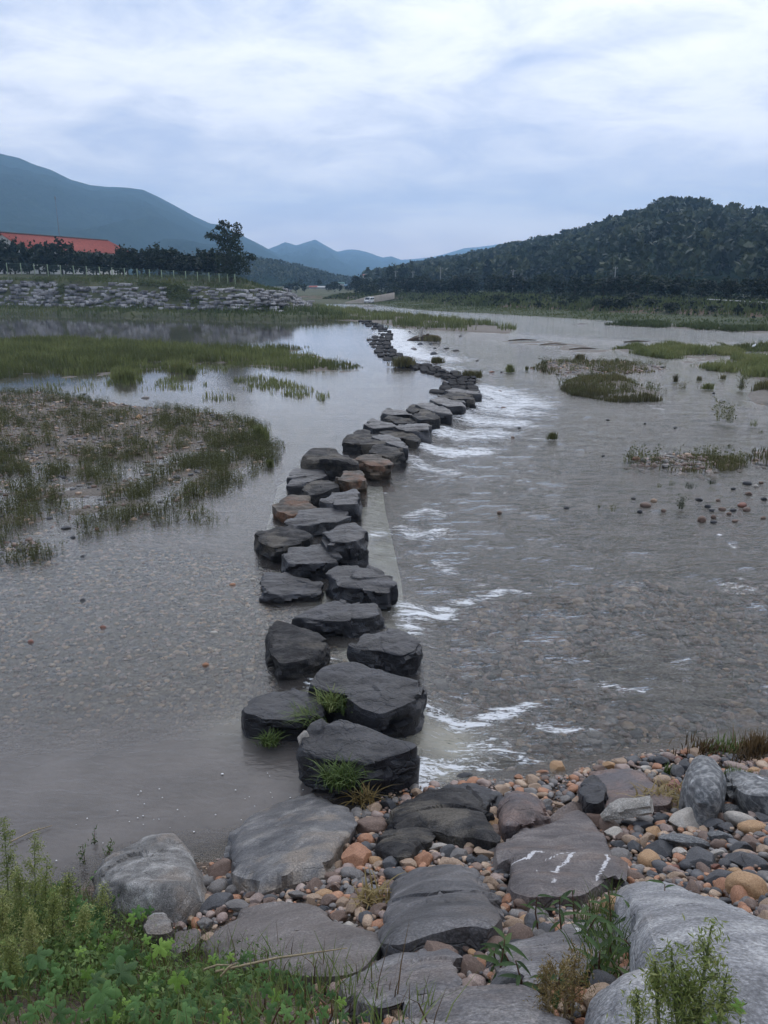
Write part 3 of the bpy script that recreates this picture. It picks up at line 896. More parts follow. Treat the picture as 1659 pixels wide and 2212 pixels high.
for i, (yy, xl, xr) in enumerate(ROWS):
    ncut = 3 if i % 2 else 4
    cuts = np.sort(np.r_[xl, xl + (xr - xl) * (np.arange(1, ncut) / ncut + rg.uniform(-.1, .1, ncut - 1)), xr])
    for j in range(ncut):
        a_, b_ = c2(cuts[j], yy), c2(cuts[j + 1] - 2, yy)
        hz = 0.08 + 0.12 * (j / max(1, ncut - 1)) + rg.uniform(-.03, .05)
        A_, B_ = pt(*a_, hz), pt(*b_, hz)
        yn = ROWS[min(i + 1, len(ROWS) - 1)][0]
        gap = abs(pt(*c2(0, yn), hz)[1] - A_[1]) if i + 1 < len(ROWS) else 5.0
        dep = float(np.clip(gap * .56, .55, 3.2)) * rg.uniform(.85, 1.1)
        k = 9
        ang = np.linspace(0, 2 * math.pi, k, endpoint=False) + rg.uniform(0, .5)
        cc = (A_ + B_) / 2
        hw_ = np.linalg.norm(B_ - A_) / 2
        rr = rg.uniform(0.82, 1.08, k)
        top = np.stack([cc[0] + hw_ * rr * np.sign(np.cos(ang)) * np.abs(np.cos(ang)) ** .7, cc[1] + dep * rr * np.sin(ang), np.full(k, hz) + rg.uniform(-.03, .03, k)], 1)
        where = ['on the pool side', 'in the middle', 'on the rapid side'] if ncut == 3 else ['on the pool side', 'left of middle', 'right of middle', 'on the rapid side']
        rock('stepping_stone', top, -0.35, ['slate_far', 'slate_far'][int(rg.integers(0, 2))], seed, f'low worn slab {where[j]}, {ORD[i]} row past the bulge of the line', 'stepping stone', STEP_G, na=36, nt=7, ns=5, flare=0.05, bevel=.05)
        seed += 10

# ------------------------------------------------------------------ foliage helpers
def leaf_mat(name, lo, mid, hi, rough=0.6, transl=0.25, scale=0.6, attr_amt=0.6):
    m, g, out = new_mat(name)
    tcn = g.n('ShaderNodeTexCoord')
    oi = g.n('ShaderNodeObjectInfo')
    n = g.noise(g.n('ShaderNodeNewGeometry').outputs['Position'], scale, 3, 0.6)
    t = attr(g, 'tint')
    f = g.math('ADD', g.math('MULTIPLY', n, 0.55), g.math('ADD', g.math('MULTIPLY', t, 0.5 * attr_amt), g.math('MULTIPLY', g.math('SUBTRACT', oi.outputs['Random'], 0.5), 0.18)))
    c = g.ramp(f, [(0.25, lo), (0.48, mid), (0.75, hi)])
    d = g.n('ShaderNodeBsdfPrincipled', {'Base Color': c, 'Roughness': rough})
    d.inputs['Specular IOR Level'].default_value = 0.3
    tr = g.n('ShaderNodeBsdfTranslucent', {'Color': c})
    mx = g.n('ShaderNodeMixShader', {0: transl, 1: d.outputs[0], 2: tr.outputs[0]})
    g.put(out.inputs[0], mx.outputs[0])
    return m


M['tree_far'] = leaf_mat('far_tree_leaves', (.008, .014, .008), (.017, .028, .012), (.042, .057, .023), scale=0.5)
M['tree_left'] = leaf_mat('bank_tree_leaves', (.012, .020, .010), (.026, .042, .017), (.06, .075, .03), scale=0.8)
M['forest'] = leaf_mat('hill_forest_leaves', (.012, .021, .012), (.034, .049, .025), (.085, .098, .046), scale=0.03, attr_amt=1.0)
M['bark'] = plain_mat('bark', (.05, .042, .035), 0.9, 0.2, 8.0, 0.01)
M['shrub'] = leaf_mat('shrub_leaves', (.018, .03, .012), (.038, .055, .02), (.075, .09, .035), scale=0.8)
M['reed'] = leaf_mat('reed_grass', (.10, .115, .04), (.19, .215, .075), (.31, .30, .13), scale=0.35)
M['reed_dry'] = leaf_mat('dry_reed_grass', (.08, .076, .034), (.15, .14, .06), (.24, .21, .10), scale=0.4)
M['bank_grass'] = leaf_mat('bank_grass', (.055, .075, .026), (.105, .13, .045), (.18, .175, .07), scale=0.15)
M['weed_dark'] = leaf_mat('shallow_water_weed', (.07, .076, .027), (.135, .14, .05), (.22, .21, .085), scale=1.1)


def cards(C, size, rg, aspect=1.0, up=0.0):
    """leaf-sized quads with random facing"""
    n = len(C)
    N = rg.normal(0, 1, (n, 3))
    N[:, 2] += up
    N /= np.linalg.norm(N, axis=1)[:, None]
    A = np.cross(N, rg.normal(0, 1, (n, 3)))
    A /= np.linalg.norm(A, axis=1)[:, None] + 1e-9
    B = np.cross(N, A)
    s = (size * rg.uniform(0.6, 1.3, n))[:, None] if np.isscalar(size) else (size * rg.uniform(0.7, 1.25, n))[:, None]
    A, B = A * s * 0.5, B * s * 0.5 * aspect
    k = rg.uniform(.2, .7, (n, 1))
    V = np.stack([C - A, C - B * k, C + A, C + B], 1).reshape(-1, 3)
    F = np.arange(n * 4).reshape(n, 4)
    return V, F


def crown_points(rg, clumps, per, rad, shell=0.55, cl_r=0.22, flat=0.8, pointed=0.0):
    """points in clumps through an uneven crown of half size rad=(rx,ry,rz) around the origin"""
    d = rg.normal(0, 1, (clumps, 3))
    d /= np.linalg.norm(d, axis=1)[:, None]
    r = rg.uniform(shell, 1.0, clumps) ** 0.7
    c = d * r[:, None] * (1 + 0.22 * vnoise(d * 2.2 + rg.uniform(0, 50), 3))[:, None]
    if pointed:
        k = 1 - pointed * (c[:, 2] * 0.5 + 0.5)
        c[:, 0] *= k
        c[:, 1] *= k
    cr = cl_r * rg.uniform(0.6, 1.35, clumps)
    q = rg.normal(0, 1, (clumps, per, 3)) * [1, 1, flat]
    q /= np.linalg.norm(q, axis=2)[:, :, None] + 1e-9
    q *= (rg.uniform(0, 1, (clumps, per, 1)) ** 0.45) * cr[:, None, None]
    P = (c[:, None] + q).reshape(-1, 3) * np.asarray(rad)
    tint = np.repeat(rg.uniform(0, 1, clumps), per)
    return P, tint


def crown_mesh(name, seed, clumps, per, rad, centre, size, mat, **kw):
    rg = np.random.default_rng(seed)
    P, t = crown_points(rg, clumps, per, rad, **kw)
    P = P + np.asarray(centre)
    V, F = cards(P, size, rg)
    return mesh_np(name, V, F, smooth=False, attrs={'tint': np.repeat(t, 4)}, mats=[M[mat]])


def trunk_mesh(seed, h, r, limbs=4, lean=0.05, mat='bark'):
    rg = np.random.default_rng(seed)
    mb = MB()
    l = rg.normal(0, lean, 2)
    P = [(l[0] * t * t + .02 * math.sin(5 * t), l[1] * t * t, h * t) for t in np.linspace(0, 1, 6)]
    mb.tube(P, np.linspace(r, r * 0.35, 6) + np.array([r * .4, 0, 0, 0, 0, 0]), 7)
    for i in range(limbs):
        t = rg.uniform(0.35, 0.8)
        a = rg.uniform(0, 2 * math.pi)
        b = np.array([l[0] * t * t, l[1] * t * t, h * t])
        ln = h * rg.uniform(.25, .45)
        e = b + np.array([math.cos(a) * ln * .7, math.sin(a) * ln * .7, ln * .75])
        mb.tube([b, b * .5 + e * .5 + [0, 0, -.03 * h], e], [r * .45, r * .3, r * .12], 5)
    return mb.build('trunk', M[mat], smooth=True)


def tree_proto(seed, kind='broad', mat='tree_far'):
    """unit-height tree: returns (crown mesh, trunk mesh)"""
    if kind == 'broad':
        cm = crown_mesh('crown', seed, 46, 16, (.40, .40, .38), (0, 0, .60), .10, mat, shell=.35, cl_r=.30)
        tm = trunk_mesh(seed, .62, .028, 5)
    elif kind == 'cone':
        cm = crown_mesh('crown', seed, 46, 15, (.30, .30, .46), (0, 0, .54), .085, mat, shell=.3, cl_r=.26, pointed=.62)
        tm = trunk_mesh(seed, .8, .024, 5)
    else:  # pine: tiers with gaps
        rg = np.random.default_rng(seed)
        Ps, ts = [], []
        for i, z in enumerate(np.linspace(.34, .97, 8)):
            rr = .30 * (1 - (z - .34) / .75) + .03
            for j in range(5):
                a = rg.uniform(0, 6.28)
                rd = rr * rg.uniform(.35, 1.0)
                c = np.array([math.cos(a) * rd, math.sin(a) * rd, z + rg.normal(0, .015) - .03 * rd])
                Ps.append(c + rg.normal(0, 1, (12, 3)) * [.055, .055, .018])
                ts.append(np.full(12, rg.uniform(0, 1)))
        V, F = cards(np.vstack(Ps), .07, rg)
        cm = mesh_np('crown', V, F, smooth=False, attrs={'tint': np.repeat(np.concatenate(ts), 4)}, mats=[M[mat]])
        tm = trunk_mesh(seed, .93, .022, 6)
    return cm, tm


def tree(name, loc, h, w, proto, label, cat, group, rz=0.0):
    r = bpy.data.objects.new(name, None)
    COL.objects.link(r)
    r.location = loc
    r.rotation_euler = (0, 0, rz)
    r.scale = (w, w, h)
    r.empty_display_size = 0.2
    tag(r, label, cat, group)
    link('crown', proto[0], parent=r)
    link('trunk', proto[1], parent=r)
    return r


def blades(P, h, wd, rg, lean=0.35, mat='reed', name='grass', tint=None, segs=2):
    """grass blades: tapering two-piece strips that bend over"""
    n = len(P)
    h = np.broadcast_to(h, (n,)) * rg.uniform(.6, 1.25, n)
    a = rg.uniform(0, 2 * math.pi, n)
    ln = np.abs(rg.normal(0, lean, n)) * h
    dx, dy = np.cos(a) * ln, np.sin(a) * ln
    b = rg.uniform(0, 2 * math.pi, n)
    wv = np.stack([np.cos(b), np.sin(b), 0 * b], 1) * (np.broadcast_to(wd, (n,)) * rg.uniform(.7, 1.3, n))[:, None] * .5
    m_ = P + np.stack([dx * .35, dy * .35, h * .6], 1)
    t_ = P + np.stack([dx, dy, h], 1)
    V = np.stack([P - wv, P + wv, m_ + wv * .75, m_ - wv * .75, t_], 1).reshape(-1, 3)
    i = np.arange(n) * 5
    Fq = np.stack([i, i + 1, i + 2, i + 3], 1)
    Ft = np.stack([i + 3, i + 2, i + 4], 1)
    tn = rg.uniform(0, 1, n) if tint is None else np.clip(tint + rg.normal(0, .15, n), 0, 1)
    return V, Fq, Ft, np.repeat(tn, 5)


def grass_obj(name, P, h, wd, rg, label, mat='reed', lean=.35, kind='stuff', cat=None, group=None, tint=None, origin=None):
    V, Fq, Ft, tn = blades(P, h, wd, rg, lean, tint=tint)
    if origin is not None:
        V = V - np.asarray(origin)
    me = mesh_np(name, V, [Fq, Ft], smooth=False, attrs={'tint': tn}, mats=[M[mat]])
    return link(name, me, loc=origin, label=label, cat=cat, group=group, kind=kind)


def scatter_poly(poly, n, rg, grow=0.0, patch=None, seed=0):
    P = np.asarray([q[:2] for q in poly])
    lo, hi = P.min(0) - grow, P.max(0) + grow
    out_ = np.zeros((0, 2))
    while len(out_) < n:
        q = rg.uniform(lo, hi, (n * 4, 2))
        s = sdf(q[:, 0], q[:, 1], poly)
        ok = s > -grow
        if patch:
            ok &= fbm(xy3(q[:, 0], q[:, 1], patch), 3, seed) > rg.uniform(-.35, .35, len(q))
        out_ = np.vstack([out_, q[ok]])
    return out_[:n]


# ------------------------------------------------------------------ far ground
# left bank headland: grassy berm, wall of laid stone blocks, grass above
L_SHORE = [pt(u, v) for u, v in ((-900, 668), (-300, 672), (0, 678), (300, 684), (603, 692), (700, 691), (760, 690), (700, 672), (690, 662))]
L_SHORE = L_SHORE + [np.array([-30, 230, 0]), np.array([-40, 330, 0]), np.array([-400, 330, 0])]
FOOT = [at(-900, 656, 164), at(-300, 657, 156), at(0, 660, 150), at(300, 666, 135), at(603, 672, 122), at(640, 668.5, 127), at(668, 661, 138), at(672, 656, 155)]
FOOT_IN = [q[:2] for q in FOOT] + [np.array([-38.0, 215.0]), np.array([-55.0, 330.0]), np.array([-400.0, 330.0])]
WTX = np.array([-160, -72.0, -36.0, -18.0, -13.0, -9])
WTZ = np.array([6.0, 5.75, 5.0, 4.0, 3.2, 1.6])
FBX = np.array([-160, -72, -45.0, -26.0, -18, -12.5, -9])
FBZ = np.array([7.0, 7.0, 6.6, 6.1, 4.9, 3.4, 1.7])


def left_bank(x, y):
    ss = sdf(x, y, L_SHORE)
    sf = sdf(x, y, FOOT_IN)
    z = -0.5 + 1.15 * sst(ss, -1.0, 2.0) + 0.35 * sst(ss, 2, 10)
    wt = np.interp(x, WTX, WTZ)
    fb = np.interp(x, FBX, FBZ)
    z = z + (wt - 1.0) * np.clip(sf / 4.5, 0, 1) + (fb - wt) * sst(sf, 4.5, 15)
    return z + 0.12 * fbm(xy3(x, y, .5), 3, 61) * sst(ss, 0, 2)


xs = np.arange(-190, 4, 0.8)
ys = np.arange(104, 330, 0.9)
X, Y = [q.ravel() for q in np.meshgrid(xs, ys)]
m, g, out = new_mat('bank_turf')
pos = g.n('ShaderNodeNewGeometry').outputs['Position']
c = g.ramp(g.noise(pos, 0.35, 6, 0.7), [(0.3, (.045, .04, .022)), (0.5, (.06, .07, .028)), (0.7, (.11, .105, .045))])
b = g.n('ShaderNodeBsdfPrincipled', {'Base Color': c, 'Roughness': 0.95})
g.put(b.inputs['Normal'], g.n('ShaderNodeBump', {'Height': g.noise(pos, 3.0, 5, 0.7), 'Strength': 1.0, 'Distance': 0.2}))
g.put(out.inputs[0], b.outputs[0])
M['turf'] = m
link('left_bank', mesh_np('left_bank', np.stack([X, Y, left_bank(X, Y)], 1), grid_faces(len(ys), len(xs)), mats=[m]), kind='structure')

# right bank: swept along the far shore
RSH = [pt(u, v)[:2] for u, v in ((560, 650), (660, 653), (740, 654), (800, 655.5), (857, 664.5), (941, 672), (1057, 677), (1152, 683), (1237, 688), (1419, 697), (1659, 706), (2000, 716), (2600, 735))] + [np.array([200.0, 40.0]), np.array([300.0, -60.0])]
RSH = np.array(RSH)
cum = np.r_[0, np.cumsum(np.linalg.norm(np.diff(RSH, axis=0), axis=1))]
sl = np.linspace(0, cum[-1], 420)
rx = np.interp(sl, cum, RSH[:, 0])
ry = np.interp(sl, cum, RSH[:, 1])
for _ in range(10):
    rx[1:-1] = .25 * rx[:-2] + .5 * rx[1:-1] + .25 * rx[2:]
    ry[1:-1] = .25 * ry[:-2] + .5 * ry[1:-1] + .25 * ry[2:]
tx, ty = np.gradient(rx), np.gradient(ry)
for _ in range(40):
    tx[1:-1] = .25 * tx[:-2] + .5 * tx[1:-1] + .25 * tx[2:]
    ty[1:-1] = .25 * ty[:-2] + .5 * ty[1:-1] + .25 * ty[2:]
tl = np.hypot(tx, ty)
nxr, nyr = -ty / tl, tx / tl
EP = np.array([-3, 0, 1, 9, 16, 34, 80, 200, 500, 1500.0])
EZ = np.array([-.6, 0, .3, .65, 1.7, 2.15, 2.4, 3.0, 5, 8.0])
ee = np.r_[np.linspace(-3, 40, 70), 55, 80, 120, 200, 320, 500, 1000]
PX = rx[:, None] + nxr[:, None] * ee[None]
PY = ry[:, None] + nyr[:, None] * ee[None]
PZ = np.broadcast_to(np.interp(ee, EP, EZ), PX.shape).copy()
PZ += (0.16 * fbm(xy3(PX.ravel(), PY.ravel(), .3), 3, 71)).reshape(PX.shape) * sst(np.broadcast_to(ee, PX.shape), 0, 3) * (np.broadcast_to(ee, PX.shape) < 60)
m, g, out = new_mat('far_bank_ground')
pos = g.n('ShaderNodeNewGeometry').outputs['Position']
n = g.noise(pos, 0.22, 6, 0.7)
c = g.ramp(n, [(0.3, (.035, .042, .018)), (0.5, (.05, .066, .024)), (0.7, (.085, .09, .038))])
sepz = g.n('ShaderNodeSeparateXYZ', {0: pos}).outputs[2]
earth = g.math('MULTIPLY', g.sstep(sepz, 0.6, 0.9), g.sstep(sepz, 1.8, 1.3))
c = g.mix(g.math('MULTIPLY', earth, g.sstep(g.noise(pos, .35, 4, .6), .42, .6)), c, (.13, .085, .06))
b = g.n('ShaderNodeBsdfPrincipled', {'Base Color': c, 'Roughness': 0.95})
g.put(b.inputs['Normal'], g.n('ShaderNodeBump', {'Height': g.noise(pos, 2.0, 5, 0.7), 'Strength': 1.0, 'Distance': 0.25}))
g.put(out.inputs[0], b.outputs[0])
link('far_bank', mesh_np('far_bank', np.stack([PX.ravel(), PY.ravel(), PZ.ravel()], 1), grid_faces(len(sl), len(ee)), mats=[m]), kind='structure')
# a sheet under everything, out to the horizon
mb = MB()
mb.add([[-4900, -1400, -1.6], [4900, -1400, -1.6], [4900, 6000, -1.6], [-4900, 6000, -1.6]], [[0, 1, 2, 3]])
link('ground', mb.build('ground', M['turf']), kind='structure')
# levee behind the viewer
mb = MB()
mb.add([[-400, -1350, 3.36], [400, -1350, 3.36], [400, -6.5, 3.36], [-400, -6.5, 3.36]], [[0, 1, 2, 3]])
link('levee_top', mb.build('levee_top', M['turf']), kind='structure')


# ------------------------------------------------------------------ hills and mountains
def ridge_mesh(name, ridge, foot_k, foot_z, seed, mat, spur=0.25, nt=60, nu=260, back=1.35, spur_f=5.0):
    """ridge: (u, v, distance) list seen from the river; the slope comes down towards the river"""
    R = np.array(ridge, float)
    uu = np.linspace(R[0, 0], R[-1, 0], nu)
    vv = np.interp(uu, R[:, 0], R[:, 1])
    YY = np.interp(uu, R[:, 0], R[:, 2])
    top = np.array([at(u, v, Yq) for u, v, Yq in zip(uu, vv, YY)])
    t = np.linspace(0, back, nt)
    K = foot_k + (1 - foot_k) * t                      # share of the ridge's distance
    X = top[:, 0][:, None] * K[None]
    Yg = top[:, 1][:, None] * K[None]
    prof = np.where(t <= 1, np.clip(t, 0, 1) ** .95, 1 - ((t - 1) / (back - 1)) ** 1.3)
    Z = foot_z + (top[:, 2] - foot_z)[:, None] * prof[None]
    sc = spur_f / (abs(top[-1, 0] - top[0, 0]) + 1e-6)
    q = np.stack([X.ravel() * sc * 2.2, Yg.ravel() * sc * 0.8, 0 * X.ravel()], 1)
    nz = (1 - np.abs(fbm(q, 4, seed))).reshape(X.shape) - .6
    Z += nz * spur * (top[:, 2] - foot_z)[:, None] * (np.clip(t, 0, 1) * (1 - np.clip(t, 0, 1)) * 4)[None] * (t < 1)[None]
    V = np.stack([X, Yg, Z], -1)
    me = mesh_np(name, V.reshape(-1, 3), grid_faces(nu, nt)[:, ::-1], mats=[mat])
    return link(name, me, kind='structure'), V


m, g, out = new_mat('mountain_forest')
pos = g.n('ShaderNodeNewGeometry').outputs['Position']
n = g.math('ADD', g.math('MULTIPLY', g.noise(pos, 0.012, 6, 0.65), .6), g.math('MULTIPLY', g.noise(pos, 0.09, 4, 0.6), .4))
c = g.ramp(n, [(0.35, (.018, .030, .022)), (0.55, (.03, .046, .03)), (0.7, (.045, .062, .035))])
b = g.n('ShaderNodeBsdfPrincipled', {'Base Color': c, 'Roughness': 1.0})
b.inputs['Specular IOR Level'].default_value = 0.0
g.put(b.inputs['Normal'], g.n('ShaderNodeBump', {'Height': g.noise(pos, 0.08, 5, 0.7), 'Strength': 1.0, 'Distance': 9.0}))
g.put(out.inputs[0], b.outputs[0])
M['mtn'] = m
ridge_mesh('mountain', [(-900, 420, 2300), (-500, 350, 2300), (-250, 300, 2300), (-100, 318, 2300), (0, 330, 2300), (42, 341, 2319), (68, 352, 2329), (110, 365, 2350), (150, 385, 2400), (195, 398, 2450), (232, 402, 2500), (275, 404, 2550), (310, 409, 2600), (350, 428, 2650), (385, 447, 2700), (420, 466, 2750), (455, 482, 2800), (475, 484, 2829), (520, 507, 2900), (560, 527, 2950), (600, 548, 3000), (640, 572, 3050), (690, 602, 3100), (740, 625, 3150)], .42, 5, 201, M['mtn'], .16)
ridge_mesh('foothill', [(250, 545, 1500), (310, 532, 1500), (355, 515, 1519), (400, 516, 1538), (440, 526, 1559), (480, 528, 1600), (540, 545, 1650), (600, 565, 1700), (660, 590, 1750), (720, 612, 1800), (760, 625, 1800)], .6, 5, 207, M['mtn'], .2)
ridge_mesh('mountain', [(520, 560, 4298), (560, 545, 4298), (596, 531, 4298), (617, 522, 4298), (640, 529, 4318), (657, 524, 4328), (681, 517, 4348), (700, 528, 4379), (728, 543, 4419), (750, 556, 4449), (790, 580, 4500), (830, 600, 4548), (870, 615, 4598)], .45, 5, 202, M['mtn'], .16)
ridge_mesh('mountain', [(680, 570, 4998), (728, 543, 4998), (752, 538, 4998), (772, 539, 4998), (796, 545, 5016), (826, 556, 5044), (846, 553, 5044), (870, 562, 5069), (900, 575, 5087), (960, 600, 5133), (990, 615, 5178)], .5, 5, 203, M['mtn'], .16)
ridge_mesh('mountain', [(780, 580, 5598), (820, 562, 5598), (865, 561, 5598), (895, 559, 5598), (932, 555, 5598), (955, 550, 5598), (978, 543, 5598), (1003, 535, 5598), (1035, 533, 5598), (1080, 526, 5598), (1200, 520, 5598), (1300, 515, 5598), (1500, 470, 5598), (1659, 458, 5598), (1900, 470, 5598)], .55, 5, 204, M['mtn'], .2)
# wooded hills nearer by
HR = [(790, 611, 900), (860, 598, 850), (920, 586, 780), (960, 581, 740), (1050, 567, 660), (1130, 552, 600), (1200, 538, 560), (1260, 528, 530), (1310, 511, 500), (1360, 499, 470), (1400, 483, 450), (1440, 471, 440), (1500, 476, 430), (1560, 485, 420), (1620, 493, 410), (1659, 499, 410), (1800, 503, 400), (2100, 461, 400), (2600, 451, 400)]
_, HV = ridge_mesh('wooded_hill', HR, .50, 2.5, 211, M['mtn'], .10, nt=50, nu=220)
_, HV2 = ridge_mesh('wooded_hill', [(330, 606, 620), (430, 600, 640), (500, 585, 660), (545, 578, 680), (590, 581, 700), (640, 590, 740), (690, 603, 800), (740, 617, 900), (780, 624, 950)], .8, 4, 212, M['mtn'], .05, nt=30, nu=120)


def forest(name, HV, n, hmin, hmax, seed, pine=.35, tmax=1.02, back=1.35, per=34):
    """a wooded slope that reads as one mass: many crowns, each of leaf clumps"""
    rg = np.random.default_rng(seed)
    nu, nt, _ = HV.shape
    ui = rg.uniform(0, nu - 1.01, n * 3)
    nrd = n // 7
    ti = rg.uniform(0, 1, n * 3) ** 0.8 * tmax / back * (nt - 1)
    ti[:nrd] = rg.uniform(.95, 1.02, nrd) / back * (nt - 1)
    a, b = ui.astype(int), np.minimum(ti.astype(int), nt - 2)
    fu, ft = (ui - a)[:, None], (ti - b)[:, None]
    P = HV[a, b] * (1 - fu) * (1 - ft) + HV[a + 1, b] * fu * (1 - ft) + HV[a, b + 1] * (1 - fu) * ft + HV[a + 1, b + 1] * fu * ft
    w_ = np.linalg.norm(HV[a + 1, b] - HV[a, b], axis=1) * np.linalg.norm(HV[a, b + 1] - HV[a, b], axis=1)
    keep = rg.uniform(0, 1, len(P)) < np.clip(w_ / np.quantile(w_, .85), 0.12, 1)
    keep[:nrd] = True
    P = P[keep][:n]
    n = len(P)
    h = rg.uniform(hmin, hmax, n)
    isp = rg.uniform(0, 1, n) < pine
    k = per
    u = rg.uniform(0, 1, (n, k))
    an = rg.uniform(0, 2 * math.pi, (n, k))
    # pines taper, broadleaves are domes
    zr = np.where(isp[:, None], .15 + .85 * u, .2 + .8 * np.sqrt(u))
    rr = np.where(isp[:, None], .30 * (1.05 - zr), .42 * np.sqrt(np.clip(1 - ((zr - .55) / .5) ** 2, .02, 1))) * rg.uniform(.55, 1.05, (n, k))
    lump = 1 + .25 * np.sin(an * 3 + rg.uniform(0, 6, (n, 1)))
    C = P[:, None] + np.stack([np.cos(an) * rr * lump, np.sin(an) * rr * lump, zr - .12], -1) * h[:, None, None]
    V, F = cards(C.reshape(-1, 3), np.repeat(h * .22, k), rg)
    tint = np.repeat(np.clip(np.repeat(rg.normal(.45, .30, n) - .2 * isp, k) + np.tile(0, n * k) + .25 * (zr.ravel() - .6), 0, 1), 4)
    me = mesh_np(name, V, F, smooth=False, attrs={'tint': tint}, mats=[M['forest']])
    return link(name, me, kind='stuff', label='dense dark mixed wood covering the hillside')


forest('hill_forest', HV, 3400, 4.5, 13, 301, per=60)
forest('hill_forest', HV2, 700, 6, 11, 302, pine=.15, per=24)['label'] = 'hazy blue-green wood on the low hill behind the headland'

# pines one can tell apart on the skyline
PINES = [tree_proto(400 + i, 'pine', 'forest') for i in range(4)]
BROAD = [tree_proto(410 + i, 'broad', 'tree_far') for i in range(5)]
CONES = [tree_proto(420 + i, 'cone', 'tree_left') for i in range(4)]
sky_list = [(605, 305), (625, 300), (655, 280), (685, 262), (705, 268), (745, 250), (790, 235), (825, 225), (850, 228), (880, 205), (905, 190), (940, 195), (965, 165), (992, 150), (1025, 140), (1060, 125), (1085, 125), (1118, 128), (1150, 150), (1192, 140), (1215, 165), (1260, 190), (1325, 180), (1370, 190), (1410, 178), (1440, 178), (1490, 188), (1545, 185), (1600, 200)]
for i, (a_, b_) in enumerate(sky_list):
    u, v = c3(a_, b_)
    Yr = np.interp(u, [q[0] for q in HR], [q[2] for q in HR])
    p = at(u, v, Yr * .995)
    hh_ = (11 + (i * 37 % 5) * 1.6)
    side = 'from the river end' if i < 15 else 'from the river end'
    tree('pine_tree', (p[0], p[1], p[2] - hh_), hh_, hh_ * (1.05 + .1 * (i % 3)), PINES[i % 4], f'dark pine on the skyline of the wooded hill, {ORD[i]} {side}', 'pine tree', 'pines along the hill skyline', rz=i * 1.3)

# ------------------------------------------------------------------ wall of stone blocks on the left bank
fl = np.array([q[:2] for q in FOOT])
fl = fl[1:]
cumf = np.r_[0, np.cumsum(np.linalg.norm(np.diff(fl, axis=0), axis=1))]


def block_mesh(seed):
    rg = np.random.default_rng(seed)
    bm_v = []
    for x_ in (-.5, .5):
        for y_ in (-.5, .5):
            for z_ in (-.5, .5):
                bm_v.append([x_ + rg.normal(0, .05), y_ + rg.normal(0, .05), z_ + rg.normal(0, .06)])
    v = np.array(bm_v)
    F = np.array([[0, 1, 3, 2], [4, 6, 7, 5], [0, 4, 5, 1], [2, 3, 7, 6], [0, 2, 6, 4], [1, 5, 7, 3]])
    me = mesh_np('stone_block', v, F, smooth=False)
    import bmesh
    bm = bmesh.new()
    bm.from_mesh(me)
    bmesh.ops.bevel(bm, geom=list(bm.edges), offset=.09, segments=1, affect='EDGES')
    bm.to_mesh(me)
    bm.free()
    return me


m, g, out = new_mat('wall_block_stone')
oi = g.n('ShaderNodeObjectInfo')
pos = g.n('ShaderNodeNewGeometry').outputs['Position']
n = g.noise(pos, 1.8, 5, 0.65)
r1 = g.n('ShaderNodeTexVoronoi', {'Vector': pos, 'Scale': 0.9})
f = g.math('ADD', g.math('MULTIPLY', n, .5), g.math('MULTIPLY', g.n('ShaderNodeSeparateColor', {0: r1.outputs['Color']}).outputs[0], .5))
c = g.ramp(f, [(0.2, (.07, .07, .075)), (0.45, (.19, .185, .19)), (0.75, (.44, .43, .43))])
b = g.n('ShaderNodeBsdfPrincipled', {'Base Color': c, 'Roughness': 0.8})
g.put(b.inputs['Normal'], g.n('ShaderNodeBump', {'Height': g.noise(pos, 6.0, 5, 0.7), 'Strength': 1.0, 'Distance': 0.06}))
g.put(out.inputs[0], b.outputs[0])
M['block'] = m
bmesh_v = [block_mesh(500 + i) for i in range(7)]
for me in bmesh_v:
    me.materials.append(m)
wall_root = bpy.data.objects.new('stone_wall', None)
COL.objects.link(wall_root)
wall_root.location = (FOOT[2][0], FOOT[2][1], 0)
tag(wall_root, 'stepped retaining wall of pale grey laid stone blocks on the opposite bank', 'stone wall')
rg = np.random.default_rng(77)
cand = []
nrows = 7
for row in range(nrows):
    s = rg.uniform(0, .6)
    while s < cumf[-1]:
        ln = rg.uniform(.6, 1.5)
        sc = s + ln / 2
        x_, y_ = np.interp(sc, cumf, fl[:, 0]), np.interp(sc, cumf, fl[:, 1])
        x2, y2 = np.interp(sc + .5, cumf, fl[:, 0]), np.interp(sc + .5, cumf, fl[:, 1])
        t_ = np.array([x2 - x_, y2 - y_])
        t_ /= np.linalg.norm(t_) + 1e-9
        nn = np.array([-t_[1], t_[0]])
        fr = (row + .5) / nrows
        p = np.array([x_, y_]) + nn * (4.6 * fr + .1 + rg.normal(0, .16))
        zt = float(np.interp(p[0], WTX, WTZ))
        z_ = .95 + (zt - 1.0) * fr + rg.normal(0, .15)
        hh_ = max(.25, (zt - 1) / nrows * rg.uniform(.7, 1.15))
        u_ = CX_ + F_ * p[0] / (p[1] * cp)
        # tufts of green break the wall
        hole = False
        for (ca, cb, ra, rb_) in ((c1(1060, 985)[0], .62, 22, .45), (c1(365, 985)[0], .6, 9, .4), (c1(900, 930)[0], .95, 40, .2), (c1(500, 905)[0], 1.0, 70, .12), (c1(1150, 1030)[0], .25, 12, .25)):
            if ((u_ - ca) / ra) ** 2 + ((fr - cb) / rb_) ** 2 < 1:
                hole = True
        if not hole and rg.uniform() > .06:
            cand.append((p[0], p[1], z_, ln, rg.uniform(.8, 1.2), hh_, math.atan2(t_[1], t_[0]) + rg.normal(0, .09), u_))
        s += ln + rg.uniform(.06, .3)
cand.sort(key=lambda q: (0 if -5 < q[7] < 700 else 1, q[1]))
rest = MB()
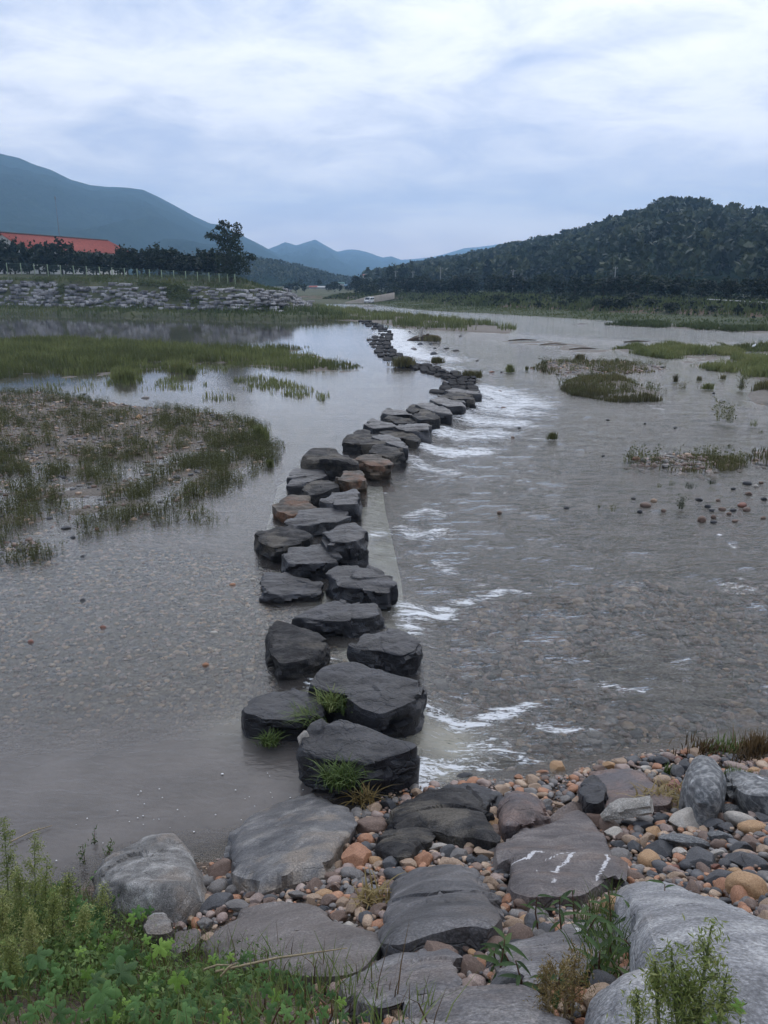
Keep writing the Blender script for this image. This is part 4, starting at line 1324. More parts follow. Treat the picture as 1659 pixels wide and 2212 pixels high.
for i, (a_, b_, z_, ln, dp, hh_, rz, u_) in enumerate(cand):
    me = bmesh_v[i % 7]
    if i < 300:
        o = link('stone_block', me, parent=wall_root, loc=(a_ - wall_root.location[0], b_ - wall_root.location[1], z_), rot=(rg.normal(0, .05), rg.normal(0, .05), rz))
        o.scale = (ln, dp, hh_)
    else:
        rest.box((a_ - wall_root.location[0], b_ - wall_root.location[1], z_), (ln, dp, hh_), rz)
if rest.n:
    link('stone_blocks', rest.build('stone_blocks', M['block']), parent=wall_root, kind='stuff')

# ------------------------------------------------------------------ wire fence above the wall
M['fence_green'] = plain_mat('pale_green_paint', (.34, .42, .27), 0.5, 0.05)
M['wire'] = plain_mat('fence_wire', (.12, .19, .14), 0.5, 0.05)
fp = [(45, 808, 868), (128, 810, 872), (207, 813, 878), (287, 818, 882), (364, 822, 887), (441, 825, 892), (518, 828, 895), (595, 832, 897), (669, 836, 899), (743, 840, 902), (818, 843, 905), (891, 847, 905), (962, 850, 906), (1034, 853, 906), (1104, 857, 905), (1174, 862, 904), (1242, 866, 902), (1302, 870, 900), (1352, 873, 898), (1395, 875, 895)]
fr_ = bpy.data.objects.new('wire_fence', None)
COL.objects.link(fr_)
tag(fr_, 'long wire mesh fence on pale green posts along the top of the left bank', 'fence')
fpos = []
for i, (a_, t_, b_) in enumerate(fp):
    Yf = 166 - 26 * (a_ / 1242.0)
    bt = at(*c1(a_, b_ - 3), Yf)
    tp = at(*c1(a_, t_), Yf)
    fpos.append((bt, tp))
fr_.location = fpos[0][0]
O = np.array(fr_.location)
pm_ = MB()
pm_.box((0, 0, .5), (.13, .13, 1.0))
pm_.box((0, 0, 1.015), (.17, .17, .03))
post_me = pm_.build('post', M['fence_green'])
for i, (bt, tp) in enumerate(fpos):
    gz = float(left_bank(np.array([bt[0]]), np.array([bt[1]]))[0])
    z0 = min(bt[2], gz) - .1
    o = link('post', post_me, parent=fr_, loc=(bt[0] - O[0], bt[1] - O[1], z0 - O[2]))
    o.scale = (1, 1, tp[2] - z0)
for (b0, t0), (b1, t1) in zip(fpos[:-1], fpos[1:]):
    mb = MB()
    for k_ in range(7):
        f0 = .06 + .9 * k_ / 6
        A_, B_ = b0 + (t0 - b0) * f0 - O, b1 + (t1 - b1) * f0 - O
        mb.tube([A_, B_], .016 if k_ in (0, 6) else .009, 4)
    for k_ in range(1, 9):
        f0 = k_ / 9
        A_, B_ = b0 * (1 - f0) + b1 * f0 - O, t0 * (1 - f0) + t1 * f0 - O
        mb.tube([A_ * .95 + B_ * .05, A_ * .05 + B_ * .95], .007, 3)
    link('mesh_panel', mb.build('mesh_panel', M['wire']), parent=fr_)

# ------------------------------------------------------------------ trees on the left bank
tl_ = [(-60, 655, 140), (0, 662, 130), (62, 648, 110), (140, 690, 100), (215, 682, 110), (275, 702, 95), (345, 650, 135), (415, 690, 95), (490, 735, 105), (560, 740, 110), (640, 742, 100), (700, 712, 110), (745, 705, 100), (795, 722, 95), (860, 702, 120), (930, 692, 140), (1000, 715, 105), (1060, 735, 95), (1110, 735, 100), (1170, 722, 95), (1215, 730, 85), (1255, 715, 110)]
for i, (a_, t_, wd_) in enumerate(tl_):
    Yt = 172 - 24 * (a_ / 1242.0) + (i % 3) * 2.2
    tp = at(*c1(a_, t_), Yt)
    gz = float(left_bank(np.array([tp[0]]), np.array([tp[1]]))[0])
    h_ = tp[2] - gz
    w_ = wd_ * .3637 / F_ * Yt * 1.55
    tree('bushy_tree', (tp[0], tp[1], gz - .1), h_, w_, (CONES if i % 2 else BROAD)[i % 4], f'dark bushy tree behind the wire fence, {ORD[i]} along the row from the far left', 'tree', 'trees behind the wire fence', rz=i * .9)
# under-row of bushes closes the foot of the trees
for i in range(12):
    a_ = 20 + i * 112
    Yt = 171 - 24 * (a_ / 1242.0)
    p = at(*c1(a_ + 30, 800 + (i % 3) * 12), Yt)
    gz = float(left_bank(np.array([p[0]]), np.array([p[1]]))[0])
    tree('bush', (p[0], p[1], gz - .6), 4.4 + (i % 3) * .5, 7.5, BROAD[(i + 2) % 5], f'low dark bush filling the gap under the fence-side trees, {ORD[i]} from the far left', 'bush', 'bushes under the trees behind the fence', rz=i)
# the tall tree at the end of the row
bt = at(*c1(1372, 898), 139)
gz = float(left_bank(np.array([bt[0]]), np.array([bt[1]]))[0])
tt = bpy.data.objects.new('tall_tree', None)
COL.objects.link(tt)
tt.location = (bt[0], bt[1], gz - .1)
tag(tt, 'tallest tree on the left bank with an open tufted top by the fence end', 'tree')
rg = np.random.default_rng(88)
Ps, Ts = [], []


def cr(a_, b_):
    p = at(*c1(a_, b_), 139)
    return p - np.array(tt.location)


limbs = []
for (a_, b_, rad, n_) in ((1325, 575, .9, 1), (1355, 585, .7, 1), (1410, 595, .95, 1), (1300, 600, .6, 1), (1270, 645, 1.1, 1), (1330, 620, 1.1, 1), (1385, 630, 1.2, 1), (1420, 640, .9, 1), (1295, 665, 1.0, 1), (1340, 670, 1.3, 1), (1400, 680, 1.3, 1), (1260, 650, .8, 1), (1320, 715, 1.4, 1), (1380, 720, 1.5, 1), (1420, 720, 1.0, 1), (1430, 775, 1.5, 1), (1470, 770, 1.2, 1), (1495, 775, .7, 1), (1350, 770, 1.6, 1), (1400, 790, 1.6, 1), (1310, 790, 1.3, 1), (1455, 815, 1.1, 1), (1370, 830, 1.5, 1), (1425, 840, 1.3, 1), (1320, 840, 1.2, 1), (1450, 850, .9, 1), (1390, 865, 1.2, 1), (1345, 860, 1.1, 1)):
    c_ = cr(a_, b_) + np.array([0, rg.normal(0, 1.0), 0])
    limbs.append(c_)
    nn_ = int(70 * rad * rad + 30)
    q = rg.normal(0, 1, (nn_, 3))
    q /= np.linalg.norm(q, axis=1)[:, None]
    q *= (rg.uniform(0, 1, (nn_, 1)) ** .5) * rad * rg.uniform(.7, 1.15, (nn_, 1)) * [1, 1, .85]
    Ps.append(c_ + q)
    Ts.append(np.full(nn_, rg.uniform(0, 1)))
V, F = cards(np.vstack(Ps), .42, rg)
link('crown', mesh_np('crown', V, F, smooth=False, attrs={'tint': np.repeat(np.concatenate(Ts), 4)}, mats=[M['tree_left']]), parent=tt)
mb = MB()
topz = cr(1365, 640)
mb.tube([(0, 0, -.3), (.05, 0, 2), topz * .6, topz], [.3, .24, .16, .06], 8)
for c_ in limbs[::2]:
    b_ = topz * min(.85, max(.2, (c_[2] - 1.2) / topz[2]))
    mb.tube([b_, (b_ + c_) / 2 + [0, 0, .2], c_], [.09, .06, .03], 5)
link('trunk', mb.build('trunk', M['bark'], smooth=True), parent=tt)

# ------------------------------------------------------------------ the long hall with the red roof
M['roof_red'] = plain_mat('red_roof_sheet', (.36, .075, .05), 0.6, 0.12, 1.2, 0.01)
M['roof_trim'] = plain_mat('dark_ridge', (.06, .05, .055), 0.6, 0.05)
M['wall_white'] = plain_mat('white_wall', (.55, .54, .52), 0.8, 0.05, 0.5)
M['brick_red'] = plain_mat('brick_base', (.22, .115, .085), 0.9, 0.15, 3)
M['glass_dark'] = plain_mat('dark_glass', (.03, .035, .04), 0.15, 0.05)
R0, R1 = at(*c1(10, 628), 190), at(*c1(640, 676), 222)
dr = R1 - R0
Lr = np.linalg.norm(dr[:2])
ud = np.array([dr[0], dr[1], 0]) / Lr
nd = np.array([ud[1], -ud[0], 0])
if nd[1] > 0:
    nd = -nd
R1 = R1.copy()
R1[2] = R0[2]
R1 = at(*c1(640, 676), 222)
hall = bpy.data.objects.new('long_hall', None)
COL.objects.link(hall)
hall.location = (R0[0], R0[1], 6.0)
tag(hall, 'long low building with a red ribbed metal roof behind the trees', 'building')
O = np.array(hall.location)
HW, DZ = 6.5, 3.5
rm = MB()
for sgn in (1, -1):
    e0, e1 = R0 + nd * HW * sgn - [0, 0, DZ], R1 + nd * HW * sgn - [0, 0, DZ]
    e1 = e1 + ud * 2.2
    e0 = e0 - ud * .6
    up = np.array([0, 0, .18])
    q = np.array([R0 - ud * .6, R1, e1, e0]) - O
    rm.add(np.vstack([q, q - up]), [[0, 1, 2, 3], [7, 6, 5, 4], [0, 4, 5, 1], [1, 5, 6, 2], [2, 6, 7, 3], [3, 7, 4, 0]])
    nr = 46
    for k_ in range(nr + 1):      # standing ribs
        f0 = k_ / nr
        A_ = R0 * (1 - f0) + R1 * f0 - O + [0, 0, .03]
        B_ = e0 * (1 - f0) + e1 * f0 - O + [0, 0, .03]
        rm.tube([A_, B_], .1, 4)
roof = link('roof', rm.build('roof', M['roof_red']), parent=hall)
mb = MB()
mb.tube([R0 - ud * .7 - O + [0, 0, .12], R1 - O + [0, 0, .12]], .2, 6)
link('ridge_cap', mb.build('ridge_cap', M['roof_trim']), parent=roof)
mb = MB()
zc = R0[2] - DZ - .1 - 6.0
k0 = R0 - [0, 0, R0[2]] + nd * 0
hall_c = (R0 + R1) / 2
q = [R0 + nd * 5.9, R1 + nd * 5.9, R1 - nd * 5.9, R0 - nd * 5.9]
zt_ = [R0[2] - DZ - .1, R1[2] - DZ - .1, R1[2] - DZ - .1, R0[2] - DZ - .1]
lo_ = np.array([[p[0] - O[0], p[1] - O[1], -1.0] for p in q])
hi_ = np.array([[p[0] - O[0], p[1] - O[1], z_ - O[2]] for p, z_ in zip(q, zt_)])
g0 = R0 - O - [0, 0, .35]
g1 = R1 - O - [0, 0, .35]
mb.add(np.vstack([lo_, hi_, [g0], [g1]]), [[0, 1, 5, 4], [1, 2, 6, 5], [2, 3, 7, 6], [3, 0, 4, 7]])
mb.add(np.vstack([hi_, [g0], [g1]]), [[0, 3, 4], [1, 2, 5]])
link('wall', mb.build('wall', M['wall_white']), parent=hall)
mb = MB()
pb = (lo_[0] + lo_[1]) / 2 - nd * 0 + nd * .08
mb.box((pb[0], pb[1], -.1), (Lr, .25, 1.8), math.atan2(ud[1], ud[0]))
link('brick_base', mb.build('brick_base', M['brick_red']), parent=hall)
wm = MB()
wm.box((0, 0, 0), (1.8, .08, 1.2))
fmb = MB()
for s_, c_ in (((1.96, .12, .08), (0, 0, .64)), ((1.96, .12, .08), (0, 0, -.64)), ((.08, .12, 1.2), (.94, 0, 0)), ((.08, .12, 1.2), (-.94, 0, 0)), ((.05, .11, 1.2), (0, 0, 0))):
    fmb.box(c_, s_)
wme, fme = wm.build('window', M['glass_dark']), fmb.build('frame', M['wall_white'])
for k_ in range(14):
    f0 = (k_ + .6) / 14.2
    p = lo_[0] * (1 - f0) + lo_[1] * f0 + nd * .04
    zz_ = (hi_[0][2] * (1 - f0) + hi_[1][2] * f0) - 1.4
    o = link('window', wme, parent=hall, loc=(p[0], p[1], zz_), rot=(0, 0, math.atan2(ud[1], ud[0])))
    link('frame', fme, parent=o)
# mast
mp = at(*c1(352, 640), 235)
tp = at(*c1(341, 430), 235)
mast = bpy.data.objects.new('antenna_mast', None)
COL.objects.link(mast)
mast.location = (mp[0], mp[1], 6.0)
tag(mast, 'thin tall antenna mast rising behind the red roof', 'mast')
mb = MB()
M['steel'] = plain_mat('galvanised_steel', (.17, .175, .19), 0.5, 0.05)
hm = tp[2] - 6.0
mb.tube([(0, 0, 0), (0, 0, hm * .7), (0, 0, hm)], [.14, .09, .04], 6)
link('pole', mb.build('pole', M['steel']), parent=mast)
mb = MB()
mb.tube([(0, 0, hm - .1), (0, 0, hm + .5), (0, 0, hm + 1.0)], [.12, .16, .02], 6)
link('finial', mb.build('finial', M['steel']), parent=mast)


# ------------------------------------------------------------------ far bank: trees, poles, van, road, small buildings
def ray_far(u, v):
    """where a pixel's ray meets the swept far bank"""
    d = ray(u, v)
    Yq = np.arange(70, 420, .7)
    x_ = d[0] / d[1] * Yq
    z_ = CAM_H + d[2] / d[1] * Yq
    e = np.min(np.hypot(x_[:, None] - rx[None], Yq[:, None] - ry[None]), axis=1)
    i_ = np.argmin(np.hypot(x_[:, None] - rx[None], Yq[:, None] - ry[None]), axis=1)
    sg = np.sign((x_ - rx[i_]) * nxr[i_] + (Yq - ry[i_]) * nyr[i_])
    g_ = np.interp(e * sg, EP, EZ)
    k_ = np.argmax((z_ < g_) & (e * sg > 0))
    if k_ == 0:
        k_ = len(Yq) // 2
    return np.array([x_[k_], Yq[k_], g_[k_]])


rt = [c2(615, 372), c2(650, 372), c2(690, 372), c2(735, 374), c2(775, 375), c2(820, 380), c2(868, 385), c2(915, 387), c2(965, 387), c2(1010, 390), c2(1060, 392), c2(1110, 392), c2(1160, 394), c2(1210, 395), c2(1265, 395)] + [c3(q, 700 + q * .028) for q in (30, 100, 200, 300, 400, 510, 590, 680, 780, 870, 940, 1015, 1120, 1265, 1410, 1555, 1650, 1760)]
for i, (u, v) in enumerate(rt):
    p = ray_far(u, v)
    topv = 594 + (i * 53 % 9) - (6 if i > 12 else 0) + (4 if i > 25 else 0)
    h_ = at(u, topv, p[1])[2] - p[2]
    w_ = h_ * (1.15 + (i * 29 % 5) * .06)
    far_lab = 'near the ramp' if i < 7 else ''
    tree('roadside_tree', (p[0], p[1], p[2] - .1), h_, w_, BROAD[i % 5], f'rounded dark tree lining the far riverside road, {ORD[i] if i < 30 else ["thirty-first", "thirty-second", "thirty-third"][i - 30]} downstream from the ramp', 'tree', 'trees lining the far riverside road', rz=i * 1.7)
# second, looser line closes the view under the crowns
for i in range(26):
    u, v = 770 + i * 36, 640 + i * .25
    p = ray_far(u, v)
    q = p * [1.13, 1.13, 1]
    h_ = at(u, 603 + (i * 31 % 7), q[1])[2] - q[2]
    tree('roadside_tree', (q[0], q[1], q[2] - .3), h_, h_ * 1.25, BROAD[(i + 3) % 5], f'dark tree in the second line beyond the far riverside road, {ORD[i]} downstream from the ramp', 'tree', 'trees beyond the far riverside road', rz=i * 2.1)
# tall loose trees at the river end of the hill
for i, (a_, b_, h_) in enumerate(((815, 215, 9.5), (840, 225, 8), (880, 205, 8.5), (935, 195, 9.5), (905, 225, 7), (770, 255, 6), (975, 215, 8))):
    u, v = c2(a_, b_)
    Yt = 330 + i * 14
    p = at(u, v, Yt)
    hh_ = p[2] - 2.6
    tree('loose_tree', (p[0], p[1], 2.6), hh_, hh_ * .62, (PINES if i % 2 else BROAD)[i % 4], f'tall ragged tree at the river end of the wooded hill, {ORD[i]} of its cluster', 'tree', 'tall trees at the river end of the hill', rz=i)
# shrubs on the bank below the road
for i, (a_, b_, w_, h_) in enumerate(((700, 785, 110, 75), (790, 788, 110, 80), (1090, 805, 110, 60), (640, 770, 60, 50), (500, 760, 80, 60), (300, 775, 60, 35), (160, 755, 60, 40), (1330, 800, 70, 40), (1480, 815, 70, 40), (590, 740, 60, 60), (860, 745, 120, 60), (960, 765, 90, 50), (440, 770, 50, 40), (60, 745, 80, 50), (1210, 775, 80, 40), (1600, 780, 110, 40))):
    u, v = c3(a_, b_)
    p = ray_far(u, v)
    k_ = .3637 / F_ * p[1]
    r = tree('bank_shrub', (p[0], p[1], p[2] - .25 * h_ * k_), h_ * k_ * 1.25, w_ * k_ * 1.15, BROAD[(i + 1) % 5], f'leafy shrub on the earth bank below the riverside trees, {ORD[i]} by size among them' if False else f'leafy shrub on the earth bank under the far riverside trees, {w_ * 10 + i} ', 'shrub', 'shrubs on the far earth bank', rz=i * .8)
    r['_x'] = float(p[0])
shr = sorted([o for o in bpy.data.objects if o.name.startswith('bank_shrub')], key=lambda o: o['_x'])
for i, o in enumerate(shr):
    o['label'] = f'leafy shrub on the earth bank under the far trees, {ORD[i]} downstream from the ramp'
    del o['_x']
for i, (a_, b_) in enumerate(((700, 395), (655, 395), (830, 405), (760, 370))):
    u, v = c2(a_, b_)
    p = ray_far(u, v)
    tree('bank_shrub', (p[0], p[1], p[2] - .6), 3.6, 5.5, BROAD[i % 5], f'dark shrub beside the concrete ramp on the far shore, {ORD[i]} of the clump there', 'shrub', 'shrubs beside the ramp', rz=i)

# utility poles
M['pole_conc'] = plain_mat('pole_concrete', (.30, .30, .29), 0.7, 0.05)
mb = MB()
mb.tube([(0, 0, 0), (0, 0, 1)], [1, .7], 8)
pole_me = mb.build('pole', M['pole_conc'])
for i, (cc, a_, b_, t_, Yp) in enumerate(((c2, 842, 300, 250, 290), (c2, 944, 276, 252, 280), (c2, 1109, 296, 228, 250), (c2, 1540, 280, 242, 235), (c3, 755, 578, 528, 225), (c3, 146, 582, 545, 240))):
    tp = at(*cc(a_, t_), Yp)
    r = bpy.data.objects.new('utility_pole', None)
    COL.objects.link(r)
    r.location = (tp[0], tp[1], 2.4)
    tag(r, f'pale concrete utility pole standing above the far tree row, {ORD[i]} downstream from the ramp' if i < 4 else ('pale concrete utility pole in front of the wooded hill, tallest against the slope' if i == 4 else 'short pale utility pole rising over the round trees below the hill saddle'), 'utility pole', 'utility poles beyond the far bank')
    o = link('pole', pole_me, parent=r)
    hh_ = tp[2] - 2.4
    o.scale = (.17, .17, hh_)
    mb = MB()
    mb.box((0, 0, hh_ - .5), (1.5, .1, .1), .4)
    link('crossarm', mb.build('crossarm', M['steel']), parent=r)
    mb = MB()
    for s_ in (-.6, 0, .6):
        mb.tube([(s_ * math.cos(.4), s_ * math.sin(.4), hh_ - .45), (s_ * math.cos(.4), s_ * math.sin(.4), hh_ - .2)], [.05, .07], 6)
    link('insulators', mb.build('insulators', M['wall_white']), parent=r)

# concrete ramp down to the ford
M['road'] = plain_mat('pale_concrete_road', (.26, .23, .19), 0.85, 0.08, 1.0, 0.01)
rp_ = [at(*c2(541, 440), 212), at(*c2(600, 426), 213), at(*c2(655, 411), 214), at(*c2(715, 402), 216), at(*c2(770, 393), 218), at(*c2(835, 381), 222)]
mb = MB()
nr_ = len(rp_)
Vt = []
for p in rp_:
    Vt += [p + [0, -.9, 0], p + [0, 3.2, .05], p + [0, -1.6, -1.6], p + [0, 3.6, -1.6]]
Fc = []
for i in range(nr_ - 1):
    a_, b_ = i * 4, i * 4 + 4
    Fc += [[a_, b_, b_ + 1, a_ + 1], [a_ + 2, b_ + 2, b_, a_], [a_ + 1, b_ + 1, b_ + 3, a_ + 3]]
mb.add(Vt, Fc)
link('ford_ramp', mb.build('ford_ramp', M['road']), kind='structure')

# van
van = bpy.data.objects.new('van', None)
COL.objects.link(van)
vp_ = at(*c2(684, 444), 196)
van.location = (vp_[0], vp_[1], vp_[2] - .02)
van.rotation_euler = (0, 0, math.radians(160))
van.scale = (.8, .8, .8)
tag(van, 'small white van parked at the water edge by the ford ramp', 'van')
M['van_white'] = plain_mat('white_car_paint', (.72, .73, .74), 0.35, 0.02)
M['tyre'] = plain_mat('tyre_rubber', (.02, .02, .02), 0.9, 0.05)
import bmesh


def prism(name, prof, half, mat, bev=.06):
    """side profile (y,z) extruded over the width x"""
    bm = bmesh.new()
    a_ = [bm.verts.new((-half, q[0], q[1])) for q in prof]
    b_ = [bm.verts.new((half, q[0], q[1])) for q in prof]
    bm.faces.new(a_[::-1])
    bm.faces.new(b_)
    for i in range(len(prof)):
        j = (i + 1) % len(prof)
        bm.faces.new([a_[i], a_[j], b_[j], b_[i]])
    if bev:
        bmesh.ops.bevel(bm, geom=list(bm.edges), offset=bev, segments=2, affect='EDGES')
    bmesh.ops.recalc_face_normals(bm, faces=bm.faces)
    me = bpy.data.meshes.new(name)
    bm.to_mesh(me)
    bm.free()
    me.materials.append(M[mat])
    return me


link('body', prism('body', [(-2.2, .35), (2.2, .35), (2.25, .85), (1.75, 1.05), (1.15, 1.85), (-2.1, 1.9), (-2.25, 1.0)], .85, 'van_white'), parent=van)
link('windscreen', prism('windscreen', [(1.72, 1.09), (1.74, 1.12), (1.21, 1.80), (1.18, 1.78)], .72, 'glass_dark', 0), parent=van)
link('rear_window', prism('rear_window', [(-2.245, 1.2), (-2.27, 1.2), (-2.2, 1.7), (-2.16, 1.7)], .68, 'glass_dark', 0), parent=van)
for s_ in (-1, 1):
    mb = MB()
    mb.box((s_ * .855, .3, 1.42), (.02, 1.5, .5))
    mb.box((s_ * .855, -1.3, 1.42), (.02, 1.3, .5))
    link('side_window', mb.build('side_window', M['glass_dark']), parent=van)
    mb = MB()
    mb.box((s_ * .62, 2.24, .78), (.3, .06, .16))
    link('headlight', mb.build('headlight', M['steel']), parent=van)
    for y_ in (-1.4, 1.4):
        mb = MB()
        mb.tube([(s_ * .68, y_, .32), (s_ * .9, y_, .32)], .32, 14)
        wh = link('wheel', mb.build('wheel', M['tyre']), parent=van)
        mb = MB()
        mb.tube([(s_ * .905, y_, .32), (s_ * .92, y_, .32)], .18, 10)
        link('rim', mb.build('rim', M['steel']), parent=wh)

# small far buildings
M['roof_blue'] = plain_mat('blue_roof', (.10, .22, .34), 0.6, 0.08)
M['roof_teal'] = plain_mat('teal_roof', (.12, .27, .25), 0.6, 0.08)
for (a0, a1, b_, t_, roofm, lab, Yb) in ((325, 376, 362, 340, 'roof_red', 'tiny red-roofed shed far up the valley beyond the headland', 430), (374, 432, 363, 343, 'wall_white', 'long whitish greenhouse beside the tiny red-roofed shed up the valley', 425), (534, 582, 352, 332, 'roof_blue', 'blue-roofed farm building far up the valley near the river bend', 440), (490, 536, 338, 320, 'roof_teal', 'teal-roofed farm building behind the blue-roofed one up the valley', 470), (646, 662, 292, 272, 'roof_red', 'small red gabled house peeping over the far trees above the ramp', 480)):
    A_, B_ = at(*c2(a0, b_), Yb), at(*c2(a1, b_), Yb)
    T_ = at(*c2(a0, t_), Yb)
    r = bpy.data.objects.new('farm_building', None)
    COL.objects.link(r)
    r.location = (A_ + B_) / 2
    tag(r, lab, 'building')
    wl, hh_ = B_[0] - A_[0], T_[2] - A_[2]
    mb = MB()
    mb.box((0, 4, hh_ * .2), (wl * .94, 8, hh_ * .8))
    wl_o = link('wall', mb.build('wall', M['wall_white']), parent=r)
    mb = MB()
    mb.add([[-wl / 2, -.6, hh_ * .58], [wl / 2, -.6, hh_ * .58], [wl / 2, 4, hh_], [-wl / 2, 4, hh_], [-wl / 2, 8.6, hh_ * .58], [wl / 2, 8.6, hh_ * .58]], [[0, 1, 2, 3], [3, 2, 5, 4], [0, 4, 5, 1]])
    mb.add([[-wl / 2, -.6, hh_ * .58], [-wl / 2, 4, hh_], [-wl / 2, 8.6, hh_ * .58], [wl / 2, -.6, hh_ * .58], [wl / 2, 8.6, hh_ * .58], [wl / 2, 4, hh_]], [[0, 1, 2], [3, 4, 5]])
    link('roof', mb.build('roof', M[roofm]), parent=r)
# valley trees far behind the ford
for i, (a_, b_, h_) in enumerate(((250, 380, 60), (300, 375, 45), (455, 372, 50), (480, 370, 55), (440, 368, 35), (600, 375, 50), (210, 385, 60), (560, 372, 40), (510, 372, 35), (390, 335, 28), (280, 330, 28))):
    u, v = c2(a_, b_)
    Yt = 330 + (i * 23 % 60)
    p = at(u, v, Yt)
    h2 = h_ * .3637 / F_ * Yt
    tree('valley_tree', (p[0], p[1], p[2] - .5), h2 + .5, h2 * 1.3, BROAD[i % 5], f'small hazy tree in the valley fields beyond the ford, {ORD[i]} one planted', 'tree', 'trees in the valley fields')
vt = sorted([o for o in bpy.data.objects if o.name.startswith('valley_tree')], key=lambda o: o.location.x)
for i, o in enumerate(vt):
    o['label'] = f'small hazy tree in the valley fields beyond the ford, {ORD[i]} from the headland side'
# valley fields: rise gently away from the ford
xs = np.linspace(-160, 60, 60)
ys = np.r_[np.linspace(206, 420, 60), 600, 900, 1400, 2500]
X, Y = [q.ravel() for q in np.meshgrid(xs, ys)]
Z = np.interp(Y, [206, 212, 225, 330, 480, 900, 2500], [-.5, .2, .5, 1.6, 3.4, 4.5, 5.5]) + .25 * fbm(xy3(X, Y, .05), 3, 91)
link('valley_fields', mesh_np('valley_fields', np.stack([X, Y, Z], 1), grid_faces(len(ys), len(xs)), mats=[M['turf']]), kind='structure')

# guard rail on the far road
gr = bpy.data.objects.new('guard_rail', None)
COL.objects.link(gr)
g0, g1 = at(*c3(1300, 722), 128), at(*c3(1659, 742), 116)
gr.location = g0
tag(gr, 'pale roadside guard rail seen under the trees on the far bank', 'guard rail')
mb = MB()
mb.tube([(0, 0, .0), g1 - g0], .09, 6)
link('rail', mb.build('rail', M['wall_white']), parent=gr)
for k_ in range(9):
    p = (g1 - g0) * k_ / 8
    mb = MB()
    mb.tube([p + [0, .1, -.9], p + [0, .1, .12]], .05, 6)
    link('post', mb.build('post', M['steel']), parent=gr)

# ------------------------------------------------------------------ bank rocks near the viewer
BIG = []          # (outline in plan, name used in labels)


def bank_rock(pts, off, mat, seed, label, short, lift=None, lime=None, crop=None, amp=1.0, bevel=.05, base=-.45, **kw):
    px_ = [crop(*q) for q in pts] if crop else pts
    w_ = [hit(u, v, off) for u, v in px_]
    BIG.append((w_, short))
    st = None
    if lime:
        st = [([hit(*(crop(*q) if crop else q), off) for q in pl], hw) for pl, hw in lime]
    c_ = np.mean(w_, 0)
    return rock('boulder', w_, float(bank_h(c_[0], c_[1])) + base, mat, seed, label, 'boulder', 'large stones set in the near bank', na=130, nt=24, ns=12, flare=.06, amp=amp, bevel=bevel, stain=st, floor=lambda x_, y_: bank_h(x_, y_) + off, **kw)


bank_rock([(195, 1880), (225, 1840), (270, 1822), (330, 1800), (385, 1795), (420, 1830), (437, 1880), (428, 1915), (380, 1945), (330, 1950), (260, 1930), (215, 1915)], .22, 'pale_crag', 901, 'craggy pale grey boulder at the water edge behind the green vines', 'craggy pale boulder', amp=1.5, bevel=.3, bulge=.1)
bank_rock([(497, 1830), (503, 1788), (530, 1752), (600, 1728), (690, 1716), (752, 1735), (767, 1770), (760, 1800), (735, 1825), (722, 1852), (660, 1868), (600, 1885), (560, 1900), (510, 1880)], .16, 'slab_patchy', 902, 'big wet boulder with pale and rusty patches at the foot of the stepping stones', 'patchy wet boulder', amp=.6, bulge=.05)
bank_rock([(432, 2025), (475, 1986), (560, 1957), (640, 1942), (690, 1948), (730, 1985), (815, 2006), (826, 2035), (795, 2075), (770, 2103), (660, 2098), (560, 2085), (470, 2065)], .085, 'slab_brown', 903, 'wide smooth grey-brown slab with a bluish lower edge above the vines', 'smooth brown slab', amp=.2)
bank_rock([(816, 1990), (822, 1950), (850, 1910), (900, 1880), (960, 1852), (1000, 1858), (1030, 1880), (1050, 1925), (1085, 1960), (1088, 1985), (1060, 2000), (980, 2006), (920, 2012), (860, 2030), (830, 2025)], .13, 'slab_dark', 904, 'cracked dark grey boulder in the middle of the cobbles', 'cracked dark boulder', amp=.8, bulge=.07)
bank_rock([(828, 1775), (860, 1745), (905, 1718), (960, 1697), (1005, 1696), (1040, 1730), (1065, 1770), (1080, 1800), (1072, 1815), (1020, 1802), (960, 1790), (920, 1782), (880, 1788)], .13, 'slate_mid', 905, 'layered dark boulder just right of the nearest stepping stone', 'layered dark boulder', amp=1.0, bulge=.06)
bank_rock([(802, 1825), (835, 1795), (885, 1778), (920, 1790), (945, 1800), (925, 1815), (895, 1825), (893, 1850), (860, 1848), (820, 1842)], .09, 'slate_mid', 906, 'smaller layered stone tucked under the layered dark boulder', 'small layered stone', amp=1.0, bulge=.03)
bank_rock([(1085, 1845), (1088, 1815), (1120, 1790), (1180, 1775), (1225, 1740), (1262, 1730), (1290, 1760), (1320, 1800), (1343, 1850), (1345, 1890), (1305, 1905), (1260, 1932), (1200, 1928), (1130, 1938), (1100, 1900)], .11, 'slab_mauve', 907, 'large mauve-grey slab splashed with white bird droppings', 'lime-splashed slab', amp=.75, bulge=.04,
          lime=[([(1092, 1866), (1120, 1862), (1145, 1856)], .012), ([(1140, 1860), (1155, 1850), (1170, 1852)], .022), ([(1180, 1868), (1215, 1856), (1238, 1852)], .012), ([(1238, 1855), (1225, 1870), (1205, 1882), (1200, 1893)], .018), ([(1150, 1888), (1175, 1886), (1195, 1888)], .012), ([(1306, 1855), (1314, 1862), (1300, 1885), (1290, 1900)], .015), ([(1195, 1905), (1193, 1912)], .01), ([(1298, 1850), (1318, 1855)], .009)])
bank_rock([(1078, 1750), (1085, 1722), (1110, 1708), (1145, 1712), (1170, 1735), (1185, 1762), (1160, 1772), (1120, 1782), (1090, 1790), (1080, 1775)], .15, 'slab_red', 908, 'round-topped rusty stone wedged above the lime-splashed slab', 'rusty round-topped stone', amp=1.1, bulge=.12)
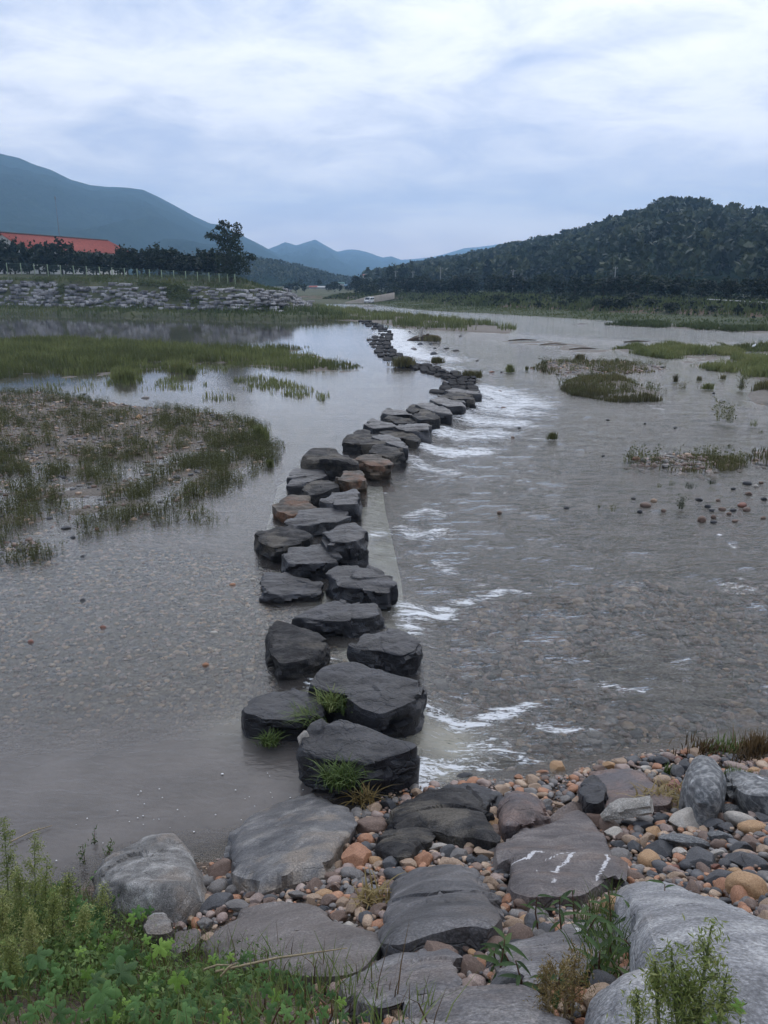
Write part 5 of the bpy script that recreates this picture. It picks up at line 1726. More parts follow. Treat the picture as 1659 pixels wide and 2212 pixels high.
bank_rock([(1258, 1690), (1285, 1668), (1330, 1662), (1390, 1668), (1425, 1690), (1448, 1718), (1440, 1735), (1395, 1738), (1330, 1735), (1290, 1745), (1262, 1725)], .10, 'slab_red', 909, 'flat reddish slab half in the shallow water edge', 'flat reddish slab', amp=.7)
bank_rock([(905, 380), (925, 290), (965, 200), (1040, 160), (1120, 185), (1210, 235), (1275, 330), (1270, 420), (1225, 490), (1130, 505), (1020, 500), (940, 455)], .32, 'banded', 910, 'upright round stone with pale swirling bands beside the shallows', 'swirled stone', crop=f6, amp=1.0, bulge=.1, bevel=.35)
bank_rock([(1270, 300), (1330, 265), (1420, 290), (1540, 330), (1659, 370), (1800, 420), (1800, 560), (1659, 525), (1540, 525), (1440, 500), (1330, 430)], .2, 'banded', 911, 'sloping striped slab with a green tuft and a white dropping at its upper end', 'striped slab', crop=f6, amp=.9, lime=[([(1560, 370), (1610, 395)], .012)])
bank_rock([(1338, 1925), (1350, 1902), (1400, 1894), (1450, 1900), (1500, 1922), (1560, 1942), (1659, 1985), (1760, 2030), (1800, 2280), (1600, 2330), (1470, 2240), (1435, 2130), (1400, 2050), (1370, 1985)], .22, 'pale_rock', 912, 'huge pale grey boulder filling the lower right corner', 'huge pale boulder', amp=.6, bulge=.05, bevel=.15, lime=[([(1405, 1902), (1412, 1915)], .012)])
bank_rock([(745, 2125), (790, 2090), (830, 2062), (860, 2050), (950, 2052), (990, 2068), (1000, 2100), (1012, 2125), (960, 2140), (900, 2150), (820, 2175), (760, 2165)], .07, 'slab_grey', 913, 'grey slab below the cracked dark boulder, edged by small pebbles', 'pebble-edged slab', amp=.6)
bank_rock([(880, 2160), (960, 2145), (1020, 2132), (1100, 2125), (1150, 2140), (1185, 2175), (1170, 2215), (1060, 2225), (960, 2215), (890, 2200)], .06, 'slab_grey', 914, 'bluish grey slab in the bottom middle under the seedy weeds', 'bluish bottom slab', amp=.6)
bank_rock([(1065, 2065), (1110, 2030), (1170, 2015), (1220, 2000), (1275, 1992), (1310, 2020), (1320, 2060), (1260, 2105), (1180, 2125), (1110, 2118), (1075, 2095)], .06, 'slab_grey', 915, 'grey slab with a white dropping among the leafy weeds left of the pale boulder', 'weedy grey slab', amp=.6, lime=[([(1245, 2008), (1262, 2022)], .014), ([(1275, 2035), (1285, 2042)], .008)])
bank_rock([(1255, 2250), (1280, 2170), (1330, 2115), (1390, 2095), (1440, 2110), (1480, 2170), (1490, 2260), (1400, 2330), (1290, 2320)], .12, 'pale_rock', 916, 'pale brownish boulder at the bottom edge left of the huge one', 'pale brownish boulder', amp=.6, bulge=.1)
bank_rock([(850, 2212), (880, 2196), (980, 2196), (1070, 2204), (1160, 2195), (1240, 2185), (1260, 2260), (1200, 2340), (900, 2340), (850, 2270)], .05, 'slab_grey', 917, 'lowest grey slab cut by the bottom edge of the photo', 'lowest grey slab', amp=.6)
bank_rock([(5, 1240), (90, 1235), (165, 1290), (160, 1370), (90, 1400), (-40, 1390), (-70, 1300)], .16, 'pale_crag', 918, 'small pale block half covered by vines below the craggy boulder', 'small pale block', crop=f3, amp=1.0)
bank_rock([(90, 1430), (230, 1380), (370, 1370), (400, 1440), (330, 1530), (200, 1560), (80, 1520)], .06, 'slab_brown', 919, 'brownish flat stone left of the smooth slab, weeds before it', 'brownish flat stone', crop=f3, amp=.7)
bank_rock([(1195, 395), (1300, 380), (1400, 390), (1500, 430), (1560, 470), (1500, 560), (1390, 560), (1240, 470)], .1, 'slate_wet', 920, 'low wet dark stone beside the layered boulder at the water', 'low wet stone', crop=f4, amp=1.0)
bank_rock([(90, 340), (180, 430), (210, 500), (180, 560), (110, 600), (20, 580), (-40, 480), (0, 380)], .2, 'slate_wet', 921, 'dark upright stone left of the flat reddish slab', 'dark upright stone', crop=f6, amp=1.1)

# ------------------------------------------------------------------ cobbles between the rocks


def ico(sub):
    import bmesh as bmod
    bm = bmod.new()
    bmod.ops.create_icosphere(bm, subdivisions=sub, radius=1.0)
    v = np.array([q.co[:] for q in bm.verts])
    f = np.array([[q.index for q in p.verts] for p in bm.faces])
    bm.free()
    return v, f


IV, IF = ico(4)
IV2, IF2 = ico(2)


def cobble_mesh(seed, angular, V0=IV, F0=IF, name='cobble', mat=None):
    rg = np.random.default_rng(seed)
    v = V0.copy()
    # planes cut the ball into a worn block
    for _ in range(int(4 + 12 * angular)):
        n = rg.normal(0, 1, 3)
        n /= np.linalg.norm(n)
        d = rg.uniform(.55, .92) if angular > .3 else rg.uniform(.78, .97)
        h = v @ n - d
        v = v - np.outer(np.maximum(h, 0) * (.96 if angular > .3 else .8), n)
    v = v * (1 + .05 * fbm(v * 1.7 + seed, 3, seed) + .02 * fbm(v * 6 + seed, 3, seed + 1))[:, None]
    v = v / np.abs(v).max(0)
    return mesh_np(name, v, F0, mats=[mat] if mat else None, sharp=24 if angular > .3 else 60)


COB = {}


def cobble_var(col, k, angular):
    key = (col, k, angular)
    if key not in COB:
        COB[key] = cobble_mesh(1000 + k * 7 + (300 if angular else 0), .7 if angular else .1, mat=M['peb_' + col])
    return COB[key]


COBBLES = []
HAND = []
for a_ in ((430, 985, 230, 260, 'orange', 1), (540, 715, 245, 180, 'brown', 0), (500, 820, 130, 115, 'orange', 0), (325, 880, 120, 120, 'tan', 1), (760, 1105, 215, 115, 'dark grey', 0), (855, 1012, 145, 130, 'tan', 1), (960, 970, 150, 135, 'orange', 1), (618, 1015, 105, 120, 'tan', 1), (712, 1010, 140, 110, 'dark grey', 1), (1060, 862, 230, 65, 'pale', 1), (1165, 910, 135, 130, 'dark grey', 1), (1082, 950, 90, 120, 'rosy', 1), (1265, 935, 135, 110, 'grey', 1), (1360, 862, 110, 110, 'tan', 1), (1455, 792, 75, 75, 'orange', 1), (1500, 925, 210, 85, 'tan', 1), (1370, 970, 95, 105, 'black', 1), (1455, 985, 120, 140, 'black', 1), (1550, 900, 110, 115, 'grey', 1), (1490, 1082, 95, 72, 'tan', 1), (1595, 1075, 95, 72, 'dark grey', 0), (1510, 1195, 85, 100, 'tan', 1), (1620, 1190, 75, 85, 'brown', 0), (1600, 1255, 90, 80, 'tan', 0), (1570, 1300, 85, 175, 'dark grey', 1), (420, 1367, 155, 142, 'tan', 1), (270, 1425, 120, 155, 'brown', 1), (362, 1510, 112, 150, 'pale', 1), (310, 1312, 95, 82, 'tan', 1), (450, 1552, 105, 112, 'brown', 1), (560, 1300, 125, 115, 'brown', 0), (455, 1240, 95, 130, 'brown', 0), (375, 1220, 62, 175, 'grey', 1), (545, 1070, 62, 165, 'grey', 1), (75, 1192, 135, 112, 'brown', 1), (235, 1190, 125, 85, 'brown', 1), (85, 1292, 135, 82, 'tan', 1), (200, 1312, 132, 122, 'brown', 1), (130, 1372, 125, 62, 'black', 1), (612, 1550, 72, 115, 'grey', 1), (278, 1012, 75, 105, 'tan', 0), (850, 1662, 45, 52, 'orange', 0), (930, 1682, 92, 58, 'tan', 0), (1370, 1688, 65, 72, 'ochre', 0), (1030, 1662, 50, 50, 'tan', 0), (1150, 1700, 95, 52, 'grey', 0), (1585, 1602, 80, 62, 'tan', 0), (722, 1685, 62, 42, 'pale', 0), (1350, 412, 75, 72, 'ochre', 1), (1440, 485, 52, 112, 'tan', 1), (1530, 495, 175, 180, 'dark grey', 1), (920, 432, 105, 85, 'tan', 1), (1190, 387, 135, 55, 'black', 1), (1310, 300, 145, 75, 'black', 1), (560, 560, 130, 90, 'tan', 1), (690, 530, 150, 110, 'black', 1), (480, 1160, 100, 80, 'grey', 1), (1600, 1490, 90, 90, 'tan', 1), (1640, 1340, 70, 110, 'orange', 0), (1290, 1640, 70, 70, 'grey', 0), (1210, 1690, 80, 60, 'brown', 0), (1440, 1640, 110, 90, 'brown', 1)):
    HAND.append((*f4(a_[0], a_[1]), a_[2] * .26455, a_[3] * .26455, a_[4], a_[5]))
for a_ in ((545, 872, 205, 175, 'brown', 1), (535, 1000, 132, 152, 'grey', 0), (530, 1135, 245, 142, 'dark grey', 1), (710, 1150, 225, 105, 'grey', 1), (660, 1012, 112, 85, 'grey', 0), (1005, 1005, 108, 138, 'orange', 0), (860, 1092, 115, 95, 'rosy', 1), (1190, 1047, 155, 75, 'grey', 1), (1310, 987, 135, 112, 'brown', 1), (1330, 1082, 135, 85, 'tan', 1), (160, 1195, 145, 165, 'grey', 1), (290, 1152, 135, 115, 'brown', 1), (430, 1100, 95, 105, 'tan', 1), (310, 1247, 95, 75, 'tan', 1), (430, 1272, 105, 75, 'grey', 1), (470, 1415, 135, 110, 'tan', 1), (555, 1187, 95, 82, 'brown', 1), (1120, 1112, 62, 62, 'pale', 1), (1380, 1165, 115, 72, 'black', 1), (1080, 970, 110, 60, 'brown', 1), (640, 950, 120, 80, 'dark grey', 1), (770, 985, 110, 70, 'rosy', 1), (1020, 1140, 70, 60, 'grey', 1), (900, 1040, 60, 60, 'pale', 1), (950, 1110, 110, 90, 'brown', 1), (230, 1300, 90, 80, 'rosy', 1)):
    HAND.append((*f3(a_[0], a_[1]), a_[2] * .26455, a_[3] * .26455, a_[4], a_[5]))
for a_ in ((590, 1082, 165, 205, 'ochre', 0), (1470, 1350, 275, 265, 'ochre', 0), (690, 1005, 265, 195, 'black', 1), (470, 965, 122, 235, 'black', 1), (1070, 1085, 225, 245, 'dark grey', 1), (935, 935, 455, 160, 'banded', 1), (910, 745, 285, 205, 'pale', 1), (705, 375, 145, 105, 'tan', 0), (835, 412, 112, 112, 'red', 1), (1150, 660, 145, 82, 'orange', 0), (1030, 655, 105, 135, 'rosy', 1), (1420, 722, 245, 122, 'pale', 0), (1530, 792, 215, 135, 'ochre', 0), (1180, 762, 175, 135, 'dark grey', 1), (1280, 782, 125, 122, 'dark grey', 1), (1265, 882, 225, 145, 'banded', 1), (1310, 632, 205, 122, 'banded', 1), (1545, 645, 102, 125, 'orange', 0), (630, 832, 125, 115, 'ochre', 1), (762, 802, 112, 145, 'rosy', 1), (1082, 792, 65, 85, 'tan', 0), (872, 1012, 112, 135, 'pale', 1), (1420, 1090, 175, 265, 'dark grey', 1), (1430, 960, 172, 135, 'dark grey', 1), (1520, 925, 145, 135, 'brown', 1), (1630, 985, 105, 155, 'tan', 1), (820, 1132, 82, 92, 'red', 1), (850, 1212, 165, 92, 'tan', 1), (930, 1117, 112, 92, 'dark grey', 0), (375, 1122, 122, 145, 'orange', 1), (260, 830, 155, 125, 'pale', 1), (360, 872, 125, 95, 'brown', 1), (1240, 1232, 225, 142, 'dark grey', 1), (1300, 1102, 112, 105, 'dark grey', 0), (1050, 1292, 92, 92, 'rosy', 1), (940, 1292, 115, 92, 'dark grey', 1), (590, 1242, 85, 62, 'tan', 0), (710, 1212, 52, 95, 'tan', 0), (490, 1192, 82, 72, 'dark grey', 0), (1200, 1342, 82, 102, 'dark grey', 0), (1270, 1412, 115, 62, 'dark grey', 0), (1420, 1452, 92, 55, 'grey', 0), (1600, 1242, 92, 125, 'dark grey', 0), (1390, 252, 205, 95, 'rosy', 0), (1540, 277, 95, 65, 'ochre', 0), (1630, 292, 85, 55, 'tan', 0), (560, 252, 105, 55, 'pale', 1), (240, 237, 125, 85, 'ochre', 1), (340, 202, 112, 72, 'tan', 0), (250, 292, 95, 45, 'tan', 1), (130, 257, 125, 72, 'brown', 1), (720, 202, 135, 125, 'black', 1), (920, 252, 112, 122, 'black', 1), (860, 172, 62, 52, 'red', 1), (830, 292, 132, 122, 'dark grey', 1), (800, 470, 70, 70, 'brown', 0), (720, 440, 90, 60, 'tan', 0), (950, 520, 130, 110, 'grey', 1), (1150, 540, 110, 60, 'pale', 1), (550, 770, 190, 130, 'dark grey', 1), (700, 715, 140, 90, 'black', 0), (430, 760, 160, 80, 'black', 1), (300, 930, 130, 80, 'black', 1), (300, 1010, 130, 100, 'brown', 1), (630, 1200, 90, 120, 'dark grey', 1), (1250, 1170, 55, 50, 'rosy', 0), (1330, 1220, 80, 75, 'rosy', 0), (1200, 1120, 80, 60, 'red', 1), (1560, 1100, 150, 200, 'dark grey', 1), (1600, 850, 100, 80, 'grey', 1), (1500, 1230, 70, 90, 'tan', 1), (1230, 1010, 130, 90, 'pale', 1), (1640, 700, 90, 160, 'dark grey', 1), (1540, 600, 140, 60, 'dark grey', 1), (460, 1120, 55, 70, 'pale', 0), (520, 1250, 60, 50, 'tan', 0), (600, 1300, 70, 50, 'grey', 0), (770, 1260, 70, 60, 'grey', 0), (800, 1245, 60, 60, 'rosy', 0), (1130, 1330, 60, 70, 'grey', 0), (990, 1240, 80, 70, 'brown', 0)):
    HAND.append((*f6(a_[0], a_[1]), a_[2] * .2394, a_[3] * .2394, a_[4], a_[5]))
# crop 5 of the bank: cobbles around the water's edge and under the leafy weeds
for a_ in ((560, 345, 80, 75, 'orange', 1), (540, 430, 75, 80, 'rosy', 1), (780, 290, 130, 50, 'orange', 1), (910, 260, 140, 120, 'ochre', 1), (720, 555, 85, 60, 'ochre', 1), (810, 560, 90, 80, 'grey', 1), (950, 590, 150, 60, 'tan', 1), (1100, 555, 110, 80, 'tan', 1), (1380, 600, 90, 60, 'tan', 1), (400, 450, 150, 90, 'tan', 1), (600, 1465, 160, 100, 'brown', 0), (465, 1430, 105, 120, 'orange', 1), (480, 1585, 95, 95, 'tan', 0), (540, 1680, 160, 110, 'grey', 1), (450, 1735, 80, 90, 'tan', 1), (370, 1765, 85, 65, 'ochre', 1), (660, 1690, 120, 110, 'black', 1), (850, 1590, 70, 60, 'pale', 1), (1040, 1610, 110, 80, 'grey', 1), (1240, 1450, 95, 65, 'tan', 1), (1290, 1550, 70, 60, 'ochre', 1), (1480, 1550, 110, 80, 'tan', 1), (830, 1730, 80, 60, 'ochre', 1), (720, 1500, 60, 90, 'tan', 1), (940, 1520, 80, 70, 'grey', 0), (1120, 1700, 90, 60, 'rosy', 1), (880, 1440, 90, 60, 'dark grey', 0), (1020, 1500, 80, 60, 'dark grey', 1), (1390, 1440, 70, 60, 'grey', 0), (1400, 1640, 80, 60, 'brown', 0), (1180, 1590, 70, 60, 'tan', 0), (770, 1600, 70, 70, 'tan', 1)):
    u, v = 1800 / 1.8228 + a_[0] * .4364 / 1.8228, 2900 / 1.8228 + a_[1] * .4364 / 1.8228
    HAND.append((u, v, a_[2] * .2394, a_[3] * .2394, a_[4], a_[5]))

ANG = {0: 'rounded', 1: 'angular'}
rg = np.random.default_rng(31)


BBX = [(np.array(p_)[:, 0].min() - .1, np.array(p_)[:, 1].min() - .1, np.array(p_)[:, 0].max() + .1, np.array(p_)[:, 1].max() + .1) for p_, _ in BIG]


def inside_big(x, y, margin=0.0):
    xa, ya = np.array([x]), np.array([y])
    for (poly, _), bb in zip(BIG, BBX):
        if bb[0] < x < bb[2] and bb[1] < y < bb[3] and sdf(xa, ya, poly)[0] > margin:
            return True
    return False


def nearest_big(x, y):
    best, bn = 1e9, ''
    xa, ya = np.array([x]), np.array([y])
    for poly, nm in BIG:
        d = -sdf(xa, ya, poly)[0]
        if d < best:
            best, bn = d, nm
    return bn


recs = []
for i, (u, v, w_, h_, col, ang) in enumerate(HAND):
    p = hit(u, v, .06)
    dpt = np.linalg.norm(p - [0, 0, CAM_H])
    sx = w_ / F_ * dpt * .53
    # apparent height mixes depth and thickness
    sy = h_ / F_ * dpt * .56
    sl_ = w_ / max(h_, 1)
    zt = min(sx, sy) * rg.uniform(.62, .85)
    recs.append([p[0], p[1], float(bank_h(p[0], p[1])) + zt * .45, sx, sy * 1.1, zt, col, ang, True, i])
# fillers: smaller cobbles in the gaps
poly_fill = [hit(u, v, 0) for u, v in ((440, 1890), (500, 1860), (735, 1850), (770, 1760), (830, 1740), (900, 1700), (1080, 1690), (1240, 1680), (1300, 1650), (1500, 1620), (1659, 1620), (1780, 2060), (1659, 1995), (1560, 1950), (1430, 1900), (1345, 1915), (1335, 1995), (1330, 2240), (760, 2240), (735, 2115), (830, 2040), (800, 2000), (690, 1940), (480, 1985), (330, 2020), (330, 1950), (430, 1930))]
placed = np.array([[r_[0], r_[1], max(r_[3], r_[4])] for r_ in recs])
fill = []
tries = 0
cols = ['tan', 'tan', 'tan', 'grey', 'dark grey', 'brown', 'brown', 'orange', 'orange', 'ochre', 'rosy', 'black']
P2 = np.array(poly_fill)[:, :2]
lo, hi = P2.min(0), P2.max(0)
while len(fill) < 620 and tries < 15000:
    tries += 1
    x_, y_ = rg.uniform(lo, hi)
    if sdf(np.array([x_]), np.array([y_]), poly_fill)[0] < 0:
        continue
    s_ = float(np.clip(rg.lognormal(-3.08, .40), .02, .095))
    if inside_big(x_, y_, -.2 * s_):
        continue
    d = np.hypot(placed[:, 0] - x_, placed[:, 1] - y_)
    if (d < (placed[:, 2] + s_) * .72).any():
        continue
    placed = np.vstack([placed, [x_, y_, s_]])
    fill.append([x_, y_, 0, s_ * rg.uniform(.9, 1.3), s_ * rg.uniform(.7, 1.0), s_ * rg.uniform(.5, .8), cols[int(rg.integers(0, len(cols)))], int(rg.uniform() < .6), False, -1])
fill.sort(key=lambda q: -q[3] / math.hypot(q[1], 2.5))
n_ind = 296 - len(recs)
for r_ in fill[:n_ind]:
    r_[2] = float(bank_h(r_[0], r_[1])) + r_[5] * .3
    recs.append(r_)
tail = fill[n_ind:]
by, bys = {}, {}
for r_ in recs:
    r_.append(nearest_big(r_[0], r_[1]))
    (by if r_[8] else bys).setdefault((r_[6], r_[10]), []).append(r_)
COBG = 'loose cobbles between the bank stones'


def sizeword(r_):
    s = max(r_[3], r_[4])
    return 'large' if s > .17 else ('medium' if s > .09 else 'small')


for L_ in list(by.values()) + list(bys.values()):
    L_.sort(key=lambda r_: shore_d(r_[0], r_[1]))
for r_ in recs:
    x_, y_, z_, sx, sy, sz, col, ang, hand, i_, nb = r_
    me = cobble_var(col, (i_ if hand else int(abs(x_ * 971))) % 4, ang)
    if hand:
        L_ = by[(col, nb)]
        shape = 'flat' if sz < .42 * max(sx, sy) else ('long' if max(sx, sy) > 1.8 * min(sx, sy) else ANG[ang])
        lab = f'{sizeword(r_)} {shape} {col} cobble by the {nb}'
        if len(L_) > 1:
            k_ = [id(q) for q in L_].index(id(r_))
            lab += f', {ORD[k_]} such from the water'
    else:
        L_ = bys[(col, nb)]
        lab = f'small loose {col} pebble by the {nb}'
        if len(L_) > 1:
            lab += f', {ORD[[id(q) for q in L_].index(id(r_))]} such from the water'
    sl_ = math.atan(.28 + .12 * max(0, float(shore_d(x_, y_))))
    o = link('cobble', me, loc=(x_, y_, z_), rot=(-sl_ * .7 + rg.normal(0, .12), rg.normal(0, .15), rg.normal(0, .25) if hand else rg.uniform(0, 6.28)), label=lab, cat='cobble', group=COBG)
    o.scale = (sx, sy, sz)
# the rest, and grit, as one mass
GV, GF, gi = [], [], 0
pv = [cobble_mesh(1500 + k_, .5, IV2, IF2).vertices for k_ in range(4)]
pv = [np.array([q.co[:] for q in vv]) for vv in pv]
mats_g = ['tan', 'grey', 'brown', 'dark grey', 'orange', 'rosy']
midx = []


def grit(x_, y_, z_, s, rg):
    global gi
    v = pv[int(rg.integers(0, 4))] * (s * np.array([rg.uniform(.9, 1.3), rg.uniform(.7, 1.1), rg.uniform(.45, .75)]))
    a = rg.uniform(0, 6.28)
    v = np.stack([v[:, 0] * math.cos(a) - v[:, 1] * math.sin(a), v[:, 0] * math.sin(a) + v[:, 1] * math.cos(a), v[:, 2]], 1) + [x_, y_, z_]
    GV.append(v)
    GF.append(IF2 + gi)
    gi += len(v)
    pick_ = int(rg.integers(0, len(mats_g)))
    if 'GW' in globals():
        w_ = GW.get(GWK, GW['bed'])
        pick_ = w_[int(rg.integers(0, len(w_)))]
    midx.extend([pick_] * len(IF2))


for r_ in tail:
    grit(r_[0], r_[1], float(bank_h(r_[0], r_[1])) + r_[5] * .3, r_[3], rg)
cnt = 0
while cnt < 3400:
    x_, y_ = rg.uniform(lo - .2, hi + .2)
    if sdf(np.array([x_]), np.array([y_]), poly_fill)[0] < -.15 or inside_big(x_, y_, .02):
        continue
    s_ = float(rg.uniform(.008, .026))
    grit(x_, y_, float(bank_h(x_, y_)) + rg.uniform(-.01, .02), s_, rg)
    cnt += 1
link('gravel', mesh_np('gravel', np.vstack(GV), np.vstack(GF), mats=[M['peb_' + k_] for k_ in mats_g], midx=midx), kind='stuff', label='fine mixed gravel filling the joints between cobbles and slabs')

# ------------------------------------------------------------------ stones in and under the river
RIV = 'rocks standing out of the river'


def river_rock(u, v, w_, h_, col, label, ang=0, group=RIV, surf=0.0, name='river_rock'):
    p = pt(u, v, surf)
    dpt = math.hypot(p[1], CAM_H)
    sx = max(.05, w_ / F_ * dpt * .46)
    sz = max(.04, h_ / F_ * dpt * .48)
    o = link(name, cobble_var(col, int(u) % 4, ang), loc=(p[0], p[1] + sx * .3, surf + sz * .15), rot=(0, 0, (u * .37) % 1.2 - .6), label=label, cat='river rock', group=group)
    o.scale = (sx, sx * .75, sz)
    return o


rr_ = [(935, 1045, 72, 38, 'brown', 0), (983, 1016, 42, 28, 'tan', 0), (862, 1003, 32, 20, 'dark grey', 0), (900, 1081, 36, 24, 'black', 0), (1040, 1076, 32, 24, 'brown', 0), (1270, 1130, 62, 48, 'brown', 0), (1303, 1050, 42, 28, 'black', 0), (1326, 1072, 34, 20, 'dark grey', 0), (1390, 1067, 48, 30, 'brown', 0), (1365, 1014, 30, 22, 'brown', 0), (1430, 1093, 36, 24, 'brown', 0), (1455, 1072, 42, 24, 'black', 0), (1510, 1044, 62, 36, 'red', 0), (1537, 1070, 56, 36, 'brown', 0), (1540, 914, 58, 28, 'black', 0), (1455, 944, 32, 20, 'black', 0), (1338, 1112, 36, 28, 'brown', 0), (1340, 1142, 48, 22, 'black', 0), (1465, 1137, 42, 24, 'brown', 0), (1550, 975, 50, 28, 'brown', 1), (1640, 1006, 44, 24, 'black', 1), (1635, 1118, 40, 22, 'brown', 0), (65, 1087, 32, 24, 'brown', 0), (465, 1058, 42, 14, 'black', 1), (1340, 375, 24, 14, 'dark grey', 0), (878, 766, 72, 28, 'red', 0), (1018, 778, 84, 48, 'brown', 0), (182, 583, 28, 12, 'black', 1), (1108, 581, 28, 12, 'black', 1), (680, 750, 26, 12, 'black', 1), (145, 638, 30, 12, 'brown', 1), (1255, 1010, 60, 24, 'black', 1), (1620, 908, 30, 18, 'brown', 0), (1590, 928, 30, 12, 'pale', 0), (710, 535, 26, 10, 'black', 1), (930, 556, 20, 10, 'black', 1)]
rr_.sort(key=lambda q: q[0])
cn = {'brown': 'brown', 'tan': 'tan', 'dark grey': 'dark grey', 'black': 'blackish', 'red': 'reddish', 'pale': 'pale'}
seen = {}
for (a_, b_, w_, h_, col, ang) in rr_:
    k_ = seen.get(col, 0)
    seen[col] = k_ + 1
    u, v = w6(a_, b_)
    river_rock(u, v, w_ * .3637, h_ * .3637, col, f'{cn[col]} {ANG[ang]} rock in the rippled water, {ORD[k_]} such from the stepping stones', ang, surf=-.1)
for (a_, b_, w_, h_, col, lab) in ((500, 534, 28, 16, 'black', 'small black rock in the still channel above the gravel bar'), (860, 556, 55, 26, 'grey', 'flat grey-tan rock alone in the channel above the gravel bar'), (640, 850, 85, 34, 'tan', 'pinkish tan boulder lying on the weedy gravel bar'), (175, 606, 112, 24, 'dark grey', 'long flat dark rock at the upper left of the gravel bar'), (965, 886, 60, 26, 'brown', 'brown rock at the lower edge of the gravel bar by reeds'), (1045, 1030, 62, 36, 'dark grey', 'dark rock among the drowned weeds below the gravel bar'), (155, 1146, 72, 30, 'dark grey', 'dark pointed rock in the weeds nearest the left border'), (310, 1143, 112, 40, 'brown', 'mossy brown rock under the weeds beside two white pebbles'), (268, 1160, 26, 14, 'pale', 'left white pebble in the drowned weeds'), (346, 1168, 28, 14, 'pale', 'right white pebble in the drowned weeds'), (820, 672, 46, 36, 'ochre', 'ochre upright cobble on top of the gravel bar'), (1400, 667, 40, 16, 'black', 'flat blackish rock off the tip of the gravel bar'), (1200, 690, 26, 26, 'tan', 'small tan cobble at the right tip of the gravel bar'), (430, 1385, 40, 16, 'black', 'black flat pebble in the shallows below the weeds'), (390, 1330, 70, 26, 'dark grey', 'dark flat rock in the shallows below the weeds'), (150, 1285, 60, 24, 'tan', 'tan flat cobble near the left border below the weeds'), (575, 1335, 32, 16, 'red', 'reddish pebble in the shallows under the drowned weeds'), (770, 812, 60, 26, 'grey', 'grey boulder beside the pinkish one on the gravel bar')):
    u, v = w4(a_, b_)
    on_bar = sdf(np.array([pt(u, v)[0]]), np.array([pt(u, v)[1]]), ISL['gravel_left'])[0] > 0
    river_rock(u, v, w_ * .3637, h_ * .3637, col, lab, 1, group='rocks on the weedy gravel bar', surf=.07 if on_bar else 0.0)
z7 = lambda a, b: (a * .3637, 1152.1 + b * .3637)
for (a_, b_, w_, h_, col, lab) in ((610, 566, 32, 20, 'red', 'reddish-brown pebble breaking the calm shallows, the middle one of two'), (180, 652, 36, 24, 'red', 'reddish-brown pebble breaking the calm shallows nearer the left border'), (490, 143, 34, 18, 'black', 'black pebble in the pebbly shallows below the weeds'), (490, 404, 40, 16, 'black', 'blackish flat pebble in the middle of the pebbly shallows'), (1270, 600, 52, 30, 'pale', 'whitish round pebble under water near the stepping stones'), (1220, 790, 30, 36, 'orange', 'orange pebble under water left of the lobe-shaped stone'), (1380, 312, 44, 22, 'orange', 'orange flat pebble at the foot of the bluish stepping stone'), (1500, 282, 40, 22, 'pale', 'white pebble lying against the bluish stepping stone')):
    u, v = z7(a_, b_)
    river_rock(u, v, w_ * .3637, h_ * .3637, col, lab, 0, group='pebbles in the calm shallows', surf=-.02)
# rocks below the far weir, a snag and mossy lumps
for (a_, b_, w_, h_, col, lab) in ((985, 692, 40, 28, 'dark grey', 'dark rock under the driftwood snag below the far weir'), (1050, 688, 28, 16, 'black', 'small black rock right of the driftwood snag'), (945, 722, 52, 32, 'grey', 'pointed grey rock in the white water of the far weir'), (1075, 713, 28, 12, 'black', 'tiny dark rock below the snag, left of the flat one'), (1145, 714, 38, 14, 'black', 'flat dark rock midstream below the snag'), (1200, 727, 48, 16, 'dark grey', 'long flat dark rock farthest right below the snag'), (1068, 748, 50, 30, 'dark grey', 'peaked dark rock at the edge of the far white water'), (1080, 792, 60, 50, 'brown', 'mossy brown rock where the far foam ends'), (1225, 640, 26, 12, 'dark grey', 'dark rock right of the snag in the far river'), (925, 617, 24, 14, 'black', 'small rock in front of the grassy island'), (1415, 852, 40, 10, 'red', 'flat reddish rock left of the round grass clump'), (1470, 854, 20, 10, 'black', 'tiny dark rock just left of the round grass clump'), (1460, 970, 40, 16, 'brown', 'brown rock in the widest foam'), (1410, 1018, 40, 16, 'black', 'dark rock in the widest foam below the brown one'), (1485, 1066, 40, 14, 'brown', 'flat brown rock at the lower rim of the widest foam'), (1325, 786, 24, 10, 'black', 'lone dark pebble midstream above the widest foam')):
    u, v = c2(a_, b_)
    river_rock(u, v, w_ * .3637, h_ * .3637, col, lab, 1, group='rocks below the far weir', surf=-.1)
u, v = c5(1150, 572)
river_rock(u, v, 60 * .3637, 22 * .3637, 'brown', 'flat brown rock in the foam beside the grey low stepping stone', 1, group='rocks below the far weir', surf=-.1)

# loose pebbles: on the bar, in the shallows, on the right-hand bed
GV, GF, gi, midx = [], [], 0, []
mats_g = ['tan', 'brown', 'grey', 'pale', 'dark grey', 'rosy']
GW = {'gravel_left': [1, 1, 1, 2, 4, 4, 0], 'weeds_left': [1, 1, 2, 4, 0], 'pebble_left': [0, 2, 2, 5, 1, 4, 0], 'bed': [0, 1, 1, 2, 5, 1, 4, 2]}
GWK = 'bed'
rg = np.random.default_rng(63)
for key, n, s0, s1 in (('gravel_left', 2600, .03, .10), ('weeds_left', 900, .03, .09), ('pebble_left', 5200, .018, .05), ('gravel_right', 400, .06, .15), ('gravel_thin', 160, .05, .14), ('gravel_edge', 160, .05, .14), ('debris', 240, .08, .25)):
    q = scatter_poly(ISL[key], n, rg, .3 if key != 'pebble_left' else .8)
    zz_ = bed_h(q[:, 0], q[:, 1])
    GWK = key
    for (x_, y_), z_ in zip(q, zz_):
        if y_ > 60 or abs(x_) > 40:
            continue
        grit(x_, y_, z_ + .005, float(rg.uniform(s0, s1)), rg)
GWK = 'bed'
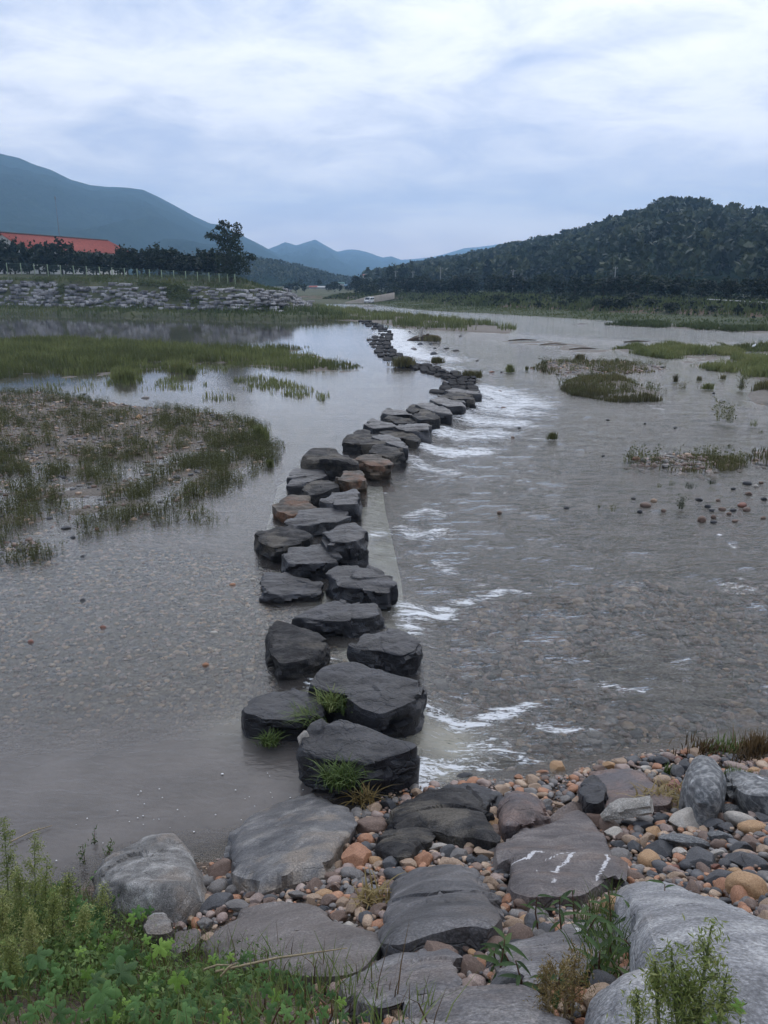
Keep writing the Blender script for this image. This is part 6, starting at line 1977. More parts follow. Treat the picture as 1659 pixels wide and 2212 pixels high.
right_bed = vp([(930, 1500), (1000, 1300), (1300, 1250), (1700, 1200), (1750, 1560), (1500, 1600), (1300, 1660), (1000, 1685), (920, 1660)], -.2)
q = scatter_poly(right_bed, 4200, rg, 0, patch=.5, seed=8)
for (x_, y_), z_ in zip(q, bed_h(q[:, 0], q[:, 1])):
    grit(x_, y_, z_ + .01, float(np.clip(rg.lognormal(-3.3, .5), .015, .11)), rg)
link('river_pebbles', mesh_np('river_pebbles', np.vstack(GV), np.vstack(GF), mats=[M['peb_' + k_] for k_ in mats_g], midx=midx), kind='stuff', label='mixed river pebbles on the bars and under the shallow water')

# ------------------------------------------------------------------ driftwood
M['driftwood'] = rock_mat('bleached_driftwood', (.16, .145, .125), (.32, .30, .27), (.50, .48, .44), rough=.8, strata=9, scale=1.2, bump=.02, tilt=(.1, .1, 0))
M['dead_wood'] = plain_mat('wet_dead_wood', (.085, .062, .045), .8, .25, 3, .02)


def log_mesh(name, pts, rads, seed, mat, k=12, flat=.7):
    rg = np.random.default_rng(seed)
    P = np.asarray(pts, float)
    n = 26
    t = np.linspace(0, 1, n)
    tt_ = np.linspace(0, 1, len(P))
    C = np.stack([np.interp(t, tt_, P[:, i]) for i in range(3)], 1)
    R = np.interp(t, tt_, rads)
    T = np.gradient(C, axis=0)
    T /= np.linalg.norm(T, axis=1)[:, None]
    A = np.cross(T, [0, 0, 1.0])
    A /= np.linalg.norm(A, axis=1)[:, None] + 1e-9
    B = np.cross(A, T)
    an = np.arange(k) * 2 * math.pi / k
    gro = 1 + .18 * np.sin(an * 5 + seed)[None] + .14 * vnoise(np.stack([np.repeat(t * 6, k), np.tile(an * 2, n), np.zeros(n * k) + seed], 1), seed).reshape(n, k)
    V = C[:, None] + R[:, None, None] * gro[:, :, None] * (A[:, None] * np.cos(an)[None, :, None] + B[:, None] * np.sin(an)[None, :, None] * flat)
    V = V.reshape(-1, 3)
    caps = [np.array([list(range(k))[::-1]]), np.array([list(range((n - 1) * k, n * k))])]
    return mesh_np(name, V, [grid_faces(n, k, True), np.vstack(caps)], mats=[M[mat]], sharp=55)


d0, d1, d2 = hit(*f6(160, 735), .1), hit(*f6(360, 655), .17), hit(*f6(610, 620), .2)
o0 = d0.copy()
link('driftwood', log_mesh('driftwood', [d0 - o0, (d0 + d1) / 2 - o0 + [0, 0, .02], d1 - o0, d2 - o0], [.03, .075, .10, .085], 3, 'driftwood', 16, .6), loc=o0, label='bleached grooved driftwood plank lying across the cobbles below the reddish slab', cat='driftwood')
p0 = pt(*c2(1000, 668), -.1)
snag = bpy.data.objects.new('tree_snag', None)
COL.objects.link(snag)
snag.location = p0
snag.scale = (.55, .55, .5)
tag(snag, 'stranded root snag with an upright pointed piece below the far weir', 'driftwood')
link('root_mound', log_mesh('root_mound', [(-2.6, 0, .05), (-1.2, .1, .4), (.4, 0, .55), (2.6, .2, .45), (3.2, .1, .2)], [.15, .5, .7, .65, .3], 6, 'dead_wood', 12, .8), parent=snag)
link('upright_stump', log_mesh('upright_stump', [(-.6, 0, .3), (-.3, .05, 1.2), (.0, 0, 2.6)], [.55, .42, .08], 8, 'driftwood', 10, .9), parent=snag)
link('broken_root', log_mesh('broken_root', [(.2, -.3, .6), (.8, -.4, 1.2), (1.1, -.4, 1.35)], [.3, .25, .1], 9, 'dead_wood', 8, .9), parent=snag)
for i, (a_, b_, ln, lab) in enumerate(((385, 992, 2.4, 'dark driftwood heap with a stump end on the debris line midstream'), (560, 1018, 2.2, 'low driftwood log at the tip of the right grass island'), (200, 966, 2.6, 'long thin driftwood log on the far debris line'), (880, 975, 2.4, 'driftwood log on the gravel spit above the right grass island'), (550, 872, 2.6, 'thin branch lying in the open water of the far river'))):
    p = pt(*c3(a_, b_), -.08)
    link('driftwood_log', log_mesh('driftwood_log', [(-ln / 2, 0, .0), (0, .3, .08), (ln / 2, .1, .03)], [.05, .10, .04] if i != 4 else [.06, .1, .04], 20 + i, 'dead_wood', 8), loc=p, label=lab, cat='driftwood', group='driftwood on the river')

# ------------------------------------------------------------------ grass and weeds of the river and the far banks
rg = np.random.default_rng(71)


def on_bed(q):
    return np.c_[q, np.maximum(bed_h(q[:, 0], q[:, 1]), -.12)]


q = scatter_poly(ISL['grass_left'], 42000, rg, 1.2)
q = q[(sdf(q[:, 0], q[:, 1], ISL['grass_left']) + 2.0 * fbm(xy3(q[:, 0], q[:, 1], .55), 3, 8) + .6 * fbm(xy3(q[:, 0], q[:, 1], 1.6), 2, 18)) > .75]
s_ = sdf(q[:, 0], q[:, 1], ISL['grass_left'])
hb = (.22 + .32 * sst(s_, -.5, 3)) * (1 + .55 * fbm(xy3(q[:, 0], q[:, 1], .75), 3, 4))
green = np.clip(.45 + .35 * fbm(xy3(q[:, 0], q[:, 1], .13), 2, 14) + .35 * fbm(xy3(q[:, 0], q[:, 1], .9), 2, 15), 0, 1)
grass_obj('reeds', on_bed(q), hb, .055, rg, 'dense green marsh grass on the spit between pool and channel', tint=green)
qq = np.vstack([scatter_poly(vp(p_), n, rg, .2, 1.2, 5) for p_, n in (([(345, 822), (400, 812), (440, 830), (420, 842), (350, 838)], 260), ([(510, 818), (560, 812), (640, 832), (705, 855), (690, 865), (600, 850), (520, 838)], 900), ([(250, 800), (300, 795), (300, 835), (240, 832)], 500), ([(400, 785), (490, 792), (480, 806), (400, 806)], 300), ([(60, 830), (330, 825), (330, 842), (60, 842)], 160), ([(440, 850), (480, 846), (500, 862), (450, 866)], 80))])
grass_obj('reed_strip', on_bed(qq), .34, .045, rg, 'thin broken strips of reeds standing in the still channel', tint=np.full(len(qq), .4))


def sprigs(P, h, rg, nl=12, lw=.05):
    """upright waterweed: a few stems with short leaves"""
    n = len(P)
    hh_ = h * rg.uniform(.55, 1.3, n)
    L = rg.normal(0, .22, (n, 2)) * hh_[:, None]
    t = rg.uniform(.15, 1.0, (n, nl))
    C = P[:, None] + np.stack([L[:, :1] * t ** 2, L[:, 1:] * t ** 2, hh_[:, None] * t], -1)
    C[:, :, :2] += rg.normal(0, 1, (n, nl, 2)) * (hh_ * .13)[:, None, None]
    V, F = cards(C.reshape(-1, 3), np.repeat(hh_ * lw / .25, nl).clip(.02, .2), rg, aspect=.55)
    tn = np.repeat(np.repeat(rg.uniform(.1, .9, n), nl), 4)
    B, Fq, Ft, tb = blades(P, hh_, lw * .35, rg, .22, tint=np.full(n, .4))
    k = len(V)
    return np.vstack([V, B]), [np.vstack([F, Fq + k]), Ft + k], np.r_[tn, tb]


def sprig_obj(name, P, h, rg, label, mat='weed_dark', nl=12, lw=.05):
    V, F, tn = sprigs(P, h, rg, nl, lw)
    return link(name, mesh_np(name, V, F, smooth=False, attrs={'tint': tn}, mats=[M[mat]]), kind='stuff', label=label)


def clustered(poly, nc, per, spread, rg, grow=0.3):
    c = scatter_poly(poly, nc, rg, grow, 1.5, 17)
    k = np.maximum(1, rg.poisson(per, nc))
    q = np.repeat(c, k, axis=0) + rg.normal(0, 1, (k.sum(), 2)) * spread
    return q


q = np.vstack([clustered(ISL['weeds_left'], 1100, 8, .13, rg, .6), clustered(ISL['gravel_left'], 1500, 6, .11, rg, .5), clustered(vp([(440, 900), (560, 915), (580, 975), (540, 1010), (440, 1020), (400, 960)]), 60, 12, .2, rg)])
sprig_obj('drowned_weeds', on_bed(q), .27, rg, 'leafy weeds scattered over the gravel bar and the flooded shallows', nl=12, lw=.035)
q = scatter_poly(ISL['gravel_left'], 2200, rg, .2, .6, 22)
grass_obj('sparse_grass', on_bed(q), .13, .02, rg, 'thin dry grass between the stones of the gravel bar', mat='reed_dry')

for key, n, h_, wd_, mat, lab, ln in (('island_mid', 9000, .75, .10, 'reed', 'long grassy islet dividing the far river', .3), ('grass_right', 15000, .42, .07, 'reed', 'green grass flats in the river on the right', .35), ('grass_right_b', 5000, .42, .09, 'reed', 'grass flat behind the white egret', .35), ('grass_round', 4200, .30, .045, 'reed_dry', 'oval grass clump standing in the rippled water', .35), ('grass_edge', 3500, .4, .05, 'reed_dry', 'grass at the right border of the river', .35), ('gravel_right', 1500, .25, .05, 'reed_dry', 'sparse weeds on the low gravel shoal', .35), ('gravel_thin', 800, .22, .03, 'reed_dry', 'sparse weeds on the thin gravel shoal', .35), ('gravel_edge', 500, .22, .03, 'reed_dry', 'weeds on the shoal at the right border', .35), ('bar_far', 7000, .5, .12, 'bank_grass', 'far grass strip off the right bank', .3)):
    q = scatter_poly(ISL[key], n, rg, .3, .35, 31)
    s_ = sdf(q[:, 0], q[:, 1], ISL[key])
    hb = h_ * (.7 + .3 * sst(s_, -.4, 1.0)) * (1 + .55 * fbm(xy3(q[:, 0], q[:, 1], .9), 2, 6)).clip(.25, 2)
    grass_obj('marsh_grass', on_bed(q), hb, wd_, rg, lab, mat=mat, lean=ln, tint=np.clip(.45 + .4 * fbm(xy3(q[:, 0], q[:, 1], .12), 2, 15), 0, 1))
for key, nc, mat in (('grass_round', 40, 'weed_dark'), ('gravel_thin', 22, 'weed_dark'), ('gravel_right', 40, 'weed_dark'), ('grass_edge', 16, 'weed_dark')):
    q = clustered(ISL[key], nc, 7, .22, rg, .2)
    sprig_obj('shoal_weeds', on_bed(q), .36, rg, 'taller leafy weeds on the ' + {'grass_round': 'oval grass clump', 'gravel_thin': 'thin gravel shoal', 'gravel_right': 'low gravel shoal', 'grass_edge': 'grass at the right border'}[key], mat, nl=14, lw=.045)


def clump(u, v, w_, h_, label, kind='grass', mat='reed', n=160, z=-.08):
    p = pt(u, v, z)
    dpt = math.hypot(p[1], CAM_H)
    sx, hh_ = w_ / F_ * dpt, h_ / F_ * dpt * 1.02
    P = np.c_[rg.normal(0, sx * .24, n), rg.normal(0, sx * .16, n), np.zeros(n)]
    if kind == 'grass':
        V, Fq, Ft, tn = blades(P, hh_, max(.02, .0009 * dpt), rg, .35)
        me = mesh_np('grass_clump', V, [Fq, Ft], smooth=False, attrs={'tint': tn}, mats=[M[mat]])
    else:
        V, F, tn = sprigs(P[:max(6, n // 8)] * .75, hh_ * .9, rg, 22, .03)
        me = mesh_np('grass_clump', V, F, smooth=False, attrs={'tint': tn}, mats=[M[mat]])
    return link('grass_clump' if kind == 'grass' else 'water_plant', me, loc=p, label=label, cat='grass clump' if kind == 'grass' else 'water plant', group='lone plants in the river')


for (a_, b_, w_, h_, kind, mat, lab) in ((125, 250, 52, 44, 'grass', 'reed', 'round green grass tuft alone in the open rapid water'), (228, 240, 14, 26, 'grass', 'weed_dark', 'tiny dark sprig right of the lone grass tuft'), (542, 182, 60, 40, 'grass', 'reed_dry', 'dry grass tuft at the upper edge of the low gravel shoal'), (330, 235, 50, 72, 'sprig', 'weed_dark', 'tall twiggy weeds at the left tip of the low gravel shoal'), (765, 190, 36, 24, 'grass', 'weed_dark', 'dark tuft between low gravel shoal and right grass flat'), (1302, 350, 78, 34, 'grass', 'reed', 'low green tuft in the water left of the border grass'), (1425, 552, 100, 105, 'sprig', 'weed_dark', 'bushy willow sprig with dark twigs in the right rapid'), (1362, 540, 30, 130, 'sprig', 'weed_dark', 'slender leaning twig left of the bushy willow sprig'), (1500, 358, 46, 90, 'sprig', 'weed_dark', 'tall grey twigs in the water below the right grass flat'), (1575, 572, 52, 40, 'sprig', 'reed', 'yellow-green sprig near the right border, above the rocks'), (1617, 614, 40, 30, 'sprig', 'weed_dark', 'small dark sprig beside the yellow-green one'), (1195, 942, 80, 40, 'sprig', 'shrub', 'low green sprig above the rock cluster'), (1325, 914, 60, 34, 'sprig', 'shrub', 'second low green sprig above the rock cluster, farther right'), (1142, 1062, 60, 80, 'sprig', 'shrub', 'upright weed left of the rock cluster'), (735, 1078, 40, 50, 'sprig', 'weed_dark', 'thin weed in the rippled water left of the brown rock'), (655, 1058, 16, 26, 'sprig', 'weed_dark', 'tiny weed sprig farthest left in the rippled water'), (1150, 355, 60, 50, 'sprig', 'reed_dry', 'thin yellowish sprig right of the oval grass clump'), (1392, 292, 32, 28, 'grass', 'reed_dry', 'small tuft below the right grass flat'), (1250, 300, 30, 26, 'grass', 'reed_dry', 'faint tuft in the water under the right grass flat'), (1110, 308, 30, 44, 'grass', 'reed_dry', 'thin tuft behind the yellowish sprig'), (1425, 704, 36, 36, 'sprig', 'weed_dark', 'sprig above the thin gravel shoal'), (382, 648, 60, 40, 'grass', 'weed_dark', 'grey-green tuft in the fading foam'), (1090, 925, 40, 34, 'sprig', 'weed_dark', 'twiggy bit left of the low green sprig'), (1012, 935, 26, 26, 'sprig', 'weed_dark', 'sprig far left of the low green sprigs')):
    u, v = w6(a_, b_)
    clump(u, v, w_ * .3637, h_ * .3637, lab, kind, mat, n=150 if w_ > 40 else 50)
for (a_, b_, w_, h_, lab) in ((885, 818, 130, 52, 'rusty brown grass mound growing on the far stepping stones'), (1290, 885, 120, 40, 'brown grass mound at the bulge of the stepping stones'), (1090, 800, 60, 34, 'olive tuft on the mossy rock where the far foam ends'), (1060, 668, 70, 30, 'olive grass on the right end of the driftwood snag')):
    u, v = c2(a_, b_)
    clump(u, v, w_ * .3637, h_ * .3637, lab, 'grass', 'reed_dry', n=420, z=.05)
for (a_, b_, w_, h_, lab) in ((1075, 400, 150, 70, 'leaning grass tuft at the edge of the left marsh grass'), (740, 460, 140, 80, 'olive bush-like tuft hanging from the marsh grass into the channel'), (1130, 415, 40, 40, 'small dark tuft off the left marsh grass'), (1545, 800, 110, 80, 'dark green weed clump at the right tip of the gravel bar'), (1605, 965, 30, 40, 'lone small weed off the drowned weeds near the stones')):
    u, v = w4(a_, b_)
    clump(u, v, w_ * .3637, h_ * .3637, lab, 'grass', 'reed', n=300, z=0.0)

# far banks
q = scatter_poly([(-150, 110), (0, 95), (2, 130), (-30, 150), (-150, 175)], 42000, rg)
ss, sf = sdf(q[:, 0], q[:, 1], L_SHORE), sdf(q[:, 0], q[:, 1], FOOT_IN)
keep = (ss > -.3) & ((sf < .6) | (sf > 4.0)) & (sf < 16)
q, sf, ss = q[keep], sf[keep], ss[keep]
hb = np.where(sf < 1, .55 + .5 * sst(fbm(xy3(q[:, 0], q[:, 1], .12), 3, 44), -.2, .6), .5) * rg.uniform(.6, 1.2, len(q))
grass_obj('bank_grass', np.c_[q, left_bank(q[:, 0], q[:, 1])], hb, .16, rg, 'rough grass along the foot and crest of the block wall', mat='bank_grass', tint=np.clip(.5 + .45 * fbm(xy3(q[:, 0], q[:, 1], .08), 3, 45), 0, 1))
# creepers hanging over the wall
Pc, tc_ = [], []
for (a_, b_, ra, rb, n) in ((1060, 985, 70, 45, 900), (1150, 1030, 60, 22, 350), (1010, 950, 60, 22, 350), (365, 965, 28, 30, 200), (900, 930, 90, 14, 400), (520, 905, 150, 12, 400), (260, 910, 60, 18, 250), (1500, 1080, 120, 10, 220), (350, 1040, 20, 20, 90)):
    for _ in range(n):
        r_, th = math.sqrt(rg.uniform()), rg.uniform(0, 6.28)
        u, v = c1(a_ + ra * r_ * math.cos(th), b_ + rb * r_ * math.sin(th))
        d = ray(u, v)
        Yq = np.arange(110, 175, .5)
        zq = CAM_H + d[2] / d[1] * Yq
        k_ = np.argmax(zq < left_bank(d[0] / d[1] * Yq, Yq) + .25)
        Pc.append([d[0] / d[1] * Yq[k_], Yq[k_], zq[k_] + .1])
        tc_.append(.3 + .4 * vnoise(np.array([[u * .1, v * .1, 0]]), 3)[0])
Pc = np.repeat(np.array(Pc), 2, axis=0) + rg.normal(0, .18, (len(Pc) * 2, 3))
tc_ = np.repeat(tc_, 2)
V, F = cards(Pc, .26, rg)
link('creeper', mesh_np('creeper', V, F, smooth=False, attrs={'tint': np.repeat(tc_, 4)}, mats=[M['bank_grass']]), kind='stuff', label='green creepers hanging over gaps in the block wall')
# right bank grass
n = 46000
k_ = np.searchsorted(np.cumsum(np.ones(len(rx))), rg.uniform(0, len(rx), n)).clip(20, 330)
e_ = rg.uniform(-.3, 30, n)
jx, jy = rg.normal(0, .4, n), rg.normal(0, .4, n)
q = np.c_[rx[k_] + nxr[k_] * e_ + jx, ry[k_] + nyr[k_] * e_ + jy]
keep = (q[:, 1] > 60) & (np.abs(q[:, 0]) < 110)
q, e_ = q[keep], e_[keep]
hb = np.where(e_ < 9, .35, .9) * (1 + .5 * fbm(xy3(q[:, 0], q[:, 1], .15), 3, 47))
grass_obj('bank_grass', np.c_[q, np.interp(e_, EP, EZ) - .05], hb.clip(.1, 2), .2, rg, 'mown green strip and taller weeds on the far river bank', mat='bank_grass', tint=np.clip(np.where(e_ < 9, .66, .5) + .3 * fbm(xy3(q[:, 0], q[:, 1], .1), 3, 48), 0, 1))
# dark low scrub under the far trees
k_ = rg.integers(20, 330, 9000)
e_ = 9 + 50 * rg.uniform(0, 1, 9000) ** .8
q = np.c_[rx[k_] + nxr[k_] * e_, ry[k_] + nyr[k_] * e_]
keep = q[:, 1] > 60
q, e_ = q[keep], e_[keep]
C = np.repeat(np.c_[q, np.interp(e_, EP, EZ)], 4, axis=0) + rg.normal(0, 1, (len(q) * 4, 3)) * [.7, .7, .3] + [0, 0, .35]
V, F = cards(C, .6, rg)
link('undergrowth', mesh_np('undergrowth', V, F, smooth=False, attrs={'tint': np.repeat(rg.uniform(0, 1, len(C)), 4)}, mats=[M['tree_far']]), kind='stuff', label='dark scrub under the trees of the far road')

# ------------------------------------------------------------------ the white egret
M['feather'] = plain_mat('white_feathers', (.78, .78, .78), .8, .03, 10)
M['bill'] = plain_mat('dark_bill', (.05, .045, .04), .5, .1, 10)
M['bill_y'] = plain_mat('yellow_bill', (.5, .36, .08), .5, .1, 10)
eg = bpy.data.objects.new('egret', None)
COL.objects.link(eg)
ep = pt(*w6(1574, 118), .12)
eg.location = ep
eg.rotation_euler = (0, 0, .5)
eg.scale = (1.25, 1.25, 1.25)
tag(eg, 'white egret standing with raised neck in front of the far grass flat', 'bird')


def skin_chain(name, pts, rads, mat, edges=None):
    """one continuous body grown along joints"""
    me = bpy.data.meshes.new(name)
    edges = edges or [(i, i + 1) for i in range(len(pts) - 1)]
    me.from_pydata([tuple(p) for p in pts], edges, [])
    o = bpy.data.objects.new(name, me)
    COL.objects.link(o)
    md = o.modifiers.new('skin', 'SKIN')
    for i, r in enumerate(rads):
        me.skin_vertices[0].data[i].radius = r if isinstance(r, tuple) else (r, r)
    me.skin_vertices[0].data[0].use_root = True
    o.modifiers.new('smooth', 'SUBSURF').levels = 2
    o.modifiers['smooth'].render_levels = 2
    bpy.context.view_layer.update()
    dg = bpy.context.evaluated_depsgraph_get()
    m2 = bpy.data.meshes.new_from_object(o.evaluated_get(dg))
    bpy.data.objects.remove(o)
    m2.name = name
    m2.materials.clear()
    m2.materials.append(M[mat])
    for p_ in m2.polygons:
        p_.use_smooth = True
    return m2


link('body', skin_chain('body', [(0, 0, .26), (-.10, 0, .25), (-.20, 0, .21), (.07, 0, .30), (.13, 0, .36), (.09, 0, .43), (.07, 0, .49), (.11, 0, .54), (.15, 0, .545)], [(.065, .075), (.06, .06), (.012, .02), .05, .028, .018, .017, .022, .014], 'feather', [(0, 1), (1, 2), (0, 3), (3, 4), (4, 5), (5, 6), (6, 7), (7, 8)]), parent=eg)
mb = MB()
mb.tube([(.155, 0, .545), (.25, 0, .53)], [.011, .002], 6)
link('bill', mb.build('bill', M['bill_y']), parent=eg)
for s_ in (-.03, .03):
    mb = MB()
    mb.tube([(0, s_, .22), (.015, s_, .11), (-.005, s_, -.02), (.04, s_, -.025)], [.011, .007, .006, .004], 6)
    link('leg', mb.build('leg', M['bill']), parent=eg)

# ------------------------------------------------------------------ foreground plants
def leafc(name, lo, mid, hi):
    m, g, out = new_mat(name)
    oi = g.n('ShaderNodeObjectInfo').outputs['Random']
    tcn = g.n('ShaderNodeTexCoord').outputs['Object']
    t = attr(g, 'tint')
    f = g.math('ADD', g.math('MULTIPLY', oi, .45), g.math('ADD', g.math('MULTIPLY', t, .4), g.math('MULTIPLY', g.noise(tcn, 9.0, 4, .6), .35)))
    c = g.ramp(f, [(.25, lo), (.55, mid), (.9, hi)])
    b = g.n('ShaderNodeBsdfPrincipled', {'Base Color': c, 'Roughness': .55})
    b.inputs['Specular IOR Level'].default_value = .35
    g.put(b.inputs['Normal'], g.n('ShaderNodeBump', {'Height': g.noise(tcn, 60.0, 3, .6), 'Strength': .5, 'Distance': .004}))
    tr = g.n('ShaderNodeBsdfTranslucent', {'Color': c})
    g.put(out.inputs[0], g.n('ShaderNodeMixShader', {0: .3, 1: b.outputs[0], 2: tr.outputs[0]}).outputs[0])
    return m


M['hop_dark'] = leafc('hop_leaf_dark', (.05, .105, .03), (.10, .21, .055), (.17, .30, .075))
M['hop_light'] = leafc('hop_leaf_young', (.13, .25, .04), (.22, .38, .065), (.32, .48, .10))
M['lance'] = leafc('lance_leaf', (.03, .06, .018), (.06, .115, .032), (.12, .165, .045))
M['feathery'] = leafc('feathery_leaf', (.11, .145, .035), (.23, .28, .075), (.42, .42, .17))
M['seed_gold'] = leafc('golden_seed', (.14, .10, .035), (.26, .19, .07), (.38, .30, .13))
M['stem_green'] = plain_mat('green_stem', (.10, .13, .045), .6, .2, 20)
M['stem_red'] = plain_mat('reddish_stem', (.13, .065, .04), .6, .2, 20)
M['stem_dry'] = plain_mat('dry_straw', (.36, .28, .17), .8, .15, 20)
M['tuft'] = leafc('tuft_grass', (.06, .095, .022), (.12, .18, .045), (.27, .30, .11))
M['cover'] = leafc('ground_cover_leaf', (.04, .072, .022), (.11, .185, .05), (.23, .31, .09))
M['brown_weed'] = leafc('brown_weed', (.05, .032, .016), (.11, .07, .03), (.19, .13, .06))


def palmate(seed, name='leaf', lobes=5, mat='hop_dark', ser=True):
    """hand-shaped hop leaf of radius 1 lying in xy, stalk at the origin, tip towards +y"""
    rg = np.random.default_rng(seed)
    outl = []
    angs = np.radians([-128, -62, 0, 62, 128]) if lobes == 5 else np.radians([-60, 0, 60])
    lens = [.62, .92, 1.0, .92, .62] if lobes == 5 else [.85, 1, .85]
    outl.append((-.06, -.05))
    for i, (a, l) in enumerate(zip(angs, lens)):
        l *= rg.uniform(.92, 1.08)
        wv = .40
        for f, ww in ((.5, -.95), (.72, -.8), (.88, -.4), (1.0, 0), (.88, .4), (.72, .8), (.5, .95)):
            aa = a + ww * wv * (1 if f < .9 else .5)
            jag = 1 + (.05 if ser and f in (.72,) else 0)
            outl.append((math.sin(aa) * l * f * jag, math.cos(aa) * l * f * jag))
        if i < len(angs) - 1:
            an = (a + angs[i + 1]) / 2
            outl.append((math.sin(an) * .56, math.cos(an) * .56))
    outl.append((.06, -.05))
    P = np.array(outl)
    r = np.hypot(P[:, 0], P[:, 1])
    z = -.22 * r ** 2 + .05 * np.cos(np.arctan2(P[:, 0], P[:, 1]) * 5) * r + rg.normal(0, .015, len(P))
    n = len(P)
    mid = P * .5
    V = np.vstack([[[0, 0, 0]], np.c_[mid, -.03 * np.ones(n) + .05], np.c_[P, z]])
    k = np.arange(n - 1)
    F3 = np.stack([0 * k, 1 + k, 2 + k], 1)
    F4 = np.stack([1 + k, 1 + n + k, 2 + n + k, 2 + k], 1)
    return mesh_np(name, V, [F3[:, ::-1], F4[:, ::-1]], smooth=True, attrs={'tint': np.r_[0, np.full(n, .2), np.full(n, .35)]}, mats=[M[mat]])


def lance(seed, mat='lance', w=.11):
    t = np.linspace(0, 1, 6)
    wd = w * np.sin(math.pi * t ** .75) + .004
    z = -.35 * t ** 2
    V = np.vstack([np.c_[-wd, t, z + .05 * (wd > .02)], np.c_[0 * t, t, z], np.c_[wd, t, z + .05 * (wd > .02)]])
    i = np.arange(5)
    F = np.vstack([np.stack([i, 6 + i, 7 + i, 1 + i], 1), np.stack([6 + i, 12 + i, 13 + i, 7 + i], 1)])
    return mesh_np('leaf', V, F, smooth=True, attrs={'tint': np.tile(t * .4, 3)}, mats=[M[mat]])


PALM_D = [palmate(i, mat='hop_dark') for i in range(3)]
PALM_L = [palmate(10 + i, mat='hop_light') for i in range(3)]
LANCE = [lance(i) for i in range(2)]
g2 = lambda a, b: (a * .3307, 1700.7 + b * .3307)
g8 = lambda a, b: (1110.4 + a * .3307, 1810.4 + b * .3307)
rg = np.random.default_rng(97)


def place_leaf(me, root, p, rad, face, roll):
    """face: unit vector the leaf looks along"""
    o = link('leaf', me, parent=root)
    zax = Vector(face).normalized()
    q_ = zax.to_track_quat('Z', 'Y')
    M4 = Matrix.Translation(Vector(p)) @ q_.to_matrix().to_4x4() @ Matrix.Rotation(roll, 4, 'Z') @ Matrix.Diagonal((rad, rad, rad, 1))
    o.matrix_local = M4
    return o


def hop_vine(leaves, label, stem_to):
    """leaves: (u, v, width in photo pixels, light?, height over the bank)"""
    base = hit(*stem_to, 0.0)
    root = bpy.data.objects.new('hop_vine', None)
    COL.objects.link(root)
    root.location = base
    tag(root, label, 'vine', 'creeping vines in the near corner')
    mb = MB()
    for (u, v, wd_, li, hh_) in leaves:
        p = hit(u, v, hh_)
        dpt = np.linalg.norm(p - [0, 0, CAM_H])
        rad = wd_ / F_ * dpt * .56
        to = np.array([0, 0, CAM_H]) - p
        f = to / np.linalg.norm(to) * .75 + np.array([0, -.1, .75]) + rg.normal(0, .28, 3)
        place_leaf((PALM_L if li else PALM_D)[int(rg.integers(0, 3))], root, p - base, rad, f, math.pi + rg.normal(0, .9))
        g_ = np.array([p[0] + rg.normal(0, .06), p[1] + rg.normal(0, .05), 0])
        g_[2] = float(bank_h(g_[0], g_[1]))
        mb.tube([g_ - base, (g_ + p) / 2 - base + rg.normal(0, .015, 3), p - base], [.0045, .0035, .002], 5)
    link('stem', mb.build('stem', M['stem_red'], smooth=True), parent=root, kind='stuff')


